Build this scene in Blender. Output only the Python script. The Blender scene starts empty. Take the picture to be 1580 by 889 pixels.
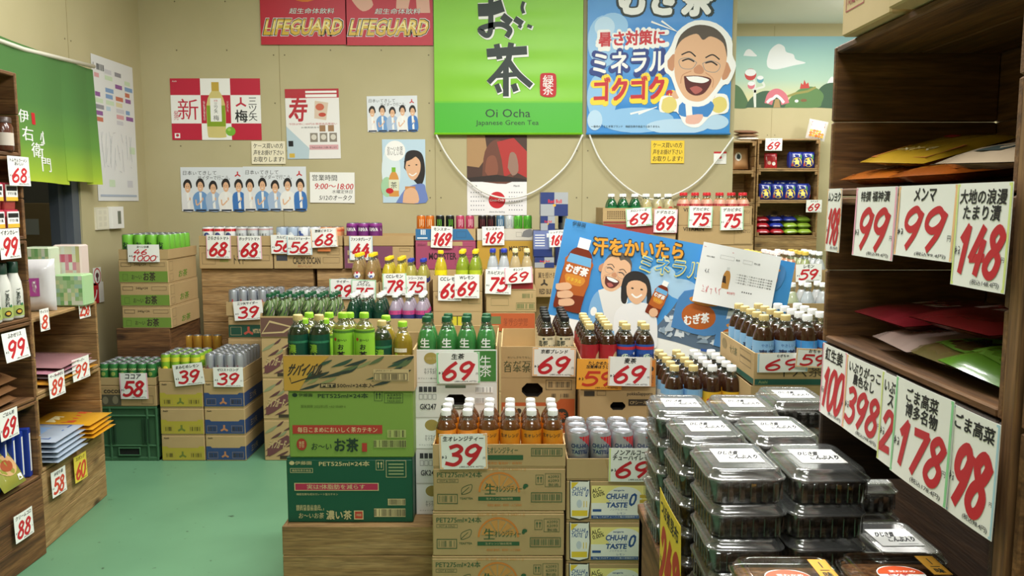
import bpy, math, random
from math import sin, cos, tan, atan, radians, pi
from mathutils import Vector, Matrix
random.seed(7)
C = bpy.context.scene.collection
SC = bpy.context.scene
# ---------------------------------------------------------------- camera, light, exposure
F_PX, TH, EYE = 1250.0, radians(6.1), 1.35
CT, ST = cos(TH), sin(TH)
cam_d = bpy.data.cameras.new('camera'); cam = bpy.data.objects.new('camera', cam_d); C.objects.link(cam)
cam_d.sensor_width = 36; cam_d.lens = F_PX / 1580 * 36; cam_d.clip_start = 0.05
cam.location = (0, 0, EYE); cam.rotation_euler = (pi / 2 - TH, 0, 0); SC.camera = cam
w = bpy.data.worlds.new('world'); SC.world = w; w.use_nodes = True
w.node_tree.nodes['Background'].inputs[0].default_value = (0.9, 0.95, 1, 1)
w.node_tree.nodes['Background'].inputs[1].default_value = 0.15
SC.view_settings.view_transform = 'Standard'; SC.view_settings.look = 'None'
SC.view_settings.gamma = 1; SC.view_settings.use_curve_mapping = False; SC.view_settings.exposure = -0.08
SC.cycles.max_bounces = 8; SC.cycles.transparent_max_bounces = 24; SC.cycles.sample_clamp_indirect = 4
CEIL = 3.0
def ceiling_lamp(x, y, e, sx=1.2, sy=0.25):
    d = bpy.data.lights.new('fluorescent_or_fill_lamp', 'AREA'); d.shape = 'RECTANGLE'; d.size = sx; d.size_y = sy
    d.energy = e; d.color = (1.0, 0.985, 0.945)
    o = bpy.data.objects.new('fluorescent_or_fill_lamp', d); C.objects.link(o); o.location = (x, y, CEIL - 0.03)
for (x, y, e) in ((0.35, 0.5, 44), (0.1, 3.1, 56), (-1.2, 3.5, 32), (1.3, 3.5, 40), (0.3, -1.2, 22), (2.6, 6.7, 36), (0.6, 6.2, 26), (0.45, 2.1, 50), (-3.0, 4.2, 3.5)):  # the last one is an added fill that brightens the back room
    ceiling_lamp(x, y, e)
for (x, y, e) in ((3.3, 6.4, 26),):                       # added fill light to brighten the hall ceiling, out of sight behind the shelf
    d = bpy.data.lights.new('hall_fill_light', 'POINT'); d.energy = e; d.shadow_soft_size = .12; d.color = (1.0, 0.97, 0.94)
    o = bpy.data.objects.new('hall_fill_light', d); C.objects.link(o); o.location = (x, y, 2.5)
# ---------------------------------------------------------------- pixel -> point at a known distance
def zat(py, Y): return EYE - Y * tan(TH + atan((py - 444.5) / F_PX))
def xat(px, Y, z): return (px - 790) / F_PX * (Y * CT + (EYE - z) * ST)
def at(px, py, Y):
    z = zat(py, Y); return Vector((xat(px, Y, z), Y, z))
def yat(px, X, z): return (X * F_PX / (px - 790) - (EYE - z) * ST) / CT     # distance along a wall x = X
# ---------------------------------------------------------------- materials
def lin(h):
    h = h.lstrip('#'); out = []
    for i in (0, 2, 4):
        c = int(h[i:i + 2], 16) / 255; out.append(c / 12.92 if c <= 0.04045 else ((c + 0.055) / 1.055) ** 2.4)
    return (*out, 1)
_M = {}
def M(h, r=0.55, metal=0.0, coat=0.0, trans=0.0):
    k = (h, r, metal, coat, trans)
    if k in _M: return _M[k]
    m = bpy.data.materials.new('paint_' + h.strip('#')); m.use_nodes = True
    b = m.node_tree.nodes['Principled BSDF']
    b.inputs['Base Color'].default_value = lin(h); b.inputs['Roughness'].default_value = r; b.inputs['Metallic'].default_value = metal
    b.inputs['Coat Weight'].default_value = coat; b.inputs['Coat Roughness'].default_value = 0.08
    b.inputs['Transmission Weight'].default_value = trans
    _M[k] = m; return m
def nodes(name, r=0.6):
    m = bpy.data.materials.new(name); m.use_nodes = True; t = m.node_tree
    b = t.nodes['Principled BSDF']; b.inputs['Roughness'].default_value = r
    return m, t, b
def N(t, kind, **kw):
    n = t.nodes.new(kind)
    for k, v in kw.items():
        if k in n.inputs: n.inputs[k].default_value = v
        else: setattr(n, k, v)
    return n
def ramp(t, fac, stops):
    r = t.nodes.new('ShaderNodeValToRGB'); t.links.new(fac, r.inputs[0])
    while len(r.color_ramp.elements) < len(stops): r.color_ramp.elements.new(0.5)
    for e, (p, c) in zip(r.color_ramp.elements, stops): e.position = p; e.color = lin(c)
    return r.outputs[0]
def mix(t, fac, a, b, mode='MIX'):
    n = t.nodes.new('ShaderNodeMix'); n.data_type = 'RGBA'; n.blend_type = mode
    for s, v in ((0, fac), (6, a), (7, b)):
        if hasattr(v, 'is_linked'): t.links.new(v, n.inputs[s])
        else: n.inputs[s].default_value = v
    return n.outputs[2]
def wood(name, axis, c0, c1, c2, seed=0.0):
    m, t, b = nodes(name, 0.7)
    tc = N(t, 'ShaderNodeTexCoord'); info = N(t, 'ShaderNodeObjectInfo'); mp = N(t, 'ShaderNodeMapping')
    s = [13, 13, 13]; s[axis] = 1.1; mp.inputs['Scale'].default_value = s
    add = N(t, 'ShaderNodeVectorMath', operation='ADD'); sc = N(t, 'ShaderNodeVectorMath', operation='SCALE'); sc.inputs['Scale'].default_value = 3.0
    cmb = N(t, 'ShaderNodeCombineXYZ')
    for i in range(3): t.links.new(info.outputs['Random'], cmb.inputs[i])
    t.links.new(cmb.outputs[0], sc.inputs[0]); t.links.new(tc.outputs['Object'], add.inputs[0]); t.links.new(sc.outputs[0], add.inputs[1])
    t.links.new(add.outputs[0], mp.inputs[0])
    n1 = N(t, 'ShaderNodeTexNoise', Scale=2.2, Detail=6.0, Distortion=1.1); t.links.new(mp.outputs[0], n1.inputs['Vector'])
    n2 = N(t, 'ShaderNodeTexNoise', Scale=14.0, Detail=3.0); t.links.new(mp.outputs[0], n2.inputs['Vector'])
    mk = N(t, 'ShaderNodeMapping'); sk = [5.0, 5.0, 5.0]; sk[axis] = 2.6; mk.inputs['Scale'].default_value = sk; t.links.new(add.outputs[0], mk.inputs[0])
    vo = N(t, 'ShaderNodeTexVoronoi', Scale=1.15); t.links.new(mk.outputs[0], vo.inputs['Vector'])
    base = ramp(t, n1.outputs[0], [(0.28, c2), (0.5, c1), (0.72, c0)])
    fine = ramp(t, n2.outputs[0], [(0.3, '#c6c6c6'), (0.65, '#ffffff')])
    knot = ramp(t, vo.outputs['Distance'], [(0.05, '#3a2a1c'), (0.15, '#ffffff')])
    c = mix(t, 1.0, base, fine, 'MULTIPLY'); c = mix(t, 0.8, c, knot, 'MULTIPLY')
    t.links.new(c, b.inputs['Base Color'])
    bp = N(t, 'ShaderNodeBump', Strength=0.25, Distance=0.004); t.links.new(n2.outputs[0], bp.inputs['Height']); t.links.new(bp.outputs[0], b.inputs['Normal'])
    return m
WX = wood('crate_wood_long_x', 0, '#c09d6c', '#ab8757', '#8a6840')
WY = wood('crate_wood_long_y', 1, '#b8935f', '#a07b4c', '#7d5c36')
WD = wood('weathered_wood', 1, '#936a3f', '#7a5430', '#56391e')
WDZ = wood('weathered_wood_upright', 2, '#a07a4c', '#856039', '#614325')
WXD = wood('weathered_wood_across', 0, '#8a6239', '#704b28', '#4c3018')
WDK = wood('shade_darkened_wood', 1, '#4d3520', '#3a2716', '#26180c')  # darker copy of the wood: shade under the near shelf put into colour
def mottled(name, c0, c1, scale, r=0.6, bump=0.0, detail=4.0):
    m, t, b = nodes(name, r); tc = N(t, 'ShaderNodeTexCoord')
    n = N(t, 'ShaderNodeTexNoise', Scale=scale, Detail=detail); t.links.new(tc.outputs['Object'], n.inputs['Vector'])
    t.links.new(ramp(t, n.outputs[0], [(0.32, c0), (0.68, c1)]), b.inputs['Base Color'])
    if bump:
        bp = N(t, 'ShaderNodeBump', Strength=bump, Distance=0.003); t.links.new(n.outputs[0], bp.inputs['Height']); t.links.new(bp.outputs[0], b.inputs['Normal'])
    return m
WALL = mottled('beige_wall_board', '#b7ad86', '#bcb28c', 3.0, 0.75)
CEILM = mottled('ceiling_board', '#e3e2d9', '#e9e7de', 2.0, 0.9)
CARD = mottled('corrugated_cardboard', '#b29668', '#ba9e70', 6.0, 0.8)
CARDD = mottled('darker_cardboard', '#a3875b', '#ac9064', 6.0, 0.8)
CARDL = mottled('pale_cardboard', '#c2ab7d', '#c9b285', 6.0, 0.8)
TAPE = M('#c4ab7a', 0.25)
def clear(name, tint, gloss=0.12, r=0.06):
    m = bpy.data.materials.new(name); m.use_nodes = True; t = m.node_tree; t.nodes.clear()
    o = N(t, 'ShaderNodeOutputMaterial'); tr = N(t, 'ShaderNodeBsdfTransparent', Color=lin(tint)); g = N(t, 'ShaderNodeBsdfGlossy', Roughness=r)
    fr = N(t, 'ShaderNodeLayerWeight', Blend=0.35); mx = N(t, 'ShaderNodeMixShader')
    mr = N(t, 'ShaderNodeMapRange'); mr.inputs[3].default_value = gloss; mr.inputs[4].default_value = 0.75
    t.links.new(fr.outputs['Fresnel'], mr.inputs[0]); t.links.new(mr.outputs[0], mx.inputs[0])
    t.links.new(tr.outputs[0], mx.inputs[1]); t.links.new(g.outputs[0], mx.inputs[2]); t.links.new(mx.outputs[0], o.inputs[0])
    return m
def lid_plastic():
    m = clear('hazy_lid_plastic', '#fbfcfb', .2, .16); t = m.node_tree; o = next(n for n in t.nodes if n.type == 'OUTPUT_MATERIAL'); last = o.inputs[0].links[0].from_socket
    d = N(t, 'ShaderNodeBsdfDiffuse', Color=lin('#e9eceb')); x = N(t, 'ShaderNodeMixShader'); x.inputs[0].default_value = .05; t.links.new(last, x.inputs[1]); t.links.new(d.outputs[0], x.inputs[2]); t.links.new(x.outputs[0], o.inputs[0]); return m
LIDC = lid_plastic()
CLEAR = clear('clear_plastic', '#fbfcfb', .11, .08); FILM = clear('clear_film', '#f4f4f4', 0.1, 0.12)
PAPER = M('#f2f2ee', 0.6); BLACK = M('#16161a', 0.6); RED = M('#c4202c', 0.55); GREY = M('#8d8d8d'); WHITE = M('#f4f4f2', 0.5)
# ---------------------------------------------------------------- mesh building
class MB:
    def __init__(s): s.v, s.f, s.mi, s.sm, s.mats = [], [], [], [], []
    def add(s, vs, fs, mat, smooth=False):
        b = len(s.v); s.v += [tuple(p) for p in vs]
        if mat not in s.mats: s.mats.append(mat)
        k = s.mats.index(mat)
        for f in fs: s.f.append(tuple(i + b for i in f)); s.mi.append(k); s.sm.append(smooth)
        return s
    def box(s, x0, x1, y0, y1, z0, z1, mat, c=0.0):
        if c <= 0:
            vs = [(x, y, z) for z in (z0, z1) for y in (y0, y1) for x in (x0, x1)]
            return s.add(vs, [(0, 2, 3, 1), (4, 5, 7, 6), (0, 1, 5, 4), (2, 6, 7, 3), (0, 4, 6, 2), (1, 3, 7, 5)], mat)
        return s.loft([(z0, (x1 - x0) - 2 * c, (y1 - y0) - 2 * c, c), (z0 + c, x1 - x0, y1 - y0, c), (z1 - c, x1 - x0, y1 - y0, c), (z1, (x1 - x0) - 2 * c, (y1 - y0) - 2 * c, c)],
                      mat, (x0 + x1) / 2, (y0 + y1) / 2, seg=1)
    def loft(s, secs, mat, cx=0, cy=0, seg=4, cap0=True, cap1=True, smooth=False):
        n = 4 * (seg + 1); vs = []
        for (z, wd, dp, r) in secs:
            r = max(min(r, wd / 2 - 1e-5, dp / 2 - 1e-5), 1e-5)
            for q, (qx, qy) in enumerate(((1, 1), (-1, 1), (-1, -1), (1, -1))):
                for k in range(seg + 1):
                    a = (q + k / seg) * pi / 2
                    vs.append((cx + qx * (wd / 2 - r) + r * cos(a), cy + qy * (dp / 2 - r) + r * sin(a), z))
        fs = [(i * n + k, i * n + (k + 1) % n, (i + 1) * n + (k + 1) % n, (i + 1) * n + k) for i in range(len(secs) - 1) for k in range(n)]
        s.add(vs, fs, mat, smooth); b = len(s.v) - len(vs); k = s.mats.index(mat)
        if cap0: s.f.append(tuple(b + i for i in reversed(range(n)))); s.mi.append(k); s.sm.append(False)
        if cap1: s.f.append(tuple(b + (len(secs) - 1) * n + i for i in range(n))); s.mi.append(k); s.sm.append(False)
        return s
    def lathe(s, prof, mat, n=18, cx=0, cy=0, cap0=False, cap1=False, sq=0.0):
        vs = []
        for (r, z) in prof:
            for k in range(n):
                a = 2 * pi * k / n; rr = r
                if sq: rr = r * (1 - sq + sq / max(abs(cos(a)), abs(sin(a))) ** 0.9)
                vs.append((cx + rr * cos(a), cy + rr * sin(a), z))
        fs = [(i * n + k, i * n + (k + 1) % n, (i + 1) * n + (k + 1) % n, (i + 1) * n + k) for i in range(len(prof) - 1) for k in range(n)]
        s.add(vs, fs, mat, True); b = len(s.v) - len(vs); j = s.mats.index(mat)
        if cap0: s.f.append(tuple(b + i for i in reversed(range(n)))); s.mi.append(j); s.sm.append(False)
        if cap1: s.f.append(tuple(b + (len(prof) - 1) * n + i for i in range(n))); s.mi.append(j); s.sm.append(False)
        return s
    def tube(s, pts, r, mat, n=8):
        pts = [Vector(p) for p in pts]; vs = []
        for i, p in enumerate(pts):
            d = (pts[min(i + 1, len(pts) - 1)] - pts[max(i - 1, 0)]).normalized()
            a = d.cross(Vector((0, 0, 1)));
            if a.length < 0.05: a = d.cross(Vector((0, 1, 0)))
            a.normalize(); b = d.cross(a)
            for k in range(n):
                t = 2 * pi * k / n; vs.append(p + (a * cos(t) + b * sin(t)) * r)
        fs = [(i * n + k, i * n + (k + 1) % n, (i + 1) * n + (k + 1) % n, (i + 1) * n + k) for i in range(len(pts) - 1) for k in range(n)]
        fs += [tuple(range(n)), tuple((len(pts) - 1) * n + k for k in range(n))]
        return s.add(vs, fs, mat, True)
    def sheet(s, w, h, mp, mat, nx=4, ny=4, th=0.0006):
        vs = []
        for l in (0.0, -th):
            for j in range(ny + 1):
                for i in range(nx + 1): vs.append(mp(w * i / nx, h * j / ny, l))
        k = (nx + 1) * (ny + 1); fs = []
        for j in range(ny):
            for i in range(nx):
                a = j * (nx + 1) + i; q = (a, a + 1, a + nx + 2, a + nx + 1); fs.append(q); fs.append(tuple(k + x for x in reversed(q)))
        s.add(vs, fs, mat, True)
        rim = [i for i in range(nx + 1)] + [(j + 1) * (nx + 1) + nx for j in range(ny)] + [ny * (nx + 1) + i for i in reversed(range(nx))] + [j * (nx + 1) for j in reversed(range(1, ny))]
        m = len(rim)
        return s.add([vs[i] for i in rim] + [vs[k + i] for i in rim], [((i + 1) % m, i, m + i, m + (i + 1) % m) for i in range(m)], mat)
    def build(s, name, parent=None, loc=None, rz=None):
        me = bpy.data.meshes.new(name); me.from_pydata(s.v, [], s.f)
        for m in s.mats: me.materials.append(m)
        me.polygons.foreach_set('material_index', s.mi); me.polygons.foreach_set('use_smooth', s.sm); me.update()
        o = bpy.data.objects.new(name, me); C.objects.link(o)
        if parent: o.parent = parent
        if loc is not None: o.location = loc
        if rz: o.rotation_euler.z = rz
        return o
def plane(O, u, v):
    O, u, v = Vector(O), Vector(u).normalized(), Vector(v).normalized(); n = u.cross(v)
    return lambda x, y, l: O + u * x + v * y + n * l
def bent(O, u, v, w, h, bx=0.0, by=0.0):
    p = plane(O, u, v)
    return lambda x, y, l: p(x, y, l + bx * (2 * x / w - 1) ** 2 + by * (1 - y / h) ** 2)
def cyl(r, z0, a0=0.0):
    return lambda x, y, l: Vector(((r + l) * sin(x / r + a0), -(r + l) * cos(x / r + a0), z0 + y))
# ---------------------------------------------------------------- lettering and flat pictures printed on things
_T = {}
def glyphs(s, bold):
    k = (s, bold)
    if k not in _T:
        cu = bpy.data.curves.new('lettering', 'FONT'); cu.body = s; cu.size = 1; cu.resolution_u = 2; cu.offset = bold; cu.space_line = 0.82
        ob = bpy.data.objects.new('lettering', cu); C.objects.link(ob)
        me = bpy.data.meshes.new_from_object(ob.evaluated_get(bpy.context.evaluated_depsgraph_get()))
        vs = [(v.co.x, v.co.y) for v in me.vertices]; fs = [tuple(p.vertices) for p in me.polygons]
        bpy.data.objects.remove(ob); bpy.data.curves.remove(cu); bpy.data.meshes.remove(me)
        if vs:
            x0, y0 = min(v[0] for v in vs), min(v[1] for v in vs); x1, y1 = max(v[0] for v in vs), max(v[1] for v in vs)
        else: x0 = y0 = 0; x1 = y1 = 1
        _T[k] = ([((x - x0), (y - y0)) for x, y in vs], fs, max(x1 - x0, 1e-3), max(y1 - y0, 1e-3))
    return _T[k]
def smooth(p, n=6):
    out = []
    for i in range(len(p) - 1):
        p0, p1, p2, p3 = p[max(i - 1, 0)], p[i], p[i + 1], p[min(i + 2, len(p) - 1)]
        for k in range(n):
            t = k / n
            out.append(tuple(0.5 * (2 * b + (c - a) * t + (2 * a - 5 * b + 4 * c - d) * t * t + (3 * b - a - 3 * c + d) * t ** 3) for a, b, c, d in zip(p0, p1, p2, p3)))
    return out + [p[-1]]
DIG = {'0': [1, (.3, 1), (.08, .8), (.02, .45), (.14, .06), (.34, 0), (.55, .3), (.58, .65), (.48, .95), (.26, .98)], '1': [0, (.16, .72), (.4, 1), (.34, 0)],
       '2': [1, (.05, .75), (.2, .98), (.45, .95), (.52, .72), (.3, .35), (.02, .04), None, (.02, .04), (.58, .07)],
       '3': [1, (.06, .9), (.32, 1), (.52, .82), (.38, .6), (.22, .53), None, (.22, .53), (.5, .45), (.55, .2), (.35, 0), (.02, .08)],
       '4': [0, (.38, 1), (.02, .32), (.6, .36), None, (.46, .72), (.38, 0)],
       '5': [1, (.15, .98), (.08, .55), None, (.08, .55), (.35, .62), (.56, .4), (.46, .1), (.2, 0), (0, .08), None, (.14, .96), (.6, .97)],
       '6': [1, (.48, 1), (.22, .7), (.05, .35), (.12, .05), (.35, 0), (.53, .2), (.48, .42), (.3, .5), (.09, .3)],
       '7': [0, (.05, .92), (.58, .95), (.2, 0)], '8': [1, (.5, .85), (.3, 1), (.1, .82), (.25, .58), (.5, .35), (.45, .08), (.25, 0), (.04, .15), (.12, .4), (.4, .62), (.52, .86)],
       '9': [1, (.52, .8), (.35, 1), (.1, .85), (.06, .6), (.25, .47), (.45, .6), (.54, .88), None, (.55, .9), (.44, .4), (.22, 0)]}
class Art:
    def __init__(s): s.items = []; s.L = 1
    def up(s): s.L += 1; return s
    def put(s, pts, fs, mat): s.items.append((pts, fs, mat, s.L)); return s
    def rect(s, x0, y0, x1, y1, mat, n=1):
        pts = [(x0 + (x1 - x0) * i / n, y) for y in (y0, y1) for i in range(n + 1)]
        return s.put(pts, [(i, i + 1, n + 2 + i, n + 1 + i) for i in range(n)], mat)
    def poly(s, pts, mat): return s.put(list(pts), [tuple(range(len(pts)))], mat)
    def blob(s, pts, mat, n=5): return s.poly(smooth(list(pts) + [pts[0]], n)[:-1], mat)
    def ell(s, cx, cy, rx, ry, mat, n=20, rot=0.0):
        c, q = cos(rot), sin(rot)
        return s.poly([(cx + rx * cos(2 * pi * k / n) * c - ry * sin(2 * pi * k / n) * q, cy + rx * cos(2 * pi * k / n) * q + ry * sin(2 * pi * k / n) * c) for k in range(n)], mat)
    def frame(s, x0, y0, x1, y1, t, mat):
        for a in ((x0, y0, x1, y0 + t), (x0, y1 - t, x1, y1), (x0, y0 + t, x0 + t, y1 - t), (x1 - t, y0 + t, x1, y1 - t)): s.rect(*a, mat)
        return s
    def stroke(s, pts, wd, mat, taper=0.0):
        pts = [Vector(p) for p in pts]; vs = []; m = len(pts)
        for i, p in enumerate(pts):
            d = pts[min(i + 1, m - 1)] - pts[max(i - 1, 0)]
            if d.length < 1e-9: d = Vector((1, 0))
            d.normalize(); nrm = Vector((-d.y, d.x)); h = wd / 2 * (1 - taper * i / max(m - 1, 1))
            e = d * h * 0.4 * (-1 if i == 0 else 1 if i == m - 1 else 0)
            vs += [tuple(p + nrm * h + e), tuple(p - nrm * h + e)]
        return s.put(vs, [(2 * i, 2 * i + 1, 2 * i + 3, 2 * i + 2) for i in range(m - 1)], mat)
    def text(s, t, cx, cy, wd, h, mat, bold=0.0, shear=0.0, rot=0.0):
        asc = all(ord(ch) < 128 for ch in t)
        vs, fs, tw, th = glyphs(t, bold if asc else 0.0)
        if wd is None: wd = h * tw / th
        if h is None: h = wd * th / tw
        c, q = cos(rot), sin(rot); n = 0 if asc or bold < .004 else 2 if bold < .02 else 4 if bold < .05 else 10
        b = bold * h / th
        for k in range(max(n, 1)):
            ox, oy = (b * cos(2 * pi * (k + .5) / n), b * sin(2 * pi * (k + .5) / n)) if n > 2 else ((b * (2 * k - 1)), 0) if n else (0, 0)
            pts = []
            for x, y in vs:
                y = (y / th - 0.5) * h; x = (x / tw - 0.5) * wd + shear * y + ox; y += oy; pts.append((cx + x * c - y * q, cy + x * q + y * c))
            s.put(pts, fs, mat)
        return s
    def digits(s, t, cx, cy, wd, h, mat, thick=0.20, shear=0.22):
        n = len(t); cw = wd / max(n, 1)
        for i, ch in enumerate(t):
            if ch not in DIG: continue
            g = DIG[ch]; cur = [];
            def flush():
                if len(cur) > 1:
                    ps = smooth(cur, 5) if g[0] and len(cur) > 2 else cur
                    qs = []
                    for x, y in ps:
                        yy = (y - 0.5) * h; qs.append((cx - wd / 2 + cw * (i + 0.08) + x / 0.6 * cw * 0.86 + shear * yy, cy + yy))
                    if not g[0]:
                        for a, b in zip(qs, qs[1:]): s.stroke([a, b], thick * h, mat)
                    else: s.stroke(qs, thick * h, mat)
                cur.clear()
            for p in g[1:]:
                if p is None: flush()
                else: cur.append(p)
            flush()
        return s
    def bars(s, x0, y0, x1, y1, mat, n=14, bg=None):
        if bg: s.rect(x0, y0, x1, y1, bg); s.up()
        rr = random.Random(int(1000 * (x1 - x0)) + n); w = (x1 - x0) / n
        for i in range(n):
            if rr.random() < 0.8: s.rect(x0 + w * i + w * .15, y0 + (y1 - y0) * .08, x0 + w * i + w * rr.uniform(.4, .85), y1 - (y1 - y0) * .08, mat)
        return s
    def scrawl(s, x0, y0, x1, y1, mat, n=6, wd=0.0012, seed=1):
        rr = random.Random(seed); w = (x1 - x0) / n
        for i in range(n):
            for _ in range(3):
                a = (x0 + w * (i + rr.uniform(.1, .5)), y0 + (y1 - y0) * rr.random()); b = (x0 + w * (i + rr.uniform(.45, .9)), y0 + (y1 - y0) * rr.random())
                s.stroke([a, b], wd, mat)
        return s
    def stamp(s, mb, mp, step=0.00025, strip=None):
        for i, (pts, fs, mat, L) in enumerate(s.items):
            l = step + 2.5e-5 * i
            if strip and max(p[0] for p in pts) - min(p[0] for p in pts) > strip: pts, fs = in_strips(pts, fs, strip)
            mb.add([mp(x, y, l) for x, y in pts], fs, mat)
        return mb
def in_strips(pts, fs, dx):
    """cut faces along vertical lines dx apart, so that they can follow a round surface"""
    def cut(poly, x, keep):
        out = []
        for a, b in zip(poly, poly[1:] + poly[:1]):
            ia, ib = (a[0] - x) * keep >= 0, (b[0] - x) * keep >= 0
            if ia: out.append(a)
            if ia != ib: t = (x - a[0]) / (b[0] - a[0]); out.append((x, a[1] + (b[1] - a[1]) * t))
        return out
    P, Fs = [], []
    for f in fs:
        poly = [pts[i] for i in f]; x0, x1 = min(p[0] for p in poly), max(p[0] for p in poly); k = int(x0 // dx)
        while k * dx < x1:
            q = cut(cut(poly, k * dx, 1), (k + 1) * dx, -1) if x1 - x0 > 1e-9 else poly
            if len(q) > 2: Fs.append(tuple(range(len(P), len(P) + len(q)))); P += q
            k += 1
    return P, Fs
# ---------------------------------------------------------------- things
def tag(o, label, cat, group=None, kind=None):
    if label: o['label'] = label
    if cat: o['category'] = cat
    if group: o['group'] = group
    if kind: o['kind'] = kind
    return o
def empty(name, loc, label=None, cat=None, group=None, rz=0):
    o = bpy.data.objects.new(name, None); C.objects.link(o); o.location = loc; o.rotation_euler.z = rz; o.empty_display_size = 0.03
    return tag(o, label, cat, group)
def struct(name, mb): o = mb.build(name); o['kind'] = 'structure'; return o
def dup(src, loc, rz, label, group):
    r = src.copy(); C.objects.link(r); r.location = loc; r.rotation_euler.z = rz
    r['label'] = label; r['group'] = group
    for ch in src.children:
        c = ch.copy(); C.objects.link(c); c.parent = r
    return r
ORD = ['leftmost', 'second from left', 'third from left', 'fourth from left', 'fifth from left', 'sixth from left', 'seventh from left', 'eighth from left', 'ninth from left', 'tenth from left']
ROW = ['front row', 'second row', 'third row', 'fourth row', 'fifth row', 'sixth row', 'seventh row']
# ---------------------------------------------------------------- the room
YW, XL, YF, XR, YB = 5.27, -2.36, 7.78, 4.2, -2.6        # back wall, left wall, far wall of the hall beyond, right wall, wall behind the viewer
XE = xat(1131, YW, 1.6)                                   # where the back wall ends and the hall opens
def floor_mat():
    m, t, b = nodes('green_painted_floor', 0.42); tc = N(t, 'ShaderNodeTexCoord')
    n = N(t, 'ShaderNodeTexNoise', Scale=1.3, Detail=5.0); t.links.new(tc.outputs['Object'], n.inputs['Vector'])
    n2 = N(t, 'ShaderNodeTexNoise', Scale=26.0, Detail=3.0); t.links.new(tc.outputs['Object'], n2.inputs['Vector'])
    c = ramp(t, n.outputs[0], [(0.3, '#598666'), (0.5, '#63916f'), (0.7, '#6a9a76')])
    sp = ramp(t, n2.outputs[0], [(0.24, '#4b5a4c'), (0.30, '#ffffff')])
    t.links.new(mix(t, 0.75, c, sp, 'MULTIPLY'), b.inputs['Base Color']); return m
struct('floor', MB().box(XL - 1.7, XR, YB, YF + .1, -0.06, 0, floor_mat()))
struct('ceiling', MB().box(XL - 1.7, XR, YB, YF + .1, CEIL, CEIL + .06, CEILM))
SEAM = M('#8d7f57', 0.8); NAIL = M('#6c6247', 0.5)
def seams(mb, xs, Y, z0, z1, sgn=-1):
    for x in xs:
        mb.box(x - .0015, x + .0015, Y - .0006, Y, z0, z1, SEAM)
        for z in [z0 + .15 + .3 * k for k in range(int((z1 - z0) / .3))]:
            for d in (-.035, .035): mb.box(x + d - .004, x + d + .004, Y - .0008, Y, z, z + .008, NAIL)
    return mb
mb = MB().box(XL - .12, XE, YW, YW + .1, 0, CEIL, WALL)
sx = [xat(p, YW, 1.4) for p in (437, 672, 898)]
seams(mb, sx, YW, 0.02, CEIL - .02)
for x in (xat(282, YW, 1.4), xat(358, YW, 1.4), xat(515, YW, 1.4), xat(592, YW, 1.4)):
    for k in range(9): mb.box(x - .004, x + .004, YW - .0008, YW, .2 + .3 * k, .208 + .3 * k, NAIL)
struct('wall_back', mb)
YJ = 4.46                                                 # jamb of the doorway in the left wall
mb = MB().box(XL - .12, XL, YJ, YW, 0, CEIL, WALL).box(XL - .12, XL, 3.2, YJ, 2.02, CEIL, WALL).box(XL - .12, XL, YB, 3.2, 0, CEIL, WALL)
for y in (3.55, 4.42):
    mb.box(XL, XL + .0006, y - .0015, y + .0015, 2.03, CEIL, SEAM)
    for z in (2.2, 2.42, 2.64):
        for d in (-.03, .03): mb.box(XL, XL + .0008, y + d - .004, y + d + .004, z, z + .008, NAIL)
struct('wall_left', mb)
struct('wall_far', seams(MB().box(XE - 1.2, XR, YF, YF + .1, 0, CEIL, WALL), [xat(1191, YF, 2.2)], YF, .02, CEIL - .02))
struct('wall_right', MB().box(XR, XR + .1, YB, YF + .1, 0, CEIL, WALL))
struct('wall_front', MB().box(XL - 1.7, XR, YB - .1, YB, 0, CEIL, WALL))
DG = M('#5a616b', 0.5); DGD = M('#3f454d', 0.5)
mb = MB().box(XL - .13, XL - .01, YJ - .07, YJ + .0, 0, 2.02, DG).box(XL - .10, XL - .05, YJ - .13, YJ - .07, 0, 2.02, DGD).box(XL - .13, XL - .01, 3.2, 3.26, 0, 2.02, DG).box(XL - .13, XL - .01, 3.26, YJ - .07, 1.96, 2.02, DG)
struct('door_1_frame', mb)
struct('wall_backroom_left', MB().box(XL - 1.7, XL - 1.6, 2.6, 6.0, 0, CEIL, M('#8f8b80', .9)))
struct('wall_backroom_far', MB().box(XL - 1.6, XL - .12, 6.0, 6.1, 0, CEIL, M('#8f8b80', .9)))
tag(MB().box(-.3, .3, -.02, .45, 0, 1.42, M('#9ba0a2', .5), .02).box(-.28, .28, -.04, -.022, .06, .95, M('#b4b8b9', .45), .006).box(-.28, .28, -.04, -.022, .99, 1.39, M('#b4b8b9', .45), .006)
    .build('storage_cabinet', None, (-3.55, 4.42, 0)), 'grey storage cabinet in the dim room behind the green curtain', 'cabinet')
mb = MB().box(-.22, .22, 0, .4, 0, .42, CARDD, .004).box(-.10, .02, -.001, 0, .22, .32, M('#d8d4c8'))
tag(mb.build('cardboard_box', None, (-3.02, 5.15, .92)), 'brown cardboard box with a pale label in the dim back room', 'box')
tag(MB().box(-.26, .26, -.02, .42, 0, .04, WXD).box(-.26, -.22, 0, .04, .0, -.88, WXD).box(.22, .26, 0, .04, 0, -.88, WXD).box(-.26, -.22, .36, .4, 0, -.88, WXD).box(.22, .26, .36, .4, 0, -.88, WXD)
    .build('side_table', None, (-3.02, 5.15, .88)), 'plain wooden table carrying the cardboard box in the back room', 'table')
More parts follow.
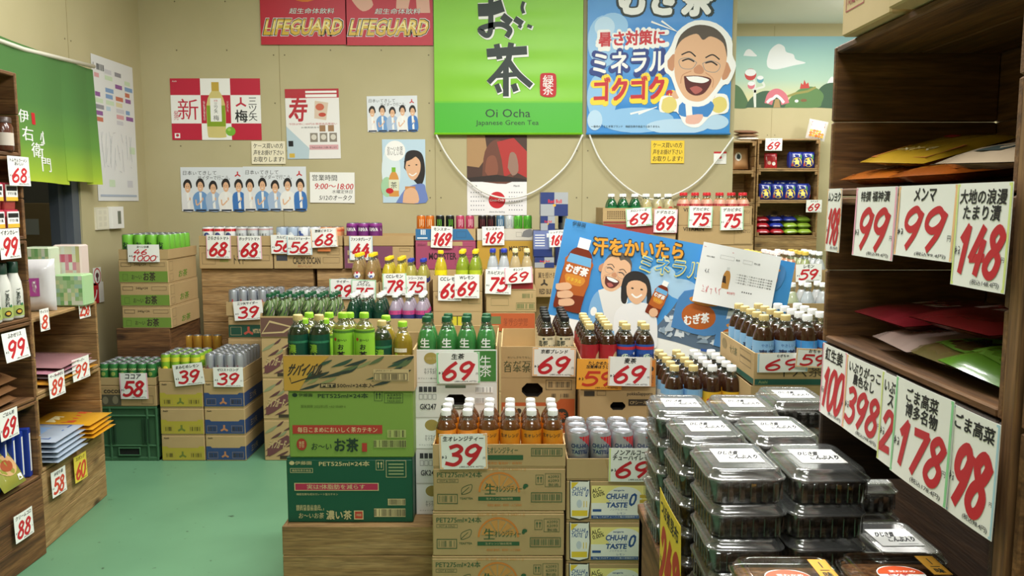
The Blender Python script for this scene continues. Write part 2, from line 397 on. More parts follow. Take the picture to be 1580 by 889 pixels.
# mural painted on the far wall of the hall: one flat painting, its own colours
def mural():
    a = Art(); P = lambda px, py: (xat(px, YF, zat(py, YF)), zat(py, YF))
    def pts(*l): return [P(*p) for p in l]
    m, t, b = nodes('mural_sky_paint', .75); tc = N(t, 'ShaderNodeTexCoord'); sp = N(t, 'ShaderNodeSeparateXYZ'); mr = N(t, 'ShaderNodeMapRange')
    t.links.new(tc.outputs['Object'], sp.inputs[0]); t.links.new(sp.outputs[2], mr.inputs[0]); mr.inputs[1].default_value = zat(160, YF); mr.inputs[2].default_value = zat(56, YF)
    t.links.new(ramp(t, mr.outputs[0], [(0.05, '#cfc795'), (0.35, '#a6c2b0'), (0.75, '#96bdb8'), (1.0, '#8fbac6')]), b.inputs['Base Color'])
    x0, z0 = P(1090, 166); x1, z1 = P(1420, 56)
    a.rect(x0, z0, x1, z1, m).up()
    G1, G2, G3, CL = M('#4c6b46', .7), M('#3c5a44', .7), M('#5a7d4c', .7), M('#d9dcdd', .7)
    a.blob(pts((1183, 94), (1188, 78), (1200, 68), (1210, 72), (1213, 80), (1224, 84), (1228, 92), (1243, 97), (1225, 101), (1198, 107), (1185, 104)), CL)
    a.blob(pts((1147, 86), (1151, 78), (1157, 76), (1164, 82), (1167, 87)), CL)
    a.blob(pts((1290, 130), (1284, 118), (1276, 130), (1278, 148), (1290, 150)), CL).up()
    a.blob(pts((1120, 166), (1126, 135), (1136, 131), (1147, 142), (1154, 166)), G1); a.blob(pts((1150, 166), (1158, 152), (1176, 141), (1196, 143), (1215, 160), (1222, 166)), G2)
    a.blob(pts((1255, 166), (1262, 140), (1280, 128), (1310, 134), (1340, 166)), G2).up()
    a.blob(pts((1210, 166), (1220, 150), (1235, 137), (1255, 134), (1270, 145), (1268, 158), (1260, 166)), G3)
    a.poly(pts((1234, 137), (1236, 128), (1239, 131), (1241, 123), (1244, 130), (1247, 127), (1249, 136)), M('#b8423c', .7)); a.up()
    a.stroke(pts((1212, 150), (1228, 144), (1246, 141), (1258, 135)), .022, M('#8d8a4c', .7))
    a.ell(*P(1229, 156), .018, .014, CL); a.ell(*P(1240, 155), .03, .014, M('#7d5a3c', .7))
    PK = M('#c76f7c', .7)
    a.stroke(smooth(pts((1186, 158), (1190, 147), (1199, 143), (1208, 149), (1211, 158))), .075, PK).up()
    a.stroke(smooth(pts((1184, 158), (1188, 154), (1193, 152), (1198, 148), (1204, 152), (1209, 158))), .026, CL)
    a.poly(pts((1193, 166), (1196, 153), (1202, 153), (1204, 166)), M('#a3895c', .7))
    ST = M('#cfd3cb', .7)
    for (hx, hy, r, c1) in ((1158, 115, .055, M('#b5403e', .7)), (1173, 123, .032, M('#5d97a6', .7)), (1159, 132, .034, M('#c76f7c', .7))):
        a.stroke(smooth(pts((hx, hy), (hx + 6, hy + 10), (1165, 140), (1165, 165))), .02, ST)
        a.up(); a.ell(*P(hx, hy), r, r, c1, 16); a.up(); x, z = P(hx, hy - 3); a.ell(x, z, r * .95, r * .6, CL, 14)
    return a
am = mural(); mb = MB(); am.stamp(mb, plane((0, YF - .001, 0), (1, 0, 0), (0, 0, 1)), .0004)
tag(mb.build('painted_mural'), 'painted wall mural of green hills, a white cloud and pink flowers on pale blue', 'mural')
# ---------------------------------------------------------------- things on the walls
FLAT = ((1, 0, 0), (0, 0, 1))
def on_wall(name, label, cat, px0, py0, px1, py1, fn, Y=YW - .004, bg=PAPER, group=None, rot=0.0, bend=0.0, nx=1, ny=1):
    """A flat print on the back wall: fn(art, width, height) draws it with the origin at its lower left corner."""
    p0, p1 = at(px0, py1, Y), at(px1, py0, Y); wd, h = p1.x - p0.x, p1.z - p0.z
    c, s = cos(rot), sin(rot); u, v = Vector((c, 0, s)), Vector((-s, 0, c)); O = Vector((-wd / 2, 0, -h / 2))
    mp = bent(u * (-wd / 2) + v * (-h / 2), u, v, wd, h, bend, bend * .6)
    mb = MB().sheet(wd, h, mp, bg, nx if not bend else 6, ny if not bend else 6)
    if fn: a = Art(); fn(a, wd, h); a.stamp(mb, mp)
    o = mb.build(name, None, ((p0.x + p1.x) / 2, Y, (p0.z + p1.z) / 2))
    return tag(o, label, cat, group)
CR, SKIN, SKD, HAIR = M('#c2213f', .45), M('#e3b48f', .6), M('#c98f6c', .6), M('#221d1d', .6)
def bottle_pic(a, cx, y, h, liq, cap, lab):
    w = h * .17
    a.blob([(cx - w * .9, y), (cx + w * .9, y), (cx + w, y + h * .1), (cx + w, y + h * .6), (cx + w * .35, y + h * .85), (cx - w * .35, y + h * .85), (cx - w, y + h * .6), (cx - w, y + h * .1)], liq, 3).up()
    a.rect(cx - w * .4, y + h * .84, cx + w * .4, y + h, cap); a.rect(cx - w, y + h * .2, cx + w, y + h * .58, lab); a.up(); return w
def man_head(a, cx, cy, s, tilt=0.0, rim=None):
    """laughing bald man with thin glasses, s = head height"""
    c, q = cos(tilt), sin(tilt); T = lambda l: [(cx + (x * c - y * q) * s, cy + (x * q + y * c) * s) for x, y in l]
    if rim: a.blob(T([(-.49, .06), (-.42, .2), (-.36, .4), (-.15, .57), (.15, .57), (.38, .4), (.43, .18), (.50, .04), (.44, -.2), (.36, -.24), (.2, -.5), (0, -.57), (-.2, -.5), (-.36, -.22), (-.46, -.14)]), rim, 3)
    a.blob(T([(-.44, .0), (-.36, .1), (-.34, -.12), (-.42, -.1)]), SKD, 3); a.blob(T([(.44, -.03), (.36, .08), (.33, -.15), (.40, -.14)]), SKD, 3); a.up()
    a.blob(T([(-.36, .12), (-.3, .36), (-.12, .5), (.12, .5), (.31, .34), (.36, .1), (.31, -.18), (.16, -.44), (0, -.5), (-.16, -.44), (-.31, -.2)]), SKIN).up()
    a.blob(T([(-.36, .14), (-.31, .36), (-.13, .51), (.12, .51), (.3, .37), (.36, .14), (.28, .32), (.1, .39), (0, .33), (-.1, .4), (-.28, .3)]), M('#5e544c', .7), 4)
    for sx in (-1, 1):
        a.stroke(smooth(T([(sx * .07, .1), (sx * .16, .15), (sx * .26, .1)])), .018 * s, HAIR)
        a.stroke(smooth(T([(sx * .08, .03), (sx * .16, .055), (sx * .24, .02)])), .02 * s, HAIR)
        a.stroke(smooth(T([(sx * .04, .02), (sx * .15, .07), (sx * .28, .03), (sx * .24, -.07), (sx * .1, -.07), (sx * .04, .02)])), .008 * s, GREY)
        a.stroke(smooth(T([(sx * .1, -.1), (sx * .21, -.17), (sx * .22, -.28)])), .012 * s, SKD)
    a.blob(T([(-.07, -.06), (0, .0), (.07, -.06), (.05, -.12), (-.05, -.12)]), SKD, 3)
    a.blob(T([(-.19, -.18), (0, -.15), (.19, -.18), (.13, -.36), (0, -.42), (-.13, -.36)]), M('#5b2320', .6)).up()
    a.blob(T([(-.16, -.185), (0, -.16), (.16, -.185), (.1, -.235), (0, -.245), (-.1, -.235)]), WHITE, 3); a.blob(T([(-.09, -.33), (0, -.29), (.09, -.33), (0, -.40)]), M('#b5605a', .6), 3)
    return a
def clouds(a, x0, y0, x1, y1, n, seed, mat):
    rr = random.Random(seed)
    for _ in range(n):
        cx, cy = rr.uniform(x0, x1), rr.uniform(y0, y1); r = rr.uniform(.03, .09) * (x1 - x0)
        for k in range(4): a.ell(min(max(cx + rr.uniform(-1, 1) * r, x0 + r), x1 - r), min(max(cy + rr.uniform(-.4, .4) * r, y0 + r * .6), y1 - r * .6), r * rr.uniform(.5, .9), r * rr.uniform(.3, .55), mat, 12)
def five(a, w, h):
    a.rect(0, 0, w, h, M('#dfe4ea', .5)).up(); BL = [M('#e6e6e8'), M('#6f9cd0'), M('#a9bfdc'), M('#f0f0ee'), M('#4079c0')]
    a.text('日本ぃてきして', w * .30, h * .87, w * .52, h * .1, BLACK, 0.0, .1); a.text('サイダーで行こう。', w * .52, h * .76, w * .5, h * .1, BLACK, 0, .1)
    for k in range(3): t = pi / 2 + k * 2 * pi / 3; a.stroke([(w * .89 + cos(t) * w * .006, h * .83), (w * .89 + cos(t) * w * .045, h * .83 + sin(t) * w * .045)], w * .02, RED)
    for i in range(5):
        cx, hy = w * (.1 + .2 * i), h * (.56 + .03 * sin(i * 2.3)); s = w * .2
        a.blob([(cx - s * .5, .001), (cx - s * .62, h * .3), (cx - s * .25, h * .44), (cx + s * .25, h * .44), (cx + s * .62, h * .3), (cx + s * .5, .001)] if 0 < i < 4 else [(max(cx - s * .48, .001), .001), (max(cx - s * .5, .001), h * .34), (cx - s * .2, h * .44), (cx + s * .2, h * .44), (min(cx + s * .48, w - .001), h * .34), (min(cx + s * .46, w - .001), .001)], BL[i], 3)
        a.poly([(cx - s * .4, 0), (cx - s * .4, h * .04), (cx + s * .4, h * .04), (cx + s * .4, 0)], M('#273248')).up()
        a.poly([(cx - s * .1, h * .43), (cx + s * .1, h * .43), (cx + s * (.07 if i % 2 else .16), h * .06), (cx - s * .04, h * .06)], WHITE); a.stroke(smooth([(cx - s * .38, h * .26), (cx - s * .3, h * .14), (cx + s * .08, h * .24)]), s * .1, SKIN if i % 2 else BL[i]); a.ell(cx, hy - h * .09, s * .09, h * .05, SKD, 10)
        a.blob([(cx - s * .3, hy - h * .03), (cx - s * .32, hy + h * .07), (cx - s * .1, hy + h * .16), (cx + s * .18, hy + h * .15), (cx + s * .33, hy + h * .05), (cx + s * .28, hy - h * .04)], HAIR, 4).up(); a.ell(cx + s * .01, hy - h * .025, s * .225, h * .115, SKIN, 16).up()
        a.stroke([(cx - s * .07, hy - h * .07), (cx + s * .07, hy - h * .07)], h * .014, WHITE); a.ell(cx - s * .08, hy, s * .025, h * .01, HAIR, 6); a.ell(cx + s * .08, hy, s * .025, h * .01, HAIR, 6)
        a.ell(cx + s * .16, h * .28, s * .06, h * .04, SKIN, 8)
def umeshu(a, w, h):
    for j in range(3):
        for i in range(3):
            if (i + j) % 2 == 0: a.rect(w * i / 3, h * (j / 3 if j != 1 else .27), w * (i + 1) / 3, h * ((j + 1) / 3 if j != 1 else .73), CR)
    a.L += 1; a.rect(0, h * .27, w * .335, h * .73, WHITE); a.rect(w * .665, h * .27, w, h * .73, WHITE); a.rect(w * .335, h * .27, w * .665, h * .73, CR); a.rect(w * .335, 0, w * .665, h * .27, WHITE); a.rect(w * .335, h * .73, w * .665, h, WHITE); a.up()
    a.text('新', w * .19, h * .5, None, h * .34, CR, .0); a.text('発\n売', w * .055, h * .4, None, h * .15, CR)
    a.text('三\nツ\n矢', w * .91, h * .5, None, h * .38, BLACK); a.text('梅', w * .78, h * .39, None, h * .2, BLACK, .02)
    for k in range(3): t = pi / 2 + k * 2 * pi / 3; a.stroke([(w * .78, h * .6), (w * .78 + cos(t) * w * .06, h * .6 + sin(t) * w * .06)], w * .02, CR)
    a.text('国産の梅果汁使用', w * .37, h * .48, w * .02, h * .34, WHITE); a.text('梅ジュース使用', w * .63, h * .55, w * .018, h * .2, WHITE)
    wd = bottle_pic(a, w * .5, h * .04, h * .9, M('#d8c983', .4), M('#c9a94a', .4), M('#8aa52c', .4))
    a.rect(w * .5 - wd * .6, h * .3, w * .5 + wd * .6, h * .68, WHITE); a.up(); a.text('三\nツ\n矢', w * .5, h * .52, None, h * .17, BLACK); a.text('梅', w * .5, h * .36, None, h * .09, BLACK); a.text('炭酸', w * .5, h * .64, None, h * .03, CR)
    a.ell(w * .655, h * .14, w * .055, h * .075, M('#7cb83c', .4)); a.up(); a.ell(w * .64, h * .17, w * .02, h * .025, M('#a5d160', .4)); a.text('Asahi', w * .05, h * .955, w * .05, None, WHITE)
    a.rect(w * .03, h * .03, w * .09, h * .11, WHITE); a.up(); a.ell(w * .06, h * .075, w * .018, h * .024, CR, 10)
on_wall('poster', 'red and white checked drink poster with a bottle and green plum', 'poster', 266, 121, 401, 216, umeshu)
def kotobuki(a, w, h):
    a.rect(0, h * .87, w, h, M('#b5303a')); a.rect(0, 0, w, h * .87, M('#eceae8')).up()
    a.text('寿', w * .24, h * .74, w * .33, h * .4, M('#b82a36'), .02, .1)
    a.rect(w * .38, h * .88, w * .96, h * .92, PAPER); a.rect(w * .38, h * .94, w * .96, h * .97, PAPER)
    a.poly([(w * .55, h * .83), (w * .53, h * .58), (w * .75, h * .55), (w * .8, h * .8)], M('#d9c4b0')); a.up(); a.ell(w * .64, h * .74, w * .08, h * .05, M('#c8664c')); a.ell(w * .68, h * .63, w * .07, h * .03, M('#c24a3a'))
    a.text('今回は特に100円お買得商品勢揃い', w * .5, h * .5, w * .9, h * .03, M('#b82a36')).up()
    a.poly([(0, 0), (w * .4, 0), (w * .42, h * .15), (0, h * .47)], M('#b9cdd8')); a.text('お徳用詰合せ', w * .45, h * .45, w * .34, h * .025, BLACK); a.up()
    for i in range(3): a.rect(w * (.44 + .18 * i), h * .24, w * (.58 + .18 * i), h * .37, M('#8b8378'))
    for i in range(2): a.rect(w * (.62 + .16 * i), h * .39, w * (.73 + .16 * i), h * .48, M('#a07a58'))
    a.L += 1
    for i in range(3): a.ell(w * (.51 + .18 * i), h * .31, w * .05, h * .04, M('#d8d2c6'))
    a.rect(w * .42, h * .13, w * .96, h * .2, M('#d9a7ad')); a.text('ご予約はお早めにお願い致します', w * .68, h * .16, w * .5, h * .03, BLACK); a.rect(w * .03, h * .18, w * .12, h * .26, BLACK); a.rect(w * .04, h * .02, w * .14, h * .08, M('#d5b24a'))
on_wall('poster', 'white flyer with a big red character and small product pictures', 'poster', 443, 137, 523, 245, kotobuki, rot=.012)
on_wall('poster', 'small poster of five people in blue shirts, pinned up alone beside the green banner', 'poster', 567, 148, 644, 203, five, rot=.015)
on_wall('poster', 'five people in blue poster, the first of the joined pair, above tomato cans', 'poster', 281, 258, 377, 326, five)
on_wall('poster', 'five people in blue poster, second of the joined pair, beside the opening hours sheet', 'poster', 377, 257, 472, 325, five, Y=YW - .006)
def notice(a, w, h):
    for k, t in enumerate(('ケース買いの方', '声をお掛け下さい', 'お取りします!')): a.text(t, w * .5, h * (.8 - .3 * k), w * .88, h * .23, BLACK, .012, .1)
on_wall('notice', 'cream handwritten case-sale notice under the checked red poster', 'notice', 389, 218, 440, 253, notice, bg=M('#efe6cc', .7), bend=.003)
on_wall('notice', 'yellow handwritten case-sale notice under the blue banner', 'notice', 1004, 217, 1056, 252, notice, bg=M('#f3cf3e', .7), bend=.003)
def hours(a, w, h):
    a.text('営業時間', w * .33, h * .82, w * .55, h * .2, BLACK, .005); a.text('9:00〜18:00', w * .54, h * .54, w * .86, h * .19, RED, .015, .15)
    a.text('水曜定休日', w * .72, h * .37, w * .45, h * .12, BLACK, 0, .1); a.text('5/12のオータク', w * .57, h * .17, w * .72, h * .17, BLACK, .008, .15)
on_wall('opening_hours_sheet', 'white handwritten opening hours sheet pinned to the wall', 'notice', 479, 266, 547, 313, hours, rot=-.01, bend=.003)
def girl(a, w, h):
    a.rect(0, 0, w, h, M('#bfd9ea')).up(); a.ell(w * .2, h * .5, w * .22, h * .4, M('#d9e8ee')); a.ell(w * .3, h * .82, w * .24, h * .16, WHITE); a.ell(w * .1, h * .25, w * .14, h * .16, M('#a5cfa8')); a.up()
    a.text('お〜いお茶\nおいしいね', w * .3, h * .82, w * .36, h * .14, BLACK); a.blob([(w * .5, h * .55), (w * .55, h * .78), (w * .75, h * .83), (w * .93, h * .76), (w * .99, h * .5), (w * .92, h * .3), (w * .8, h * .3)], HAIR)
    a.blob([(w * .3, 0), (w * .5, h * .2), (w * .7, h * .28), (w * .95, h * .3), (w, h * .2), (w, 0)], M('#6f86c4'), 3).up()
    a.blob([(w * .53, h * .56), (w * .58, h * .68), (w * .73, h * .74), (w * .87, h * .66), (w * .88, h * .52), (w * .8, h * .4), (w * .7, h * .36), (w * .6, h * .42)], SKIN).up()
    a.stroke(smooth([(w * .62, h * .46), (w * .7, h * .43), (w * .79, h * .47)]), w * .025, WHITE); a.ell(w * .62, h * .59, w * .025, h * .01, HAIR, 8); a.ell(w * .79, h * .6, w * .025, h * .01, HAIR, 8)
    a.blob([(w * .5, h * .64), (w * .58, h * .77), (w * .75, h * .82), (w * .9, h * .73), (w * .78, h * .73), (w * .66, h * .68)], HAIR, 4)
    bottle_pic(a, w * .26, h * .1, h * .46, M('#d99a4e', .4), M('#7dbb3a', .4), M('#dfe3c8', .4)); a.text('茶', w * .26, h * .28, None, h * .1, BLACK)
    a.ell(w * .16, h * .19, w * .09, h * .045, RED, 14); a.rect(w * .52, h * .18, w * .76, h * .26, M('#c98a52')); a.blob([(w * .46, 0), (w * .5, h * .18), (w * .66, h * .24), (w * .8, h * .18), (w * .82, 0)], SKIN, 3)
on_wall('poster', 'light blue tea poster of a smiling person in a blue shirt holding a glass', 'poster', 591, 215, 656, 313, girl)
def calendar(a, w, h):
    m = h * .42
    a.rect(0, m, w, h, M('#4a3128')); a.rect(0, 0, w, m, M('#f1eff0')).up()
    a.poly([(0, h), (0, h * .62), (w * .2, h * .6), (w * .35, h * .75), (w * .3, h)], M('#b08a5e')); a.blob([(w * .25, m), (w * .3, h * .8), (w * .5, h * .95), (w * .7, h * .8), (w * .75, m)], M('#6e4030'), 4)
    a.up(); a.poly([(w * .5, h * .92), (w * .78, h * .97), (w, h * .8), (w, m + h * .05), (w * .8, h * .55), (w * .62, m + h * .06), (w * .58, h * .7)], M('#b3302c')); a.blob([(w * .3, h * .55), (w * .34, h * .72), (w * .47, h * .74), (w * .52, h * .56), (w * .42, m + .01)], M('#8a513c'), 4).up()
    a.blob([(w * .68, h * .6), (w * .72, h * .78), (w * .82, h * .76), (w * .86, h * .56), (w * .76, h * .5)], M('#9a7868'), 3)
    a.poly([(0, m), (w, m), (w, m + h * .03), (w * .5, m + h * .09), (0, m + h * .05)], M('#2c201c')).up(); a.ell(w * .5, h * .19, w * .14, w * .14, M('#c81e2a'), 28).up(); a.text('Coca-Cola', w * .5, h * .19, w * .24, None, WHITE, .01, .2)
    for sx in (.06, .7):
        for j in range(5):
            for i in range(6): a.rect(w * (sx + .042 * i), h * (.06 + .055 * j), w * (sx + .042 * i + .016), h * (.06 + .055 * j + .014), M('#8a8a92'))
    a.text('2 Feb', w * .12, h * .37, w * .09, None, BLACK); a.text('March', w * .83, h * .37, w * .1, None, BLACK); a.text('share the feeling', w * .5, h * .04, w * .26, None, GREY)
on_wall('wall_calendar', 'wall calendar with a red disc and a picture of red clothing', 'calendar', 721, 209, 813, 332, calendar)
def sticker(a, w, h): a.rect(0, h * .85, w, h, RED); a.ell(w * .5, h * .55, w * .14, w * .14, RED, 12); a.text('ポイント', w * .5, h * .3, w * .4, None, GREY)
on_wall('notice', 'small white and red store card at the end of the wall', 'notice', 1101, 234, 1121, 253, sticker)
GOLD, GOLDL = M('#d9b23a', .35), M('#f3e59a', .35); PINK = M('#e8b7a6', .6)
def guard(second):
    def f(a, w, h):
        a.rect(0, 0, w, h, M('#c01c34', .4)).up(); k = 3.0
        if second:
            a.blob([(w * .05, h * .7), (w * .2, h * .95), (w * .5, h), (w * .4, h * .82), (w * .25, h * .68), (w * .32, h * .5), (w * .2, h * .42), (w * .08, h * .55)], PINK, 4); a.blob([(w * .2, h * .48), (w * .45, h * .66), (w * .52, h * .72), (w * .5, h * .8), (w * .25, h * .64)], PINK, 4)
            a.blob([(w * .46, h * .85), (w * .52, h * .84), (w * .57, h * .62), (w * .53, h * .58), (w * .48, h * .7)], M('#5d7d58'), 4); a.poly([(w * .62, h), (w * .6, h * .76), (w * .77, h * .74), (w * .96, h * .76), (w * .95, h)], WHITE)
            a.poly([(w * .6, h * .76), (w * .58, h * .45), (w * .72, h * .45), (w * .77, h * .72)], PINK); a.poly([(w * .8, h * .73), (w * .82, h * .4), (w * .97, h * .4), (w * .95, h * .75)], PINK)
        else:
            a.ell(w * .52, h * .85, w * .27, h * .32, M('#e07a26', .5), 26).up(); a.ell(w * .52, h * .88, w * .24, h * .3, M('#d9c33a', .5), 26).up(); a.blob([(w * .38, h), (w * .4, h * .84), (w * .55, h * .8), (w * .66, h * .9), (w * .64, h)], M('#4c5a34'), 4)
            a.poly([(w * .84, h), (w * .86, h * .78), (w * .9, h * .66), (w * .93, h * .7), (w * .9, h)], WHITE)
        a.up(); a.up(); y = h * .29
        a.text('超生命体飲料', w * .6, h * .42, w * .52, h * .07, HAIR, .04, .2); a.up(); a.text('超生命体飲料', w * .6, h * .42, w * .52, h * .07, WHITE, .0, .2); a.up()
        a.text('LIFEGUARD', w * .5, h * .22, w * .93, h * .235, WHITE, .075, .25); a.up(); a.text('LIFEGUARD', w * .5, h * .22, w * .92, h * .22, BLACK, .055, .25); a.up(); a.text('LIFEGUARD', w * .5, h * .22, w * .9, h * .2, GOLD, .03, .25); a.up(); a.text('LIFEGUARD', w * .5, h * .245, w * .88, h * .1, GOLDL, .0, .25)
    return f
on_wall('poster', 'red poster with gold lettering and a yellow round shape, nearer the room corner', 'poster', 403, -56, 533, 69, guard(0), Y=YW - .012)
on_wall('poster', 'red poster with gold lettering and drawn legs, beside the green banner', 'poster', 534, -56, 667, 70, guard(1), Y=YW - .012)
# the two big hanging banners, each with a batten and a loop of white cord
def banner(label, px0, px1, py1, base, fn, cordpts):
    Y = YW - .03; p0, p1 = at(px0, py1, Y), at(px1, -95, Y); wd, h = p1.x - p0.x, p1.z - p0.z
    r = empty('hanging_banner', (p0.x + wd / 2, Y, p0.z), label, 'banner')
    mp = plane((-wd / 2, 0, 0), *FLAT); mw = lambda x, y, l: mp(x, y, l + .0025 * sin(y * 38) * sin(x * 3.1))
    mb = MB().sheet(wd, h, mw, base, 10, 40, .0008); a = Art(); fn(a, wd, h); a.stamp(mb, lambda x, y, l: mp(x, y, l + .003)); mb.build('cloth', r)
    MB().tube([(-wd / 2 - .004, -.002, .006), (wd / 2 + .004, -.002, .006)], .007, base, 10).build('batten', r)
    pts = smooth([Vector((q.x - p0.x - wd / 2, 0, q.z - p0.z)) for q in [at(*c, Y) for c in cordpts]], 8)
    MB().tube([(p[0], -.012, p[2]) for p in pts], .006, M('#ecebe4', .5)).build('hanging_cord', r)
    return r
GRN = mottled('lime_banner_cloth', '#7fc81e', '#8ad122', 1.4, .4)
BLU = mottled('blue_banner_cloth', '#2f86d2', '#4a9ade', 2.2, .4)
INK = M('#1f2f2c', .5)
def green_banner(a, w, h):
    P = lambda px, py: ((px - 671) / 230 * w, (208 - py) / 303 * h)
    a.rect(0, 0, w, h * (50 / 303), M('#4cb832', .4)); a.rect(0, h * (50 / 303), w, h * (52.5 / 303), M('#68c428', .4)); a.up()
    for base, off, wd in ((WHITE, (2.5, 2.5), 1.28), (INK, (0, 0), 1.0)):
        S = lambda pts, t: a.stroke(smooth([P(x + off[0] * .6, y + off[1] * .6) for x, y in pts]), t * wd * w / 230, base)
        for o_ in ([(743, 14), (758, 13), (774, 8)],): S(o_, 19)
        S([(759, -8), (759, 18), (758, 46), (752, 53), (742, 44), (756, 38), (775, 36), (788, 44), (784, 54)], 8); S([(778, 24), (788, 32)], 11); S([(797, 28), (806, 34)], 9); S([(802, 38), (805, 40)], 5); S([(809, 2), (807, 10), (809, 18)], 5); S([(816, 38), (821, 40)], 5)
        S([(755, 80), (780, 78), (812, 76)], 13); S([(768, 68), (772, 88)], 9); S([(790, 66), (786, 90)], 9); S([(784, 92), (770, 110), (756, 125)], 8); S([(784, 90), (800, 112), (820, 130)], 9); S([(764, 116), (800, 113)], 7); S([(782, 100), (782, 146)], 9); S([(768, 130), (772, 140)], 8); S([(794, 130), (797, 138)], 9)
        a.up()
    a.blob([P(835, 116), P(837, 112), P(847, 111), P(857, 112), P(860, 118), P(860, 142), P(857, 148), P(847, 149), P(838, 147), P(835, 142)], RED, 3).up(); a.text('緑\n茶', *P(847.5, 130), None, h * 31 / 303, WHITE, .015)
    a.text('Oi Ocha', *P(785, 174), w * 70 / 230, h * 13 / 303, INK); a.text('Japanese Green Tea', *P(784, 190), w * 98 / 230, h * 10 / 303, INK)
banner('bright green hanging banner with large black tea characters', 671, 901, 208, GRN, green_banner, [(673, 208), (690, 240), (715, 272), (745, 296), (780, 306), (815, 300), (848, 280), (878, 250), (899, 208)])
def blue_banner(a, w, h):
    P = lambda px, py: ((px - 905) / 229 * w, (208 - py) / 303 * h); k = w / 229
    CLD = M('#8fc1ea', .4); CL2 = M('#b9d8f0', .4)
    for (x, y, rx, ry, m) in ((925, 62, 26, 40, CLD), (945, 38, 24, 20, CLD), (920, 150, 24, 40, CLD), (985, 185, 60, 20, CLD), (1050, 195, 50, 12, CL2), (1110, 188, 22, 12, CL2), (932, 40, 16, 16, CL2), (918, 185, 12, 16, CL2)): a.ell(*P(min(max(x, 905 + rx), 1134 - rx), y), rx * k, ry * k, m, 22)
    for pts in ([(1006, 32), (1044, 46)], [(1022, 31), (1046, 47)], [(975, 175), (1016, 165)], [(988, 175), (1017, 164)]): a.stroke([P(*p) for p in pts], 3 * k, WHITE, .7)
    a.up(); a.text('むぎ茶', *P(1030, -8), 150 * k, 60 * k, INK, .09, .1); a.up(); a.text('むぎ茶', *P(1029, -7), 146 * k, 56 * k, WHITE, .05, .1); a.up()
    R_ = M('#c8232f', .5); Y_ = M('#f5d73c', .5); B_ = M('#1c3a86', .5)
    for t, c, wd, h_, back, front in (('暑さ対策に', (975, 57), 104, 22, WHITE, R_), ('ミネラル', (973, 94), 116, 32, B_, WHITE), ('ゴクゴク。', (979, 135), 124, 36, Y_, R_)):
        a.text(t, *P(c[0] + 1, c[1] + 1.5), (wd + 8) * k, (h_ + 8) * k, back, .085, .05, .04); a.up(); a.text(t, *P(*c), wd * k, h_ * k, front, .03 if front is WHITE else .045, .05, .04); a.up()
    a.blob([P(*p) for p in ((1036, 90), (1042, 62), (1060, 42), (1082, 36), (1106, 44), (1122, 68), (1128, 104), (1118, 128), (1108, 142), (1128, 146), (1130, 172), (1104, 178), (1084, 196), (1062, 192), (1048, 172), (1022, 172), (1024, 148), (1046, 146), (1052, 130), (1036, 112))], WHITE, 4).up()
    for x in (1036, 1116): a.blob([P(*p) for p in ((x - 10, 152), (x, 148), (x + 10, 152), (x + 12, 166), (x, 174), (x - 12, 168))], M('#e3d27a'), 3)
    a.blob([P(*p) for p in ((1052, 162), (1064, 152), (1080, 158), (1096, 152), (1108, 162), (1098, 180), (1082, 176), (1066, 180), (1052, 176))], M('#3f86cc'), 3); a.poly([P(*p) for p in ((1062, 160), (1072, 158), (1074, 180), (1064, 180))], WHITE); a.blob([P(*p) for p in ((1064, 178), (1090, 176), (1084, 190), (1064, 190))], PINK, 3)
    for x in (1047, 1103): a.ell(*P(x, 145), 7 * k, 7 * k, SKIN, 10)
    a.up(); man_head(a, *P(1083, 98), 116 * k, -.12, WHITE)
    a.text('一番売れてるむぎ茶ブランド　機能性表示食品ではありません', *P(967, 195), 110 * k, None, INK)
banner('blue hanging banner with a laughing person in glasses and bold lettering', 905, 1134, 208, BLU, blue_banner, [(909, 208), (925, 245), (950, 275), (980, 298), (1012, 308), (1050, 296), (1080, 276), (1106, 246), (1131, 212)])
# ---------------------------------------------------------------- left wall things
def on_left(name, label, cat, px0, px1, pyt, pyb, fn, bg=PAPER, X=XL + .004, th=.001, bend=0.0, group=None):
    zt = zat(pyt, yat(px0, X, 1.5)); y0 = yat(px0, X, zt); zt = zat(pyt, y0); y0 = yat(px0, X, (zt + zat(pyb, y0)) / 2); y1 = yat(px1, X, (zt + zat(pyb, y0)) / 2); zt, zb = zat(pyt, y0), zat(pyb, y0)
    wd, h = y1 - y0, zt - zb; mp = bent((0, -wd / 2, 0), (0, 1, 0), (0, 0, 1), wd, h, bend, bend)
    mb = MB().sheet(wd, h, mp, bg, 4, 6, th)
    if fn: a = Art(); fn(a, wd, h); a.stamp(mb, mp)
    return tag(mb.build(name, None, (X, (y0 + y1) / 2, zb)), label, cat, group)
def flyer(a, w, h):
    rr = random.Random(3); cols = ['#c9c9d2', '#b7cde0', '#d9cfa8', '#8d5a9a', '#7f9fcb', '#c4715a', '#c9dcc0', '#d8a0a6', '#8f8f98']
    a.rect(0, 0, w, h, M('#dfe0e2')).up()
    for j in range(9):
        for i in range(4):
            if rr.random() < .8: x, y = w * (.05 + .24 * i), h * (.55 + .043 * j); a.rect(x, y, x + w * rr.uniform(.1, .2), y + h * .03, M(rr.choice(cols)))
    for (x, y, t) in ((.35, .1, 2), (.8, .1, 3), (.9, .35, 2)): a.rect(w * (x - .08), h * y, w * (x + .06), h * (y + .05), M(cols[(t * 3) % 9]))
    a.scrawl(w * .1, h * .2, w * .9, h * .5, M('#c4c6cb'), 8, .004, 5); a.bars(w * .03, h * .9, w * .28, h * .95, BLACK, 10); a.rect(w * .05, h * .03, w * .95, h * .045, M('#a9b4c8'))
on_left('advert_sheet', 'tall white printed sheet in a plastic cover beside the doorway', 'poster', 146, 209, 82, 310, flyer)
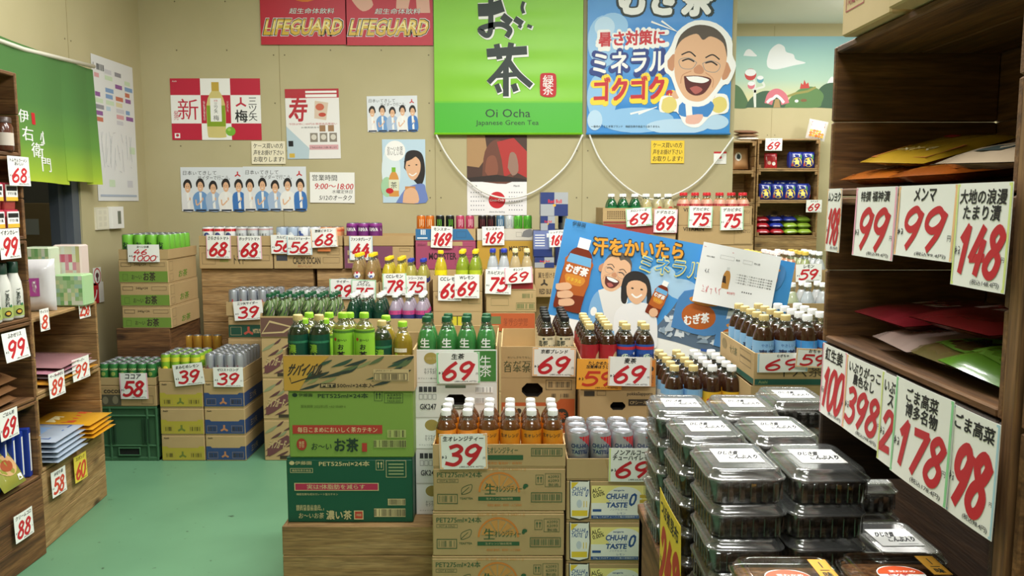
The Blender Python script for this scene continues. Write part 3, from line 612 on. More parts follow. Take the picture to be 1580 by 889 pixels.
def switch(a, w, h):
    a.frame(w * .02, h * .02, w * .98, h * .98, .004, M('#cfc9b4', .4))
    for i in range(2):
        for j in range(3): a.rect(w * (.18 + .4 * i), h * (.14 + .27 * j), w * (.42 + .4 * i), h * (.32 + .27 * j), M('#d9d4c2', .3))
on_left('light_switch', 'cream light switch plate with six rockers by the doorway', 'switch', 149, 168, 320, 355, switch, M('#e3decb', .4), XL + .012, .012)
def thermo(a, w, h): a.rect(w * .45, h * .2, w * .75, h * .8, M('#7e8278', .2)); a.up(); a.rect(w * .49, h * .23, w * .71, h * .76, M('#6c7268', .2))
on_left('thermostat', 'white wall thermostat with a narrow grey screen', 'thermostat', 174, 191, 319, 353, thermo, M('#f0efec', .4), XL + .03, .03)
def nosmoke(a, w, h): a.rect(0, 0, w, h, PAPER).up(); a.ell(w * .5, h * .5, w * .46, h * .48, RED).up(); a.ell(w * .5, h * .5, w * .38, h * .4, WHITE).up(); a.ell(w * .5, h * .55, w * .2, h * .16, M('#5b3038')); a.rect(w * .42, h * .2, w * .58, h * .5, M('#5b3038'))
on_left('wall_sticker', 'round red and white prohibition sticker on the wall by the doorway', 'sticker', 144, 156, 414, 441, nosmoke)
def redstk(a, w, h): a.rect(0, 0, w * .6, h, RED); a.rect(w * .6, 0, w, h, WHITE).up(); a.text('ノ', w * .32, h * .4, w * .3, h * .5, WHITE, .03)
on_left('wall_sticker', 'square red and white sticker below the round prohibition sticker', 'sticker', 141, 160, 438, 470, redstk)
# the green noren curtain in the doorway
def noren_mat():
    m, t, b = nodes('green_curtain_cloth', .8); tc = N(t, 'ShaderNodeTexCoord'); sp = N(t, 'ShaderNodeSeparateXYZ'); t.links.new(tc.outputs['Object'], sp.inputs[0]); mr = N(t, 'ShaderNodeMapRange')
    mr.inputs[1].default_value = -.66; mr.inputs[2].default_value = 0; t.links.new(sp.outputs[2], mr.inputs[0])
    t.links.new(ramp(t, mr.outputs[0], [(0.0, '#b9cc34'), (0.1, '#98b834'), (.32, '#62923c'), (.6, '#4e7c3e'), (1, '#49753c')]), b.inputs['Base Color']); return m
NM = noren_mat(); XN = XL + .07
r = empty('noren_curtain', (XN, 3.9, 2.085), 'green doorway curtain fading to lime at the hem with white characters', 'curtain')
for k, (ya, yb, zb) in enumerate(((-.62, .31, -.635), (.29, .56, -.615), (.5, .64, -.625))):
    mp = lambda x, y, l, ya=ya, zb=zb, k=k: Vector((l + .012 * sin((ya + x) * 17 + k) * (.3 - y / zb * .0 + (1 - y / -zb) * .7) - .004 * k + (1 - y / -zb) * .02, ya + x, zb + y - .018 * sin((ya + x) * 2.4 + .3)))
    mb = MB().sheet(yb - ya, -zb, mp, NM, 14, 14, .001)
    if k == 0:
        a = Art(); W_ = yb - ya
        for t, px, py, s_ in (('伊', .572, .30, .062), ('右', .59, .222, .066), ('衛', .645, .15, .07), ('門', .70, .085, .066)): a.text(t, px, py, s_ * 1.1, s_, WHITE, .012)
        a.rect(.625, .27, .648, .325, RED); a.scrawl(.67, .17, .70, .25, WHITE, 2, .006, 4); a.stamp(mb, mp, .001)
    mb.build('cloth_panel', r)
MB().tube([(0, -.64, -.01), (0, 0, -.025), (0, .64, 0)], .011, M('#e8e4d6', .5)).build('curtain_rod', r)
# ---------------------------------------------------------------- wooden crates (apple boxes) and shelves made of them
def planks(mb, x0, x1, y0, y1, z0, z1, mat, axis, n, c=.003):
    """a panel of n planks lying side by side along axis 1 (y) or 2 (z)"""
    lo, hi = ((y0, y1) if axis == 1 else (z0, z1)); s = (hi - lo) / n
    for i in range(n):
        a, b = lo + s * i + .0005, lo + s * (i + 1) - .0005
        if axis == 1: mb.box(x0, x1, a, b, z0, z1, mat, c)
        else: mb.box(x0, x1, y0, y1, a, b, mat, c)
    return mb
def crate(loc, wd, dp, h, label, rz=0, face='open', wa=WX, wb=WY, wz=None, group=None, sides=(1, 1), bottom=True, top=True, t=.014, blocks=False):
    """Front at y = 0 and width along x. 'open': lies on its side, open to the front. 'closed': stands with a planked front."""
    r = empty('wooden_crate', loc, label, 'crate', group, rz); hw = wd / 2; wz = wz or wb
    planks(MB(), -hw, hw, dp - t, dp, 0, h, wa, 2, 2).build('back_panel', r)
    for s, on in zip((-1, 1), sides):
        if on: planks(MB(), s * hw - (t if s > 0 else 0), s * hw + (t if s < 0 else 0), (0 if face == 'open' else t), dp - t, 0, h, wb, 2, 2).build('side_panel', r)
    if face == 'closed': planks(MB(), -hw, hw, 0, t, 0, h, wa, 2, 3, .002).build('front_panel', r)
    if bottom: planks(MB(), -hw + t, hw - t, 0 if face == 'open' else t, dp - t, 0, t, wa, 1, 2).build('bottom_panel', r)
    if top: planks(MB(), -hw + t, hw - t, 0 if face == 'open' else t, dp - t, h - t, h, wa, 1, 2).build('top_panel', r)
    if blocks:
        for s in (-1, 1):
            for z in (t, h - t - .03): MB().box(s * (hw - t) - (.022 if s > 0 else 0), s * (hw - t) + (.022 if s < 0 else 0), .002, .024, z, z + .03, wb, .002).build('corner_block', r)
    return r
# left: dark shelf of stacked crates, opening to the aisle; its far end is what the photo shows
LX, LY0, LY1 = -1.795, 2.40, 3.0
for k in range(6):
    crate((LX, (LY0 + LY1) / 2, .3025 * k), LY1 - LY0, .31, .30, ('bottom crate with a planked front of the tall dark shelf, under the blue boxes', 'second crate up of the tall dark shelf, holding the blue boxes', 'third crate up of the tall dark shelf, holding brown food packets', 'fourth crate up of the tall dark shelf, holding white dressing bottles', 'fifth crate up of the tall dark shelf, holding red-lidded tubs', 'top crate of the tall dark shelf beside the green curtain, holding a jar')[k],
          pi / 2, 'closed' if k == 0 else 'open', WXD, WD, WDZ, 'crates of the tall dark shelf')
L2 = Vector((-1.845, 3.33, 0)); L2R = pi / 2 + radians(5.0)
for k in range(3):
    crate(L2 + Vector((0, 0, .3025 * k)), .585, .31, .30, ('bottom light wood crate with a planked front and two price tags', 'middle light wood crate holding blue and yellow packs', 'top light wood crate carrying tissue packs, holding flat pink packs')[k], L2R, 'closed' if k == 0 else 'open', WX, WY, WX, 'crates of the light wood shelf')
# right: dark shelf of crates, opening to the aisle; rotated the other way
RXF, RY0, RY1 = .62, 1.0, 1.60
for k, (z, h) in enumerate(((1.36, .285), (1.073, .285))):
    crate((RXF, (RY0 + RY1) / 2, z), RY1 - RY0, .33, h, ('upper dark crate of the near shelf, holding yellow and purple pickle packs', 'lower dark crate of the near shelf, holding red and green pickle packs')[k], -pi / 2, 'open', WXD, WD, WDZ, 'dark crates of the near shelf')
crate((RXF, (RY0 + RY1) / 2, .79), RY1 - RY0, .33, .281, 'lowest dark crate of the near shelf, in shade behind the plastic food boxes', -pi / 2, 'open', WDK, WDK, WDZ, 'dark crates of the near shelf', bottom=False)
tag(planks(MB(), RXF + .335, RXF + .35, RY0 - .64, RY1 + .5, 0, .79, WDK, 2, 3).build('partition_board'), 'planked board coloured dark for shade, standing behind the display table under the dark shelf', 'board')
for k, (z, h) in enumerate(((1.36, .285), (1.073, .285), (.551, .52))): crate((RXF, .665, z), .60, .33, h, ('upper', 'middle', 'lowest')[k] + ' crate of the dark shelf column just past the wooden post', -pi / 2, 'open', WXD, WD, WDZ, 'dark crates past the post')
mb = MB()
for y in (RY0 - .03, ): mb.box(RXF - .005, RXF + .04, y, y + .026, .551, 1.64, WDZ, .002)
tag(mb.build('wooden_post'), 'upright weathered wooden post at the near end of the dark shelf', 'post')
MTB = empty('display_table', (.64, 1.53, 0), 'dark wooden table carrying the stacks of plastic food boxes', 'table')
planks(MB(), -.305, .305, -1.17, .56, .522, .549, WXD, 1, 4).build('table_top', MTB)
for x in (-.275, .28):
    for y in (-1.14, .53): MB().box(x - .025, x + .025, y - .025, y + .025, 0, .522, WDZ, .002).build('leg', MTB)
MB().box(-.30, -.285, -1.17, .56, .30, .522, WD, .002).build('side_panel', MTB)
# back row crates along the wall
YC = 4.80
def wallcrate(px0, px1, z0, z1, label): x0, x1 = xat(px0, YC, .8), xat(px1, YC, .8); return crate(((x0 + x1) / 2, YC, z0), x1 - x0, .36, z1 - z0, label, 0, 'closed', WX, WY, None, 'crates along the back wall')
Z1, Z2 = zat(415, YC), zat(497, YC)
for (a, b, n) in ((312, 484, 'under the tomato cans'), (490, 637, 'under the purple soda cans')):
    wallcrate(a, b, 0, Z2 - .31, 'lowest plank-fronted crate in the column ' + n); wallcrate(a, b, Z2 - .308, Z2 - .002, 'middle plank-fronted crate in the column ' + n); wallcrate(a, b, Z2, Z1, 'top plank-fronted crate directly ' + n)
YT = 4.40; zt = zat(507, YT); x0, x1 = xat(180, YT, .5), xat(262, YT, .5)
for k, n in enumerate(('lower', 'upper')): crate(((x0 + x1) / 2 + .005, YT, zt / 2 * k), x1 - x0, .44, zt / 2 - .001, n + ' dark plank crate under the stacked green tea cartons', 0, 'closed', WXD, WD)
# crates under the front tea cartons
YA = 2.57
x0, x1 = xat(437, YA - .03, .15), xat(672, YA - .03, .15)
crate(((x0 + x1) / 2, YA - .03, 0), x1 - x0, .34, .298, 'broad plank-fronted crate under the front green tea cartons', 0, 'closed', WX, WY)
crate(((x0 + x1) / 2, YA + .313, 0), x1 - x0, .34, .298, 'plank crate behind the broad one, under the back of the green tea cartons', 0, 'closed', WX, WY)
# far shelf in the hall beyond
YS = 7.42
xa, xb, xc, xd = xat(1074, YS, 1.6), xat(1166, YS, 1.6), xat(1168, YS, 1.6), xat(1264, YS, 1.6)
ZS = [zat(p, YS) for p in (366, 311, 262, 214)]
for k in range(3):
    crate(((xc + xd) / 2, YS, ZS[k]), xd - xc, .33, ZS[k + 1] - ZS[k] - .002, 'far hall shelf crate, ' + ('lowest open one with piled snack bags', 'middle one with a row of blue snack bags', 'top one with a red bag and blue bags')[k], 0, 'open', WX, WY, None, 'crates of the far shelf', blocks=True)
    crate(((xa + xb) / 2, YS, ZS[k] - .02), xb - xa, .33, ZS[k + 1] - ZS[k] - .002, 'far hall shelf crate at the wall end, ' + ('lowest', 'middle, empty', 'top, with brown and white bags')[k], 0, 'open', WX, WY, None, 'crates of the far shelf', blocks=True)
for k in range(4):
    crate(((xc + xd) / 2, YS, ZS[0] / 4 * k), xd - xc, .33, ZS[0] / 4 - .002, 'crate low in the far hall shelf, hidden behind the drinks', 0, 'closed', WX, WY, None, 'base crates of the far shelf')
    crate(((xa + xb) / 2, YS, (ZS[0] - .02) / 4 * k), xb - xa, .33, ZS[0] / 4 - .007, 'crate low in the far hall shelf, hidden behind the drinks', 0, 'closed', WX, WY, None, 'base crates of the far shelf')
# ---------------------------------------------------------------- cartons
DKH = M('#2a2118', .9); INNER = []  # near-black paint in the hand holes stands for the shade inside
def carton(label, x0, x1, Y, dp, z0, z1, front=None, side=None, mat=CARD, open_=False, cut=0.0, hole=None, group=None, name='drink_carton', rz=0.0, flaps=True, fmat=None, side_r=None):
    wd, h = x1 - x0, z1 - z0; hw = wd / 2; mb = MB(); t = .004
    r = empty(name, ((x0 + x1) / 2, Y, z0), label, 'carton', group, rz)
    fm = fmat or mat
    if open_:
        INNER.append((x0 + t, x1 - t, Y + t, Y + dp - t, z0, z1)); zf = h - cut
        mb.box(-hw, hw, 0, t, 0, zf, fm).box(-hw, hw, dp - t, dp, 0, h, mat).box(-hw, -hw + t, t, dp - t, 0, h - cut * .4, mat).box(hw - t, hw, t, dp - t, 0, h - cut * .4, mat).box(-hw + t, hw - t, t, dp - t, 0, t, mat)
    else:
        if hole:
            a, b, c, d = hole; e = min(b - a, d - c) * .35; P = lambda x, z, y=0: (x, y, z)
            mb.add([P(-hw, 0), P(hw, 0), P(hw, h), P(-hw, h), P(a, c), P(b, c), P(b, d), P(a, d)], [(0, 1, 5, 4), (1, 2, 6, 5), (2, 3, 7, 6), (3, 0, 4, 7)], fm)
            ring = [(a, c + e), (a + e, c), (b - e, c), (b, c + e), (b, d - e), (b - e, d), (a + e, d), (a, d - e)]
            for k, q in ((0, (a, c)), (2, (b, c)), (4, (b, d)), (6, (a, d))): mb.add([P(*ring[k]), P(*q), P(*ring[(k + 1) % 8])] if k in (2, 6) else [P(*ring[k]), P(*q), P(*ring[k + 1])], [(0, 1, 2)], fm)
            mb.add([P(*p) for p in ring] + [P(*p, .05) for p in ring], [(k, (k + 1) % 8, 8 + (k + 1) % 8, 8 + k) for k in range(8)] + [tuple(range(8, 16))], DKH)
            mb.add([P(-hw, 0), P(hw, 0), P(hw, h), P(-hw, h), P(-hw, 0, dp), P(hw, 0, dp), P(hw, h, dp), P(-hw, h, dp)], [(0, 4, 5, 1), (1, 5, 6, 2), (2, 6, 7, 3), (3, 7, 4, 0), (4, 7, 6, 5)], mat)
        else: mb.box(-hw, hw, 0, dp, 0, h - (.006 if flaps else 0), fm, .003)
    if front: a = Art(); front(a, wd, h - (cut if open_ else 0)); a.stamp(mb, plane((-hw, -.0004, 0), *FLAT))
    if side: a = Art(); side(a, dp, h - (cut * .4 if open_ else 0)); a.stamp(mb, plane((hw + .0004, 0, 0), (0, 1, 0), (0, 0, 1)))
    if side_r: a = Art(); side_r(a, dp, h - (cut * .4 if open_ else 0)); a.stamp(mb, plane((-hw - .0004, dp, 0), (0, -1, 0), (0, 0, 1)))
    mb.build('carton_body', r)
    if not open_ and flaps:
        MB().box(-hw + .001, hw - .001, .001, dp / 2 - .001, h - .0055, h, fm, .001).build('top_flap', r); MB().box(-hw + .001, hw - .001, dp / 2 + .001, dp - .001, h - .0055, h, fm, .001).build('top_flap', r)
    return r
def stackbase(label, px0, px1, Y, dp, ztop, n, mat=CARD, front=None, side=None, group=None):
    """plain closed cartons from the floor up to ztop"""
    x0, x1 = xat(px0, Y, ztop - .05), xat(px1, Y, ztop - .05); out = []
    for k in range(n):
        pos = 'lowest carton' if k == 0 else 'topmost carton' if k == n - 1 else f'carton {("second", "third", "fourth", "fifth", "sixth")[k - 1]} from the floor'
        out.append(carton(f'{pos} in {label}', x0, x1, Y, dp, ztop / n * k, ztop / n * (k + 1) - .001, front, side, mat, group=group or 'plain stacked cartons'))
    return out
DKG, LGN = M('#0f4a35', .45), M('#7fa03f', .5)
T_ = lambda h: M(h, .6)
INKB = T_('#3b3226')
def marks(a, w, h, ink, x, y, s=1.0):   # arrows-up mark
    a.frame(x, y, x + .026 * s, y + .034 * s, .0012, ink)
    for d in (.008, .018): a.stroke([(x + d * s, y + .008 * s), (x + d * s, y + .026 * s)], .0025 * s, ink); a.poly([(x + d * s - .004 * s, y + .021 * s), (x + d * s + .004 * s, y + .021 * s), (x + d * s, y + .029 * s)], ink)
# front tea stack
def f_dark(a, w, h):
    C_ = T_('#cfc08f')
    a.text('伊藤園', w * .135, h * .92, w * .13, h * .055, C_, .01); a.ell(w * .045, h * .92, .009, .007, C_, 8)
    a.text('PET525ml×24本', w * .46, h * .91, w * .4, h * .08, C_, .02); a.frame(w * .03, h * .77, w * .21, h * .84, .0015, C_); a.text('機能性表示食品', w * .12, h * .805, w * .15, h * .035, C_)
    marks(a, w, h, C_, w * .71, h * .81, 1.0); a.frame(w * .79, h * .7, w * .95, h * .96, .0015, C_); a.up()
    for k in range(4): a.rect(w * .81, h * (.74 + .05 * k), w * .93, h * (.765 + .05 * k), T_('#8a9a6f'))
    a.rect(w * .06, h * .495, w * .73, h * .615, C_); a.up(); a.rect(w * .067, h * .505, w * .723, h * .605, T_('#b02a4e')); a.up(); a.text('実は!体脂肪を減らす', w * .39, h * .555, w * .46, h * .075, C_, .01)
    a.text('機能性関与成分ガレート型カテキン', w * .24, h * .44, w * .33, h * .035, C_); a.text('機能性表示食品\n飲料重量数量No.1', w * .18, h * .23, w * .22, h * .09, C_, .01)
    a.bars(w * .8, h * .27, w * .94, h * .37, INKB, 12, C_); a.bars(w * .69, h * .09, w * .94, h * .22, INKB, 26, C_)
    a.text('お〜いお茶', w * .19, h * .11, w * .2, h * .09, C_, .005, .1); a.text('濃い茶', w * .41, h * .12, w * .2, h * .14, C_, .02); a.rect(w * .53, h * .05, w * .605, h * .19, C_); a.up(); a.rect(w * .537, h * .065, w * .598, h * .175, T_('#b9402f')); a.up(); a.text('伊藤園', w * .567, h * .12, w * .04, h * .04, C_)
def f_lime(a, w, h):
    C_ = T_('#20382a')
    a.text('伊藤園', w * .14, h * .94, w * .11, h * .05, C_, .01); a.ell(w * .055, h * .94, .009, .007, C_, 8); a.text('PET525ml×24本', w * .44, h * .93, w * .4, h * .075, C_, .02)
    marks(a, w, h, C_, w * .69, h * .85, 1.0); a.frame(w * .77, h * .82, w * .92, h * .97, .0012, C_)
    for k, t in enumerate(('62450', '18200', 'FAX4-3321')): a.text(t, w * .85, h * (.94 - .045 * k), w * .11, h * .03, C_)
    a.text('賞味期限 2022年2月 +A3 05689 6', w * .28, h * .77, w * .36, h * .045, T_('#56702c'))
    a.rect(w * .03, h * .36, w * .75, h * .49, T_('#b2382f')); a.up(); a.text('毎日こまめにおいしく茶カテキン', w * .39, h * .42, w * .64, h * .08, T_('#e4d6a4'), .005); a.up()
    a.bars(w * .79, h * .3, w * .94, h * .42, INKB, 14, T_('#a8b36b')); a.bars(w * .68, h * .15, w * .94, h * .27, INKB, 24, T_('#a8b36b'))
    a.ell(w * .1, h * .2, h * .075, h * .09, T_('#a8352a')).up(); a.text('抹茶\nがお', w * .1, h * .2, h * .08, h * .1, T_('#d8cf94')); a.text('お〜い', w * .26, h * .17, w * .16, h * .1, C_, .01, .1); a.text('お茶', w * .46, h * .19, w * .19, h * .2, C_, .03); a.rect(w * .585, h * .09, w * .625, h * .22, T_('#b2382f'))
def camo(seed, brown=False):
    def f(a, w, h):
        rr = random.Random(seed); cs = [T_('#5b6b46'), T_('#2f3b35'), T_('#8a8f5e'), T_('#34503f')] if not brown else [T_('#5c3a3a'), T_('#8a8f6a'), T_('#44502f'), T_('#6d4a45')]
        for k in range(34):
            x, y = rr.uniform(.06, .94) * w, rr.uniform(.1, .9) * h; l = rr.uniform(.05, .12) * w; d = rr.uniform(.01, .03) * h + .004
            q = [(max(.002, min(w - .002, p)), max(.002, min(h - .002, q_))) for p, q_ in ((x - l, y - d * 2), (x - l * .2, y + d * .2), (x + l, y + d * 2.4), (x + l * .3, y - d * .6))]
            a.blob(q, cs[k % 4], 3)
            if k % 6 == 5: a.up()
    return f
def f_camo(a, w, h):
    camo(11)(a, w, h); a.up(); a.poly([(.002, .002), (.002, h - .002), (w * .36, h - .002), (w * .2, h * .5), (w * .12, .002)], T_('#c99a3e')); a.up()
    a.text('サバイバル', w * .17, h * .6, w * .26, h * .34, INKB, .03, .5); a.stroke([(w * .05, h * .38), (w * .06, h * .22), (w * .3, h * .5)], .004, INKB); a.rect(w * .28, h * .1, w * .40, h * .22, INKB); a.text('500ml×24本入', w * .55, h * .16, w * .28, h * .12, INKB, .02); a.up(); a.text('PET', w * .34, h * .16, w * .1, h * .08, CARDL, .02)
    a.rect(w * .69, h * .28, w * .96, h * .62, CARDL); a.up(); a.text('JANコード', w * .77, h * .57, w * .13, h * .06, INKB); a.bars(w * .71, h * .31, w * .94, h * .5, INKB, 22); a.frame(w * .695, h * .3, w * .95, h * .51, .0015, INKB)
zA = [zat(p, YA) for p in (806, 706, 603)]
xg0, xg1 = xat(443, YA, .4), xat(637, YA, .4)
carton('dark green tea carton resting on the broad plank crate', xg0, xg1, YA, .275, .299, zA[1] - .001, f_dark, None, CARD, fmat=M('#12523c', .45))
carton('light green tea carton on top of the dark green one', xat(446, YA, .6), xat(638, YA, .6), YA, .275, zA[1], zA[2] - .001, f_lime, None, CARD, fmat=M('#7e9f45', .5))
CB = carton('cut-open camouflage print carton full of green tea bottles', xat(437, YA - .005, .8), xat(639, YA - .005, .8), YA - .005, .285, zA[2], zat(548, YA) + .03, f_camo, None, CARD, True, .03)
# camouflage cartons behind, on the floor
YM = 4.125; zM = [0, zat(647, YM), zat(583, YM), zat(520, YM), zat(488, YM)]
def f_camo2(a, w, h):
    camo(23, True)(a, w, h); a.up(); a.blob([(w * .04, h * .3), (w * .3, h * .62), (w * .3, h * .4), (w * .06, h * .1)], T_('#6a3f42'), 3); a.up(); a.text('ライフガード', w * .17, h * .4, w * .22, h * .2, CARDL, .02, .3); a.rect(w * .2, h * .04, w * .34, h * .12, INKB)
mx0, mx1 = xat(405, YM, .4), xat(405, YM, .4) + .40
for k in range(3): carton(('lowest camouflage carton, on the green floor', 'middle camouflage carton above the floor one', 'third camouflage carton, under the open one')[k], mx0, mx1, YM, .275, zM[k], zM[k + 1] - .001, f_camo2, None, CARD, group='camouflage cartons')
def f_brown(a, w, h): a.rect(.002, .002, w * .44, h * .93, T_('#6a4b42')); a.up(); a.poly([(.004, h * .15), (w * .12, h * .8), (w * .42, h * .5), (w * .3, h * .2)], CARDL); a.up(); a.poly([(.012, h * .22), (w * .12, h * .7), (w * .38, h * .48), (w * .28, h * .27)], T_('#6a4b42'))
carton('open brown-printed carton full of camouflage label bottles', mx0, mx1, YM - .003, .28, zM[3], zM[4] + .02, f_brown, None, CARD, True, .02)
# raw juice box 525 ml white cartons
YN = 2.64; nx0, nx1 = xat(641, YN, .6), xat(767, YN, .6); zN = [.299, .526, zat(590, YN), zat(540, YN)]
def f_white(a, w, h):
    a.L += 1; a.rect(.002, .002, w - .002, h * .46, WHITE); a.rect(w * .72, .003, w - .003, h * .46, T_('#3f7d35'))
    a.up(); K = T_('#3c3c40'); a.ell(w * .2, h * .36, w * .085, h * .085, T_('#a8944e'), 20); a.text('生\n茶', w * .83, h * .23, None, h * .3, WHITE); a.text('ホリサイズ!\nセクラス!', w * .2, h * .17, w * .17, h * .09, K); a.text('カフェイン量10mg', w * .16, h * .06, w * .24, h * .02, K)
    y = h * .5
    for i in range(4): a.rect(w * (.05 + .055 * i), y + h * .36, w * (.095 + .055 * i), y + h * .44, K); a.frame(w * (.05 + .055 * i), y + h * .25, w * (.095 + .055 * i), y + h * .33, .001, K)
    a.text('GK247', w * .16, y + h * .14, w * .2, h * .085, K, .02); a.text('525ml×24', w * .87, y + h * .05, w * .16, h * .06, K); a.rect(w * .32, y + h * .10, w * .67, y + h * .16, T_('#5d6a55')); a.rect(w * .37, y + h * .42, w * .62, y + h * .46, T_('#5d6a55'))
    a.up(); a.text('配送状態では販売できません', w * .5, y + h * .13, w * .3, h * .03, WHITE); a.bars(w * .74, y + h * .35, w * .95, y + h * .44, K, 16, WHITE); a.bars(w * .74, y + h * .19, w * .95, y + h * .28, K, 16, WHITE); a.rect(.001, h * .475, w - .001, h * .485, T_('#b9b6ac'))
nw = nx1 - nx0
for k in range(2): carton(('lower white tea carton with a hand hole, on the crate', 'upper white tea carton with a hand hole, under the open one')[k], nx0, nx1, YN, .40, zN[k], zN[k + 1] - .001, f_white, None, CARD, hole=(-nw * .13, nw * .13, .150, .186), fmat=M('#e2e2de', .5))
def f_white2(a, w, h):
    K = T_('#3c3c40'); a.rect(w * .72, .003, w - .003, h - .003, T_('#3f7d35')); a.up(); a.ell(w * .2, h * .74, w * .085, h * .18, T_('#a8944e'), 20); a.text('ホリサイズ!\nセクラス!', w * .2, h * .35, w * .17, h * .18, K); a.text('生\n茶', w * .86, h * .5, None, h * .66, WHITE); a.up(); a.text('GREEN TEA', w * .2, h * .74, w * .12, h * .07, CARDL); a.text('カフェイン量10mg', w * .16, h * .12, w * .24, h * .05, K)
carton('open white carton holding the all-green tea bottles', nx0, nx1, YN, .40, zN[2], zN[3] + .02, f_white2, None, CARD, True, .02, fmat=M('#e2e2de', .5))
# orange tea 275 ml
YD = 2.36; dx0, dx1 = xat(669, YD, .4), xat(872, YD, .4)
def f_orange(a, w, h):
    K = T_('#2f5a38'); O_ = T_('#d07f35'); O2 = T_('#c98f4a')
    a.text('PET275ml×24本', w * .2, h * .82, w * .34, h * .14, K, .015); a.frame(w * .03, h * .64, w * .19, h * .72, .001, K); a.text('HOT & COLD', w * .11, h * .68, w * .12, h * .04, K)
    pts = [(w * .5 + w * .15 * cos(t), h * .44 + h * .42 * sin(t)) for t in [pi * k / 14 for k in range(15)]]; a.stroke(pts, .006, O_)
    for k in range(6): t0, t1 = pi * (k + .1) / 6, pi * (k + .9) / 6; a.poly([(w * .5 + w * .012 * cos((t0 + t1) / 2), h * .47 + h * .03 * sin((t0 + t1) / 2)), (w * .5 + w * .13 * cos(t0), h * .46 + h * .36 * sin(t0)), (w * .5 + w * .13 * cos(t1), h * .46 + h * .36 * sin(t1))], O2)
    a.up(); a.text('生', w * .43, h * .5, w * .08, h * .24, K, .015); a.text('オレンジティー', w * .57, h * .5, w * .2, h * .15, K, .015); a.rect(w * .34, h * .24, w * .66, h * .33, K); a.up(); a.text('生オレンジ抽出使用', w * .5, h * .285, w * .2, h * .05, CARDL)
    a.stroke(smooth([(w * .215, h * .38), (w * .22, h * .52), (w * .29, h * .6), (w * .28, h * .44), (w * .215, h * .38), (w * .27, h * .54)]), .0016, K); a.text('TEAS\'TEA', w * .25, h * .29, w * .1, h * .05, K, .01)
    a.bars(w * .045, h * .2, w * .17, h * .36, K, 14); a.frame(w * .03, h * .17, w * .185, h * .39, .002, K); a.text('無添加 着色料・保存料・人工甘味料', w * .54, h * .14, w * .26, h * .06, O_)
    a.text('2021年 8月 +D13 04011 2', w * .52, h * .94, w * .36, h * .07, O2); marks(a, w, h, K, w * .775, h * .6, .9); a.frame(w * .845, h * .55, w * .965, h * .85, .0012, K)
    for k in range(3): a.text(('62093', '62093', '製造')[k], w * .91, h * (.78 - .09 * k), w * .08, h * .06, K)
    a.bars(w * .75, h * .24, w * .965, h * .4, K, 24); a.frame(w * .74, h * .21, w * .975, h * .43, .002, K); a.ell(w * .7, h * .58, .008, .006, K, 8); a.ell(w * .69, h * .54, .005, .005, K, 8)
for k in range(4): carton(('lowest', 'second from the floor', 'third from the floor', 'topmost closed')[k] + ' orange tea carton in the front stack', dx0 + (3 - k) * -.003, dx1 - (3 - k) * .003, YD - .002 * (3 - k), .27, .14 * k, .14 * k + .139, f_orange, None, CARD, group='orange tea cartons')
def f_orange2(a, w, h):
    K = T_('#2f5a38'); a.bars(w * .75, h * .5, w * .965, h * .8, K, 24); a.frame(w * .74, h * .46, w * .975, h * .84, .002, K); a.rect(w * .34, h * .3, w * .68, h * .52, K); a.text('生オレンジティー', w * .52, h * .74, w * .24, h * .3, K, .01); a.text('無添加 着色料・保存料', w * .54, h * .14, w * .26, h * .12, T_('#d07f35'))
carton('cut-open orange tea carton holding the small white-capped bottles', dx0, dx1, YD, .27, .56, zat(686, YD), f_orange2, None, CARD, True, .0)
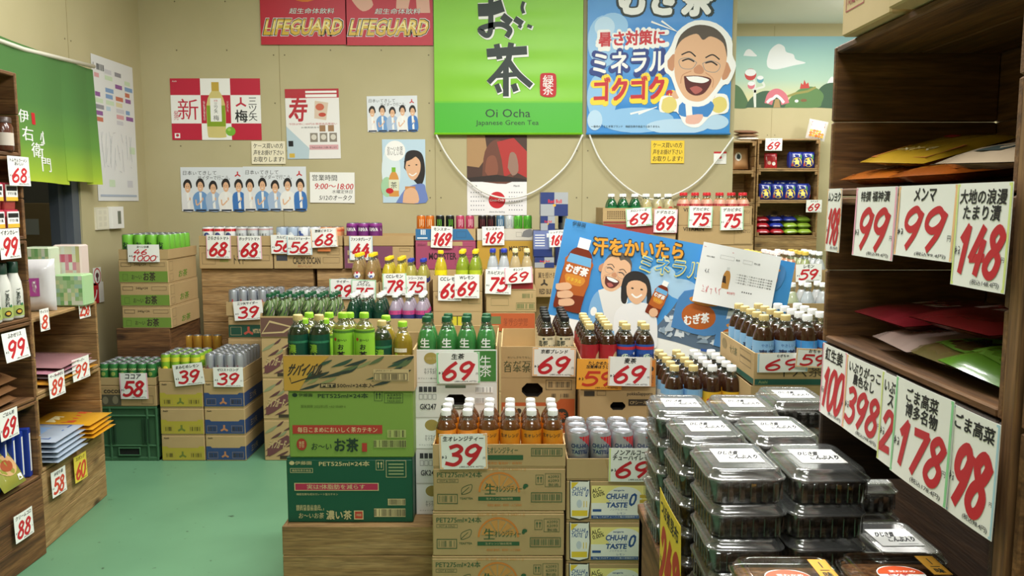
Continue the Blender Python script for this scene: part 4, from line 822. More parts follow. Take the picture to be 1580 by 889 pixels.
# lemon chuhai-taste cans
YE = 2.365; ex0 = xat(874, YE, .4); ex1 = ex0 + .405
def f_chuhi(a, w, h):
    Y1, Y2, B, W2 = T_('#e2c437'), T_('#eddf8c'), T_('#2a4f8f'), T_('#e9e9e2')
    cw = w * .115; a.blob([(w * .025, h * .05), (w * .17, h * .05), (w * .175, h * .9), (w * .16, h * .96), (w * .035, h * .96), (w * .02, h * .9)], INKB, 2); a.up(); a.blob([(w * .032, h * .08), (w * .163, h * .08), (w * .167, h * .88), (w * .155, h * .93), (w * .04, h * .93), (w * .028, h * .88)], W2, 2); a.up()
    a.rect(w * .04, h * .10, w * .157, h * .24, Y1); a.poly([(w * .035, h * .92), (w * .035, h * .75), (w * .09, h * .92)], Y1); a.text('CHU-HI\nTASTE', w * .09, h * .7, w * .1, h * .22, B, .02, .15); a.text('0', w * .152, h * .66, w * .018, h * .2, B, .02, .2); a.ell(w * .095, h * .4, w * .02, h * .1, T_('#c3cbd6')); a.bars(w * .115, h * .3, w * .155, h * .48, Y1, 4)
    a.rect(w * .185, h * .04, w * .63, h * .84, Y2); a.up(); a.rect(w * .185, h * .04, w * .63, h * .12, B); a.rect(w * .185, h * .12, w * .63, h * .42, W2); a.blob([(w * .33, h * .4), (w * .3, h * .62), (w * .38, h * .8), (w * .5, h * .78), (w * .56, h * .6), (w * .52, h * .36)], W2, 4); a.up()
    a.text('ALC.\n0.00%', w * .235, h * .68, w * .09, h * .22, INKB, .02, .1, .3); a.text('CHU-HI', w * .375, h * .58, w * .16, h * .14, B, .04, .15); a.text('TASTE', w * .375, h * .37, w * .16, h * .13, B, .04, .15); a.text('0', w * .495, h * .5, w * .055, h * .32, B, .02, .25); a.text('チューハイテイスト', w * .39, h * .475, w * .15, h * .04, B); a.text('ノンアルコール', w * .39, h * .26, w * .13, h * .04, B); a.text('レモン', w * .41, h * .17, w * .06, h * .05, B)
    a.text('sangaria', w * .39, h * .72, w * .08, h * .05, B, .02); a.text('355g これはチューハイ風の炭酸飲料です。', w * .38, h * .08, w * .36, h * .05, W2); a.rect(w * .195, h * .21, w * .26, h * .27, B)
    for k in range(3): a.rect(w * .545, h * (.3 + .12 * k), w * .615, h * (.38 + .12 * k), T_('#c9a93c'))
    a.frame(w * .66, h * .3, w * .72, h * .84, .0015, INKB); a.text('24', w * .69, h * .55, w * .03, None, INKB)
for k in range(4): carton(('lowest', 'second from the floor', 'third from the floor', 'topmost closed')[k] + ' lemon drink carton with printed can picture', ex0, ex1, YE, .27, .13 * k, .13 * k + .129, f_chuhi, None, CARD, group='lemon drink cartons')
def f_tear(a, w, h): a.poly([(w * .3, h * .55), (w * .48, h * .55), (w * .5, h * .98), (w * .28, h * .98)], T_('#a98c5b')); a.text('02×80', w * .4, h * .42, w * .1, h * .16, INKB)
carton('cut-open carton holding the lemon drink cans', ex0, ex1, YE, .27, .52, zat(708, YE), f_tear, None, CARD, True, 0)
# kyoto blend stack and 'pokka' stack
YFK = 2.86; kx0, kx1 = xat(773, YFK, .7), xat(888, YFK, .7); kw = kx1 - kx0
def f_nada(a, w, h): a.text('なだ万\n日本茶', w * .22, h * .36, w * .36, h * .36, T_('#3d4a2e'), .01); a.text('おいしさもてなし', w * .24, h * .66, w * .3, h * .06, T_('#3d4a2e')); a.rect(w * .6, h * .1, w * .9, h * .4, T_('#8a9a5a'))
def f_kyo(a, w, h):
    O_ = T_('#bf5c2c'); a.poly([(.002, .002), (.002, h * .6), (w * .75, h * .6), (w * .8, h * .66), (w - .002, h * .66), (w - .002, .002)], O_); a.up(); a.rect(w * .17, .003, w * .64, h * .54, T_('#3c352c')); a.up()
    for k in range(2): a.rect(w * (.19 + .23 * k), .004, w * (.39 + .23 * k), h * .54, T_('#cdbf9c'))
    a.text('K\nY\nO', w * .08, h * .3, None, h * .46, T_('#e9d9c0'), .01); a.ell(w * .82, h * .38, w * .09, h * .12, INKB, 20); a.up(); a.text('茶', w * .82, h * .38, None, h * .12, O_, .03); a.text('京都福寿園\n喫茶庭園', w * .82, h * .18, w * .2, h * .1, INKB); a.bars(w * .62, h * .84, w * .93, h * .95, INKB, 20); a.frame(w * .6, h * .81, w * .95, h * .97, .0015, INKB); a.bars(w * .68, h * .68, w * .92, h * .75, INKB, 16)
    for k in range(2): a.ell(w * (.24 + .23 * k), h * .46, w * .035, h * .045, INKB, 12)
zk = zat(583, YFK); zk0 = zk - .225
stackbase('the hidden base under the orange and tan tea carton', 773, 888, YFK, .42, zk0 - .002, 2)
carton('orange and tan tea carton with a hand hole and bottles in its windows', kx0, kx1, YFK, .42, zk0, zk - .001, f_kyo, None, CARD, hole=(-kw * .22, kw * .06, .155, .205))
carton('open tan carton half filled with black-capped tea bottles', kx0, kx1, YFK, .42, zk, zat(535, YFK), f_nada, None, CARD, True, .0)
YG = 2.76; gx0, gx1 = xat(895, YG, .6), xat(1011, YG, .6); gw = gx1 - gx0; zg = zat(598, YG)
def f_pokka(a, w, h):
    a.rect(w * .64, h * .72, w * .96, h * .82, INKB); a.up(); a.text('CPシール付', w * .8, h * .77, w * .28, h * .06, CARDL, .01); a.text('pokkaSapporo', w * .79, h * .9, w * .34, h * .07, INKB, .015); a.rect(w * .05, h * .87, w * .19, h * .95, INKB); a.frame(w * .22, h * .88, w * .34, h * .95, .001, INKB); a.rect(w * .3, .003, w * .72, h * .42, T_('#35302a')); a.up()
    for k in range(2): a.rect(w * (.32 + .2 * k), .004, w * (.5 + .2 * k), h * .4, T_('#a6262c')); a.rect(w * (.32 + .2 * k), h * .25, w * (.38 + .2 * k), h * .4, T_('#c9b184'))
    a.rect(.001, h * .495, w - .001, h * .505, CARDD)
stackbase('the hidden base under the tan hand-hole carton', 895, 1011, YG, .40, zg - .23, 2)
carton('tan carton with a slot hand hole and red labels in its window', gx0, gx1, YG, .40, zg - .228, zg - .001, f_pokka, None, CARD, hole=(-gw * .1, gw * .1, .148, .176))
def f_oran(a, w, h): a.rect(w * .85, .003, w - .003, h * .95, T_('#c9792c')); a.up(); a.ell(w * .92, h * .65, w * .05, h * .1, INKB, 14); a.text('たね\nめぐ', w * .93, h * .3, w * .08, h * .3, INKB)
carton('open carton of red and blue label tea bottles', gx0, gx1, YG, .40, zg, zat(556, YG) + .005, f_oran, None, CARDD, True, .0)
# low barley tea carton and the green-striped carton at the shelf end
YH = 2.58; hx0, hx1 = xat(1026, YH, .6), xat(1148, YH, .6); zh = .60
stackbase('the base hidden behind the plastic food boxes', 1027, 1147, YH, .41, zh - .001, 3, CARDD)
carton('open carton of barley tea bottles behind the plastic food boxes', hx0, hx1, YH, .41, zh, zh + .075, None, None, CARDD, True, .0)
YI = 2.47; ix0 = xat(1163, YI, .8); ix1 = ix0 + .285; zi = zat(595, YI)
def f_600(a, w, h):
    O_ = T_('#b5652f'); a.rect(.003, .003, w - .003, h * .72, O_); a.up(); a.text('PET600ml\n×24本', w * .2, h * .58, w * .25, h * .18, INKB, .015); a.rect(w * .44, h * .36, w * .7, h * .45, INKB); marks(a, w, h, INKB, w * .76, h * .4, 1.3); a.frame(w * .87, h * .35, w * .97, h * .68, .001, INKB)
def s_600(a, w, h): a.rect(w * .02, .003, w * .8, h * .7, T_('#b5652f'))
def f_str(a, w, h): a.rect(.003, h * .02, w - .003, h * .2, T_('#23584a')); a.up(); a.text('Asahi', w * .1, h * .11, w * .1, None, T_('#8a9a6a'), .02); a.text('十六茶', w * .5, h * .42, w * .5, h * .3, INKB)
def s_str(a, w, h): a.rect(.003, h * .02, w - .003, h * .2, T_('#23584a')); a.ell(w * .14, h * .7, w * .08, h * .18, T_('#8e7a4f'), 18); a.text('十六茶', w * .42, h * .66, w * .22, h * .26, T_('#4d5a34'), .01); a.frame(w * .62, h * .45, w * .92, h * .66, .0012, INKB); a.frame(w * .62, h * .68, w * .92, h * .9, .0012, INKB)
stackbase('the base under the orange 600 ml carton', 1163, 1288, YI, .41, zi - .222, 3, CARDD)
carton('orange printed carton with a hand hole under the green-striped one', ix0 - .008, ix1 - .008, YI, .41, zi - .22, zi - .001, f_600, None, CARD, hole=(-.028, .03, .115, .15), side_r=s_600)
carton('green-striped open carton of blue barley tea bottles', ix0, ix1, YI, .41, zi, zat(545, YI), f_str, None, CARD, True, .0, side_r=s_str)
# green tea can cartons by the left wall
def f_ocha(a, w, h): a.rect(.002, .006, w - .002, h * .5, T_('#6f8f38')); a.up(); a.text('お〜い', w * .36, h * .26, w * .2, h * .2, INKB, .01); a.text('お茶', w * .62, h * .28, w * .24, h * .36, INKB, .03); a.frame(w * .08, h * .12, w * .18, h * .38, .001, INKB); a.frame(w * .05, h * .7, w * .26, h * .86, .0015, INKB); a.text('340g×24', w * .44, h * .78, w * .24, h * .12, INKB); a.frame(w * .64, h * .7, w * .94, h * .86, .001, INKB)
def s_ocha(a, w, h): a.text('お茶', w * .5, h * .3, w * .3, h * .3, T_('#5f8a2c'), .02, .2); a.frame(w * .05, h * .5, w * .16, h * .9, .001, INKB); a.frame(w * .05, h * .08, w * .16, h * .38, .001, INKB)
tx0, tx1 = xat(184, YT, .9), xat(260, YT, .9); zT = [zat(p, YT) for p in (507, 473, 437, 400)]
for k in range(3): carton(('lowest', 'middle', 'topmost closed')[k] + ' green-banded tea can carton by the corner', tx0 + .004 * (2 - k), tx1 + .004 * (2 - k), YT, .40, zT[k], zT[k + 1] - .001, f_ocha, s_ocha, CARD, group='green-banded tea can cartons')
carton('open carton of green tea cans at the top of the corner stack', tx0 + .005, tx1 + .005, YT, .40, zT[3], zat(385, YT), None, None, CARD, True, .0)
# cocoa tray on the green plastic crate
YZ = 4.12; zc = zat(627, YZ); cx0, cx1 = xat(153, YZ, .2), xat(243, YZ, .2)
pc = empty('plastic_crate', ((cx0 + cx1) / 2, YZ, 0), 'green plastic stacking crate on the floor under the cocoa cans', 'crate'); PG = M('#3c6344', .4)
hw = (cx1 - cx0) / 2; mb = MB(); H = zc - .002
planks_z = ((0, .02), (.075, .085), (H - .055, H - .045), (H - .014, H))
mb.box(-hw + .006, hw - .006,   .006, .264, .004, H - .002, M('#35583c', .45), .004)
for z0, z1 in planks_z: mb.box(-hw, hw, 0, .27, z0, z1, PG, .003)
for x in (-hw, -hw + .05, hw - .06, hw - .012): mb.box(x, x + .012, -.001, .271, 0, H, PG, .003)
mb.build('crate_body', pc)
mb = MB()
for s in (-1, 1):
    for k in range(3): mb.box(s * hw * .58 + .014 * (k - 1), s * hw * .58 + .014 * (k - 1) + .006, -.003, .004, .095, H - .065, M('#1b3a24', .6))
mb.build('vent_slot', pc)
MB().box(-hw * .36, hw * .36, -.006, .004, .028, .034, PG, .002).box(-hw * .36, hw * .36, -.006, .004, .066, .072, PG, .002).box(-hw * .38, -hw * .34, -.006, .004, .028, .072, PG, .002).box(hw * .34, hw * .38, -.006, .004, .028, .072, PG, .002).box(-hw * .34, hw * .34, -.0005, .002, .034, .066, M('#10140f', .9)).build('hand_grip', pc)
def f_cocoa(a, w, h): a.rect(.003, .004, w * .4, h * .55, T_('#4c4838')); a.up(); a.ell(w * .13, h * .28, w * .05, h * .18, T_('#7c745c')); a.ell(w * .3, h * .3, w * .05, h * .2, T_('#7c745c')); a.frame(w * .75, h * .1, w * .95, h * .5, .0012, INKB); a.text('cocoa', w * .26, h * .7, w * .3, None, INKB, .02)
zc1 = .405
carton('dark-printed carton under the cocoa can tray on the plastic crate', cx0, cx1, YZ, .272, zc, zc1 - .001, f_cocoa, None, CARDD)
carton('shallow tray of green cocoa cans above the plastic crate', cx0, cx1, YZ, .272, zc1, zat(583, YZ), None, None, CARD, True, .0)
# yellow and blue banded cartons on the floor
def band(col, mid):
    def f(a, w, h):
        a.poly([(.002, .006), (.002, h * .56), (w * .12, h * .56), (w * .16, h * .5), (w * .84, h * .5), (w * .88, h * .56), (w - .002, h * .56), (w - .002, .006)], T_(col)); a.up(); a.text('Asahi', w * .12, h * .88, w * .12, None, INKB, .02); a.frame(w * .06, h * .1, w * .3, h * .34, .0012, CARDD); a.frame(w * .66, h * .1, w * .94, h * .34, .0012, CARDD)
        a.up()
        for k in range(3): t = pi / 2 + k * 2 * pi / 3; a.stroke([(w * .48, h * .22), (w * .48 + cos(t) * h * .13, h * .22 + sin(t) * h * .13)], h * .07, T_(mid))
        a.bars(w * .08, h * .13, w * .28, h * .31, INKB, 12); a.bars(w * .68, h * .13, w * .92, h * .31, INKB, 14)
    return f
def s_band(a, w, h): a.rect(.002, .006, w - .002, h * .55, T_('#2f4674')); a.up(); a.text('三ツ矢', w * .4, h * .28, w * .3, h * .24, T_('#b59f7a'), .02)
zb = [0, zat(671, YZ), zat(629, YZ), zat(588, YZ), zat(569, YZ)]
yx0, yx1 = xat(248, YZ, .2), xat(314.5, YZ, .2); bx0, bx1 = xat(316, YZ, .2), xat(378, YZ, .2)
for k in range(3):
    n = ('lowest', 'middle', 'topmost closed')[k]
    carton(n + ' yellow-banded drink carton in the floor stack', yx0, yx1, YZ, .30, zb[k], zb[k + 1] - .001, band('#b0a238', '#6d7a34'), None, CARD, group='yellow-banded cartons')
    carton(n + ' blue-banded drink carton in the floor stack', bx0, bx1, YZ, .36, zb[k], zb[k + 1] - .001, band('#2f4674', '#b77b55'), s_band, CARD, group='blue-banded cartons')
carton('open tray of yellow-green lemon cans', yx0, yx1 - .012, YZ, .30, zb[3], zb[4], None, None, CARD, True, .0)
carton('open tray of plain silver cans on the blue-banded cartons', bx0, bx1, YZ, .36, zb[3], zb[4], None, None, CARD, True, .0)
GY = 4.60; gz = zat(533, GY) - .05
carton('plain carton under the gold cans behind the lemon cans', xat(289, GY, .4), xat(349, GY, .4), GY, .19, 0, gz, None, None, CARDD)
# silver cider cans
YQ = 4.50; qx0, qx1 = xat(350, YQ, .7), xat(507, YQ, .7); zq = [zat(p, YQ) for p in (487, 466, 522)]
def f_mits(a, w, h):
    a.rect(.002, .006, w - .002, h * .6, T_('#1f4a38')); a.up(); a.frame(w * .04, h * .14, w * .24, h * .5, .0015, CARDL)
    for k in range(3): t = pi / 2 + k * 2 * pi / 3; a.stroke([(w * .37, h * .3), (w * .37 + cos(t) * h * .2, h * .3 + sin(t) * h * .2)], h * .1, T_('#b5503f'))
    a.text('MITSUYA CIDER', w * .6, h * .32, w * .3, h * .2, CARDL, .03); a.text('Asahi', w * .05, h * .85, w * .05, None, INKB)
half = qx0 + (qx1 - qx0) * .56
stackbase('the column under the silver cider cans', 352, 438, YQ, .27, zq[2] - .001, 3)
carton('green-banded carton directly under the silver cider can tray', qx0 + .006, half - .006, YQ, .27, zq[2], zq[0] - .001, f_mits, None, CARD)
carton('open tray of silver cider cans', qx0, half, YQ - .005, .275, zq[0], zq[1], None, None, CARD, True, .0)
stackbase('the column under the crest-marked cans', 440, 507, YQ, .27, zq[0] - .001, 4)
carton('open tray of white cans with dark crests', half + .003, qx1, YQ - .005, .275, zq[0], zq[1], None, None, CARD, True, .0)
# cartons on the wall crates
YW1 = 4.78
def f_tom(a, w, h): a.frame(w * .04, h * .2, w * .22, h * .7, .0012, INKB); a.text('トマト', w * .55, h * .4, w * .15, h * .4, INKB, .01); a.frame(w * .72, h * .35, w * .96, h * .6, .0012, INKB); a.rect(w * .28, h * .3, w * .4, h * .5, T_('#8a8a4a'))
def f_cal(a, w, h): a.rect(w * .04, h * .35, w * .2, h * .6, T_('#3e4048')); a.text('CALPIS SOCAN', w * .48, h * .36, w * .4, h * .3, INKB, .02); a.frame(w * .78, h * .6, w * .96, h * .9, .001, INKB); a.frame(w * .72, h * .25, w * .96, h * .5, .001, INKB); a.text('おいしい', w * .45, h * .12, w * .2, h * .1, T_('#a55a3a'))
def f_pur(a, w, h): a.rect(.002, .004, w * .7, h * .98, T_('#7c4660')); a.up(); a.rect(w * .05, h * .6, w * .18, h * .8, CARDL); a.rect(w * .05, h * .25, w * .18, h * .45, CARDL); a.frame(w * .8, h * .75, w * .95, h * .9, .001, INKB)
zw = [Z1 + .002, zat(379, YW1), zat(364, YW1)]
for (a_, b_, fn, l1, l2) in ((307, 420, f_tom, 'plain tomato juice carton on the wall crate', 'open tray of red and white tomato juice cans'), (422, 528, f_cal, 'milk drink carton with printed lettering on the wall crate', 'open tray of blue milk drink cans'), (531, 638, f_pur, 'purple-printed carton under the purple soda cans', 'open carton tray with the purple soda cans')):
    carton(l1, xat(a_, YW1, 1.05), xat(b_, YW1, 1.05), YW1, .40, zw[0], zw[1] - .001, fn, None, CARD); carton(l2, xat(a_, YW1, 1.15), xat(b_, YW1, 1.15), YW1 - .003, .405, zw[1], zw[2], None, None, CARD, True, .0)
# energy drink stacks
zm = [zat(p, YW1) for p in (416, 371, 353)]
def f_mon(a, w, h):
    a.up(); a.text('MONSTER', w * .45, h * .46, w * .46, h * .24, T_('#3a2026'), .03); a.text('パイプライン パンチ', w * .45, h * .76, w * .4, h * .12, T_('#5a2a38')); a.rect(w * .2, h * .82, w * .78, h * .96, CARD); a.frame(w * .72, h * .5, w * .95, h * .8, .001, INKB); a.frame(w * .66, h * .15, w * .95, h * .4, .001, INKB); a.text('355ml', w * .1, h * .85, w * .13, None, T_('#5a2a38'))
def f_blue(a, w, h): a.poly([(.002, .002), (.002, h * .98), (w * .86, h * .98), (w * .98, .002)], T_('#2f6d9e')); a.up(); a.frame(w * .68, h * .25, w * .84, h * .75, .001, INKB); a.rect(w * .03, h * .15, w * .2, h * .25, WHITE); [a.stroke([(w * (.1 + .03 * k), h * .9), (w * (.1 + .03 * k), h * .5)], .006, WHITE) for k in range(3)]
def f_yel(a, w, h): a.rect(.002, .002, w - .002, h * .98, T_('#bd9433')); a.up(); a.rect(w * .4, h * .3, w * .55, h * .7, INKB); a.text('MONSTER', w * .75, h * .72, w * .35, h * .18, INKB, .02)
def f_wht(a, w, h): a.rect(.002, .002, w - .002, h * .98, T_('#cfc9bb')); a.up(); a.blob([(w * .8, h * .3), (w * .84, h * .8), (w * .98, h * .95), (w * .98, h * .3)], T_('#7d7d7d'), 3); a.frame(w * .7, h * .3, w * .8, h * .7, .001, INKB)
m0, m1, m2, m3 = xat(641, YW1, 1.1), xat(734, YW1, 1.1), xat(736, YW1, 1.1), xat(822, YW1, 1.1)
stackbase('the column under the pink energy drink carton', 641, 734, YW1, .35, zm[0] - .001, 5); stackbase('the column under the yellow energy drink carton', 736, 822, YW1, .35, zm[0] - .001, 5)
carton('pink energy drink carton under the blue can tray', m0, m1, YW1, .35, zm[0], zm[1] - .001, f_mon, None, CARD, fmat=M('#a34a68', .5)); carton('yellow energy drink carton under the white can tray', m2, m3, YW1, .35, zm[0], zm[1] - .001, f_yel, None, CARD)
carton('blue open tray of orange, black and pink energy drink cans', m0, m1, YW1, .35, zm[1], zm[2], f_blue, None, CARD, True, .0); carton('white open tray of dark, white and green energy drink cans', m2, m3, YW1, .35, zm[1], zm[2], f_wht, None, CARD, True, .0)
# small-pack energy drinks next to the sign
YR = 4.70
def rb(a, w, h):
    B, S = T_('#23346f'), M('#b9bec6', .3, .4); a.rect(0, h * .5, w * .5, h, B); a.rect(w * .5, 0, w, h * .5, B); a.rect(0, 0, w * .5, h * .5, S); a.rect(w * .5, h * .5, w, h, S); a.up(); a.text('Red Bull', w * .52, h * .62, w * .5, h * .16, RED, .03); a.ell(w * .5, h * .45, w * .06, h * .06, T_('#d9a63a'), 10)
def rbw(a, w, h): a.rect(0, h * .3, w, h, T_('#6b78a8')); a.up(); [a.rect(w * .08, h * (.42 + .1 * k), w * .6, h * (.45 + .1 * k), WHITE) for k in range(5)]; a.rect(w * .7, h * .75, w * .9, h * .9, WHITE)
def rbk(a, w, h): a.text('RED BULL', w * .5, h * .2, w * .6, h * .18, INKB, .02); a.text('翼を授ける', w * .5, h * .75, w * .7, h * .2, INKB); [a.stroke([(w * .4, h * .48), (w * .4 + cos(t) * .02, h * .48 + sin(t) * .02)], .01, INKB) for t in (pi / 2, 3.67, 5.76)]
zr = [zat(p, YR) for p in (440, 411, 395, 355, 333, 297)]
stackbase('the column under the blue and silver multipacks', 826, 880, YR, .30, zr[0] - .06, 5)
carton('small kraft carton under the blue and silver multipacks', xat(825, YR - .1, .95), xat(862, YR - .1, .95), YR - .1, .2, zr[0] - .06, zr[1] - .001, rbk, None, CARD)
BLM = M('#23346f', .4)
carton('blue and silver cut carton low in the multipack stack', xat(825, YR - .1, 1), xat(855, YR - .1, 1), YR - .1, .2, zr[1], zr[2] - .001, rb, None, BLM, name='multipack')
carton('pale blue printed multipack below the topmost ones', xat(823, YR - .1, 1), xat(852, YR - .1, 1), YR - .1, .2, zr[2], zr[3] - .001, rbw, None, BLM, name='multipack')
carton('blue and silver multipack under the large topmost one', xat(834, YR - .04, 1.2), xat(856, YR - .04, 1.2), YR - .06, .2, zr[3], zr[4] - .001, rb, None, BLM, name='multipack')
carton('large blue and silver multipack at the top of its stack', xat(834, YR - .04, 1.3), xat(876, YR - .04, 1.3), YR - .06, .2, zr[4], zr[5], rb, None, BLM, name='multipack')
carton('plain blue carton behind the small silver cans', xat(857, YR + .06, 1.1), xat(877, YR + .06, 1.1), YR + .08, .16, zr[0] - .06, zr[3] - .001, None, None, BLM)
# melon soda and vitamin drink at the end of the wall
zv = [zat(p, YW1) for p in (372, 345, 321)]
def f_mel(a, w, h):
    for j in range(4):
        for i in range(18): a.rect(w * (.06 + .028 * i), h * (.3 + .14 * j), w * (.075 + .028 * i), h * (.38 + .14 * j), T_('#5f4a2c'))
    a.rect(.002, .004, w - .002, h * .14, T_('#8a3a34'))
def f_mel2(a, w, h): a.rect(.002, h * .4, w - .002, h * .98, T_('#9a3a36')); a.text('Asahi', w * .12, h * .2, w * .1, None, INKB)
v0, v1, v2, v3 = xat(930, YW1, 1.2), xat(1043, YW1, 1.2), xat(1047, YW1, 1.2), xat(1162, YW1, 1.2)
stackbase('the column under the melon soda bottles', 930, 1043, YW1, .40, zv[0] - .001, 5); stackbase('the column under the vitamin drink bottles', 1047, 1162, YW1, .40, zat(378, YW1) - .001, 5)
carton('red-printed carton under the melon soda tray', v0, v1, YW1, .40, zv[0], zv[1] - .001, f_mel2, None, CARD); carton('open tray with a dotted print holding melon soda bottles', v0, v1, YW1, .40, zv[1], zv[2], f_mel, None, CARD, True, .0)
def f_vit(a, w, h): a.text('VITAMIN', w * .2, h * .8, w * .28, h * .2, INKB, .02); a.frame(w * .75, h * .05, w * .98, h * .95, .001, INKB); a.text('C・オロナミン', w * .88, h * .7, w * .18, h * .2, INKB)
carton('tan carton under the vitamin drink tray', v2, v3, YW1, .40, zat(378, YW1), zat(347, YW1) - .001, f_vit, None, CARD); carton('open tray of red-capped vitamin drink bottles', v2, v3 - .01, YW1, .40, zat(347, YW1), zat(318, YW1), f_vit, None, CARD, True, .0)
# middle row
YP = 4.42; zp = zat(436, YP); p0, p1 = xat(508, YP, .9), xat(584, YP, .9); p2, p3 = xat(586, YP, .9), xat(662, YP, .9)
stackbase('the column under the yellow-capped soda bottles', 508, 584, YP, .30, zp - .14, 4); stackbase('the column under the blue-capped bottles', 586, 662, YP, .30, zp - .14, 4)
carton('open carton of blue cider cans and yellow-capped soda bottles', p0, p1, YP, .30, zp - .138, zp, None, None, CARD, True, .0); carton('open carton of lemon and blue-capped bottles', p2, p3, YP, .30, zp - .138, zp, None, None, CARD, True, .0)
zx = .66
for (a_, b_, l) in ((531, 596, 'the column under the dark green white-capped bottles'), (597, 662, 'the column under the purple white-capped bottles')): stackbase(l, a_, b_, YM, .275, zx - .001, 3)
for (a_, b_, l) in ((531, 596, 'open carton of dark green white-capped bottles'), (597, 662, 'open carton of purple label white-capped bottles')): carton(l, xat(a_, YM, .7), xat(b_, YM, .7), YM, .275, zx, zx + .09, None, None, CARD, True, .0)
YL = 4.30; l0, l1 = xat(668, YL, .9), xat(744, YL, .9); zl = zat(425, YL)
def f_win(a, w, h): a.rect(w * .3, h * .1, w * .68, h * .42, T_('#3a3620')); a.up(); [a.rect(w * (.32 + .18 * k), h * .12, w * (.48 + .18 * k), h * .4, T_('#d2c32f')) for k in range(2)]; a.frame(w * .72, h * .7, w * .96, h * .88, .001, T_('#3f6a48')); a.rect(.001, h * .52, w - .001, h * .53, CARDD); a.text('525', w * .1, h * .86, w * .1, None, INKB)
zl1 = zat(449, YL)
stackbase('the column under the lemon soda window carton', 668, 744, YL, .38, zl1 - .232, 2)
carton('tan carton with a window showing yellow labels', l0, l1, YL, .38, zl1 - .23, zl1 - .001, f_win, None, CARD); carton('open carton of lemon soda bottles at the middle of the display', l0, l1, YL, .38, zl1, zl, None, None, CARD, True, .0)
c0, c1 = xat(750, YL, .9), xat(823, YL, .9); zs = [zat(512, YL), zat(482, YL), zat(447, YL), zat(417, YL)]
def f_org(a, w, h): a.rect(.002, .004, w - .002, h * .96, T_('#b9582c')); a.up(); a.rect(w * .05, h * .4, w * .3, h * .8, T_('#6b7a4a')); a.text('至福の時間\nオリジナル', w * .6, h * .5, w * .5, h * .4, T_('#7d3a20'))
def f_grn(a, w, h): a.frame(w * .1, h * .3, w * .45, h * .62, .001, T_('#5f6a3a')); a.bars(w * .62, h * .15, w * .95, h * .4, T_('#3f6a38'), 14); a.frame(w * .6, h * .12, w * .97, h * .43, .0014, T_('#3f6a38')); a.bars(w * .72, h * .62, w * .95, h * .85, T_('#3f6a38'), 12)
def f_red(a, w, h): a.rect(.002, .004, w - .002, h * .8, T_('#a52c33'))
stackbase('the column under the orange-printed carton', 752, 825, YL, .38, zs[0] - .001, 2)
carton('orange-printed coffee carton in the middle stack', c0, c1 + .01, YL, .38, zs[0], zs[1] - .001, f_org, None, CARD); carton('tan carton with green barcodes above the orange-printed one', c0, c1 + .015, YL, .38, zs[1], zs[2] - .001, f_grn, None, CARD); carton('red-printed open tray of milky soda bottles', c0, c1, YL, .38, zs[2], zs[3], f_red, None, CARD, True, .0)
# stacks behind the sign, at the hall side
YJ1, YJ2 = 3.50, 3.98; j0, j1 = xat(1180, YJ1, .8), xat(1180, YJ1, .8) + .36; zj = .868
stackbase('the column under the green label lemon bottles', 1180, 1308, YJ1, .30, zj - .09, 3)
carton('open carton of green label lemon bottles beside the shelf', j0, j1, YJ1, .30, zj - .088, zj + .04, None, None, CARDD, True, .0)
zj2 = .985; jj0 = xat(1095, YJ2, 1); jj1 = xat(1280, YJ2, 1); jm = (jj0 + jj1) / 2
stackbase('the column under the white-capped bottles behind the sign', 1095, 1187, YJ2, .34, zj2 - .10, 3); stackbase('the column under the clear bottles by the hall', 1188, 1281, YJ2, .34, zj2 - .10, 3)
carton('open carton of white and yellow capped bottles behind the sign', jj0, jm - .001, YJ2, .34, zj2 - .098, zj2 + .03, None, None, CARDD, True, .0); carton('open carton of pink and yellow capped bottles by the hall', jm + .001, jj1, YJ2, .34, zj2 - .098, zj2 + .03, None, None, CARDD, True, .0)
# cardboard boxes on top of the near dark shelf
def s_top(a, w, h): R_ = T_('#9c3a42'); a.frame(w * .08, h * .2, w * .48, h * .42, .002, R_); a.text('冷蔵不要', w * .28, h * .31, w * .32, h * .12, R_, .02); a.text('漬物\n100g×30\nトマス', w * .22, h * .7, w * .26, h * .36, INKB, .01); a.rect(w * .46, h * .62, w * .95, h, R_); a.up(); a.text('浅漬', w * .7, h * .8, w * .3, h * .2, CARDL, .02); a.frame(w * .84, h * .46, w * .9, h * .76, .003, T_('#4a4f6a'))
bxz = 1.647
carton('pale cardboard box with red print on top of the dark shelf', .60, .95, 1.325, .19, bxz, bxz + .20, None, None, CARDL, name='cardboard_box', side_r=s_top)
carton('plain cardboard box in front of the red-printed one, on the dark shelf', .585, .95, 1.045, .255, bxz, bxz + .19, None, None, CARDL, name='cardboard_box')
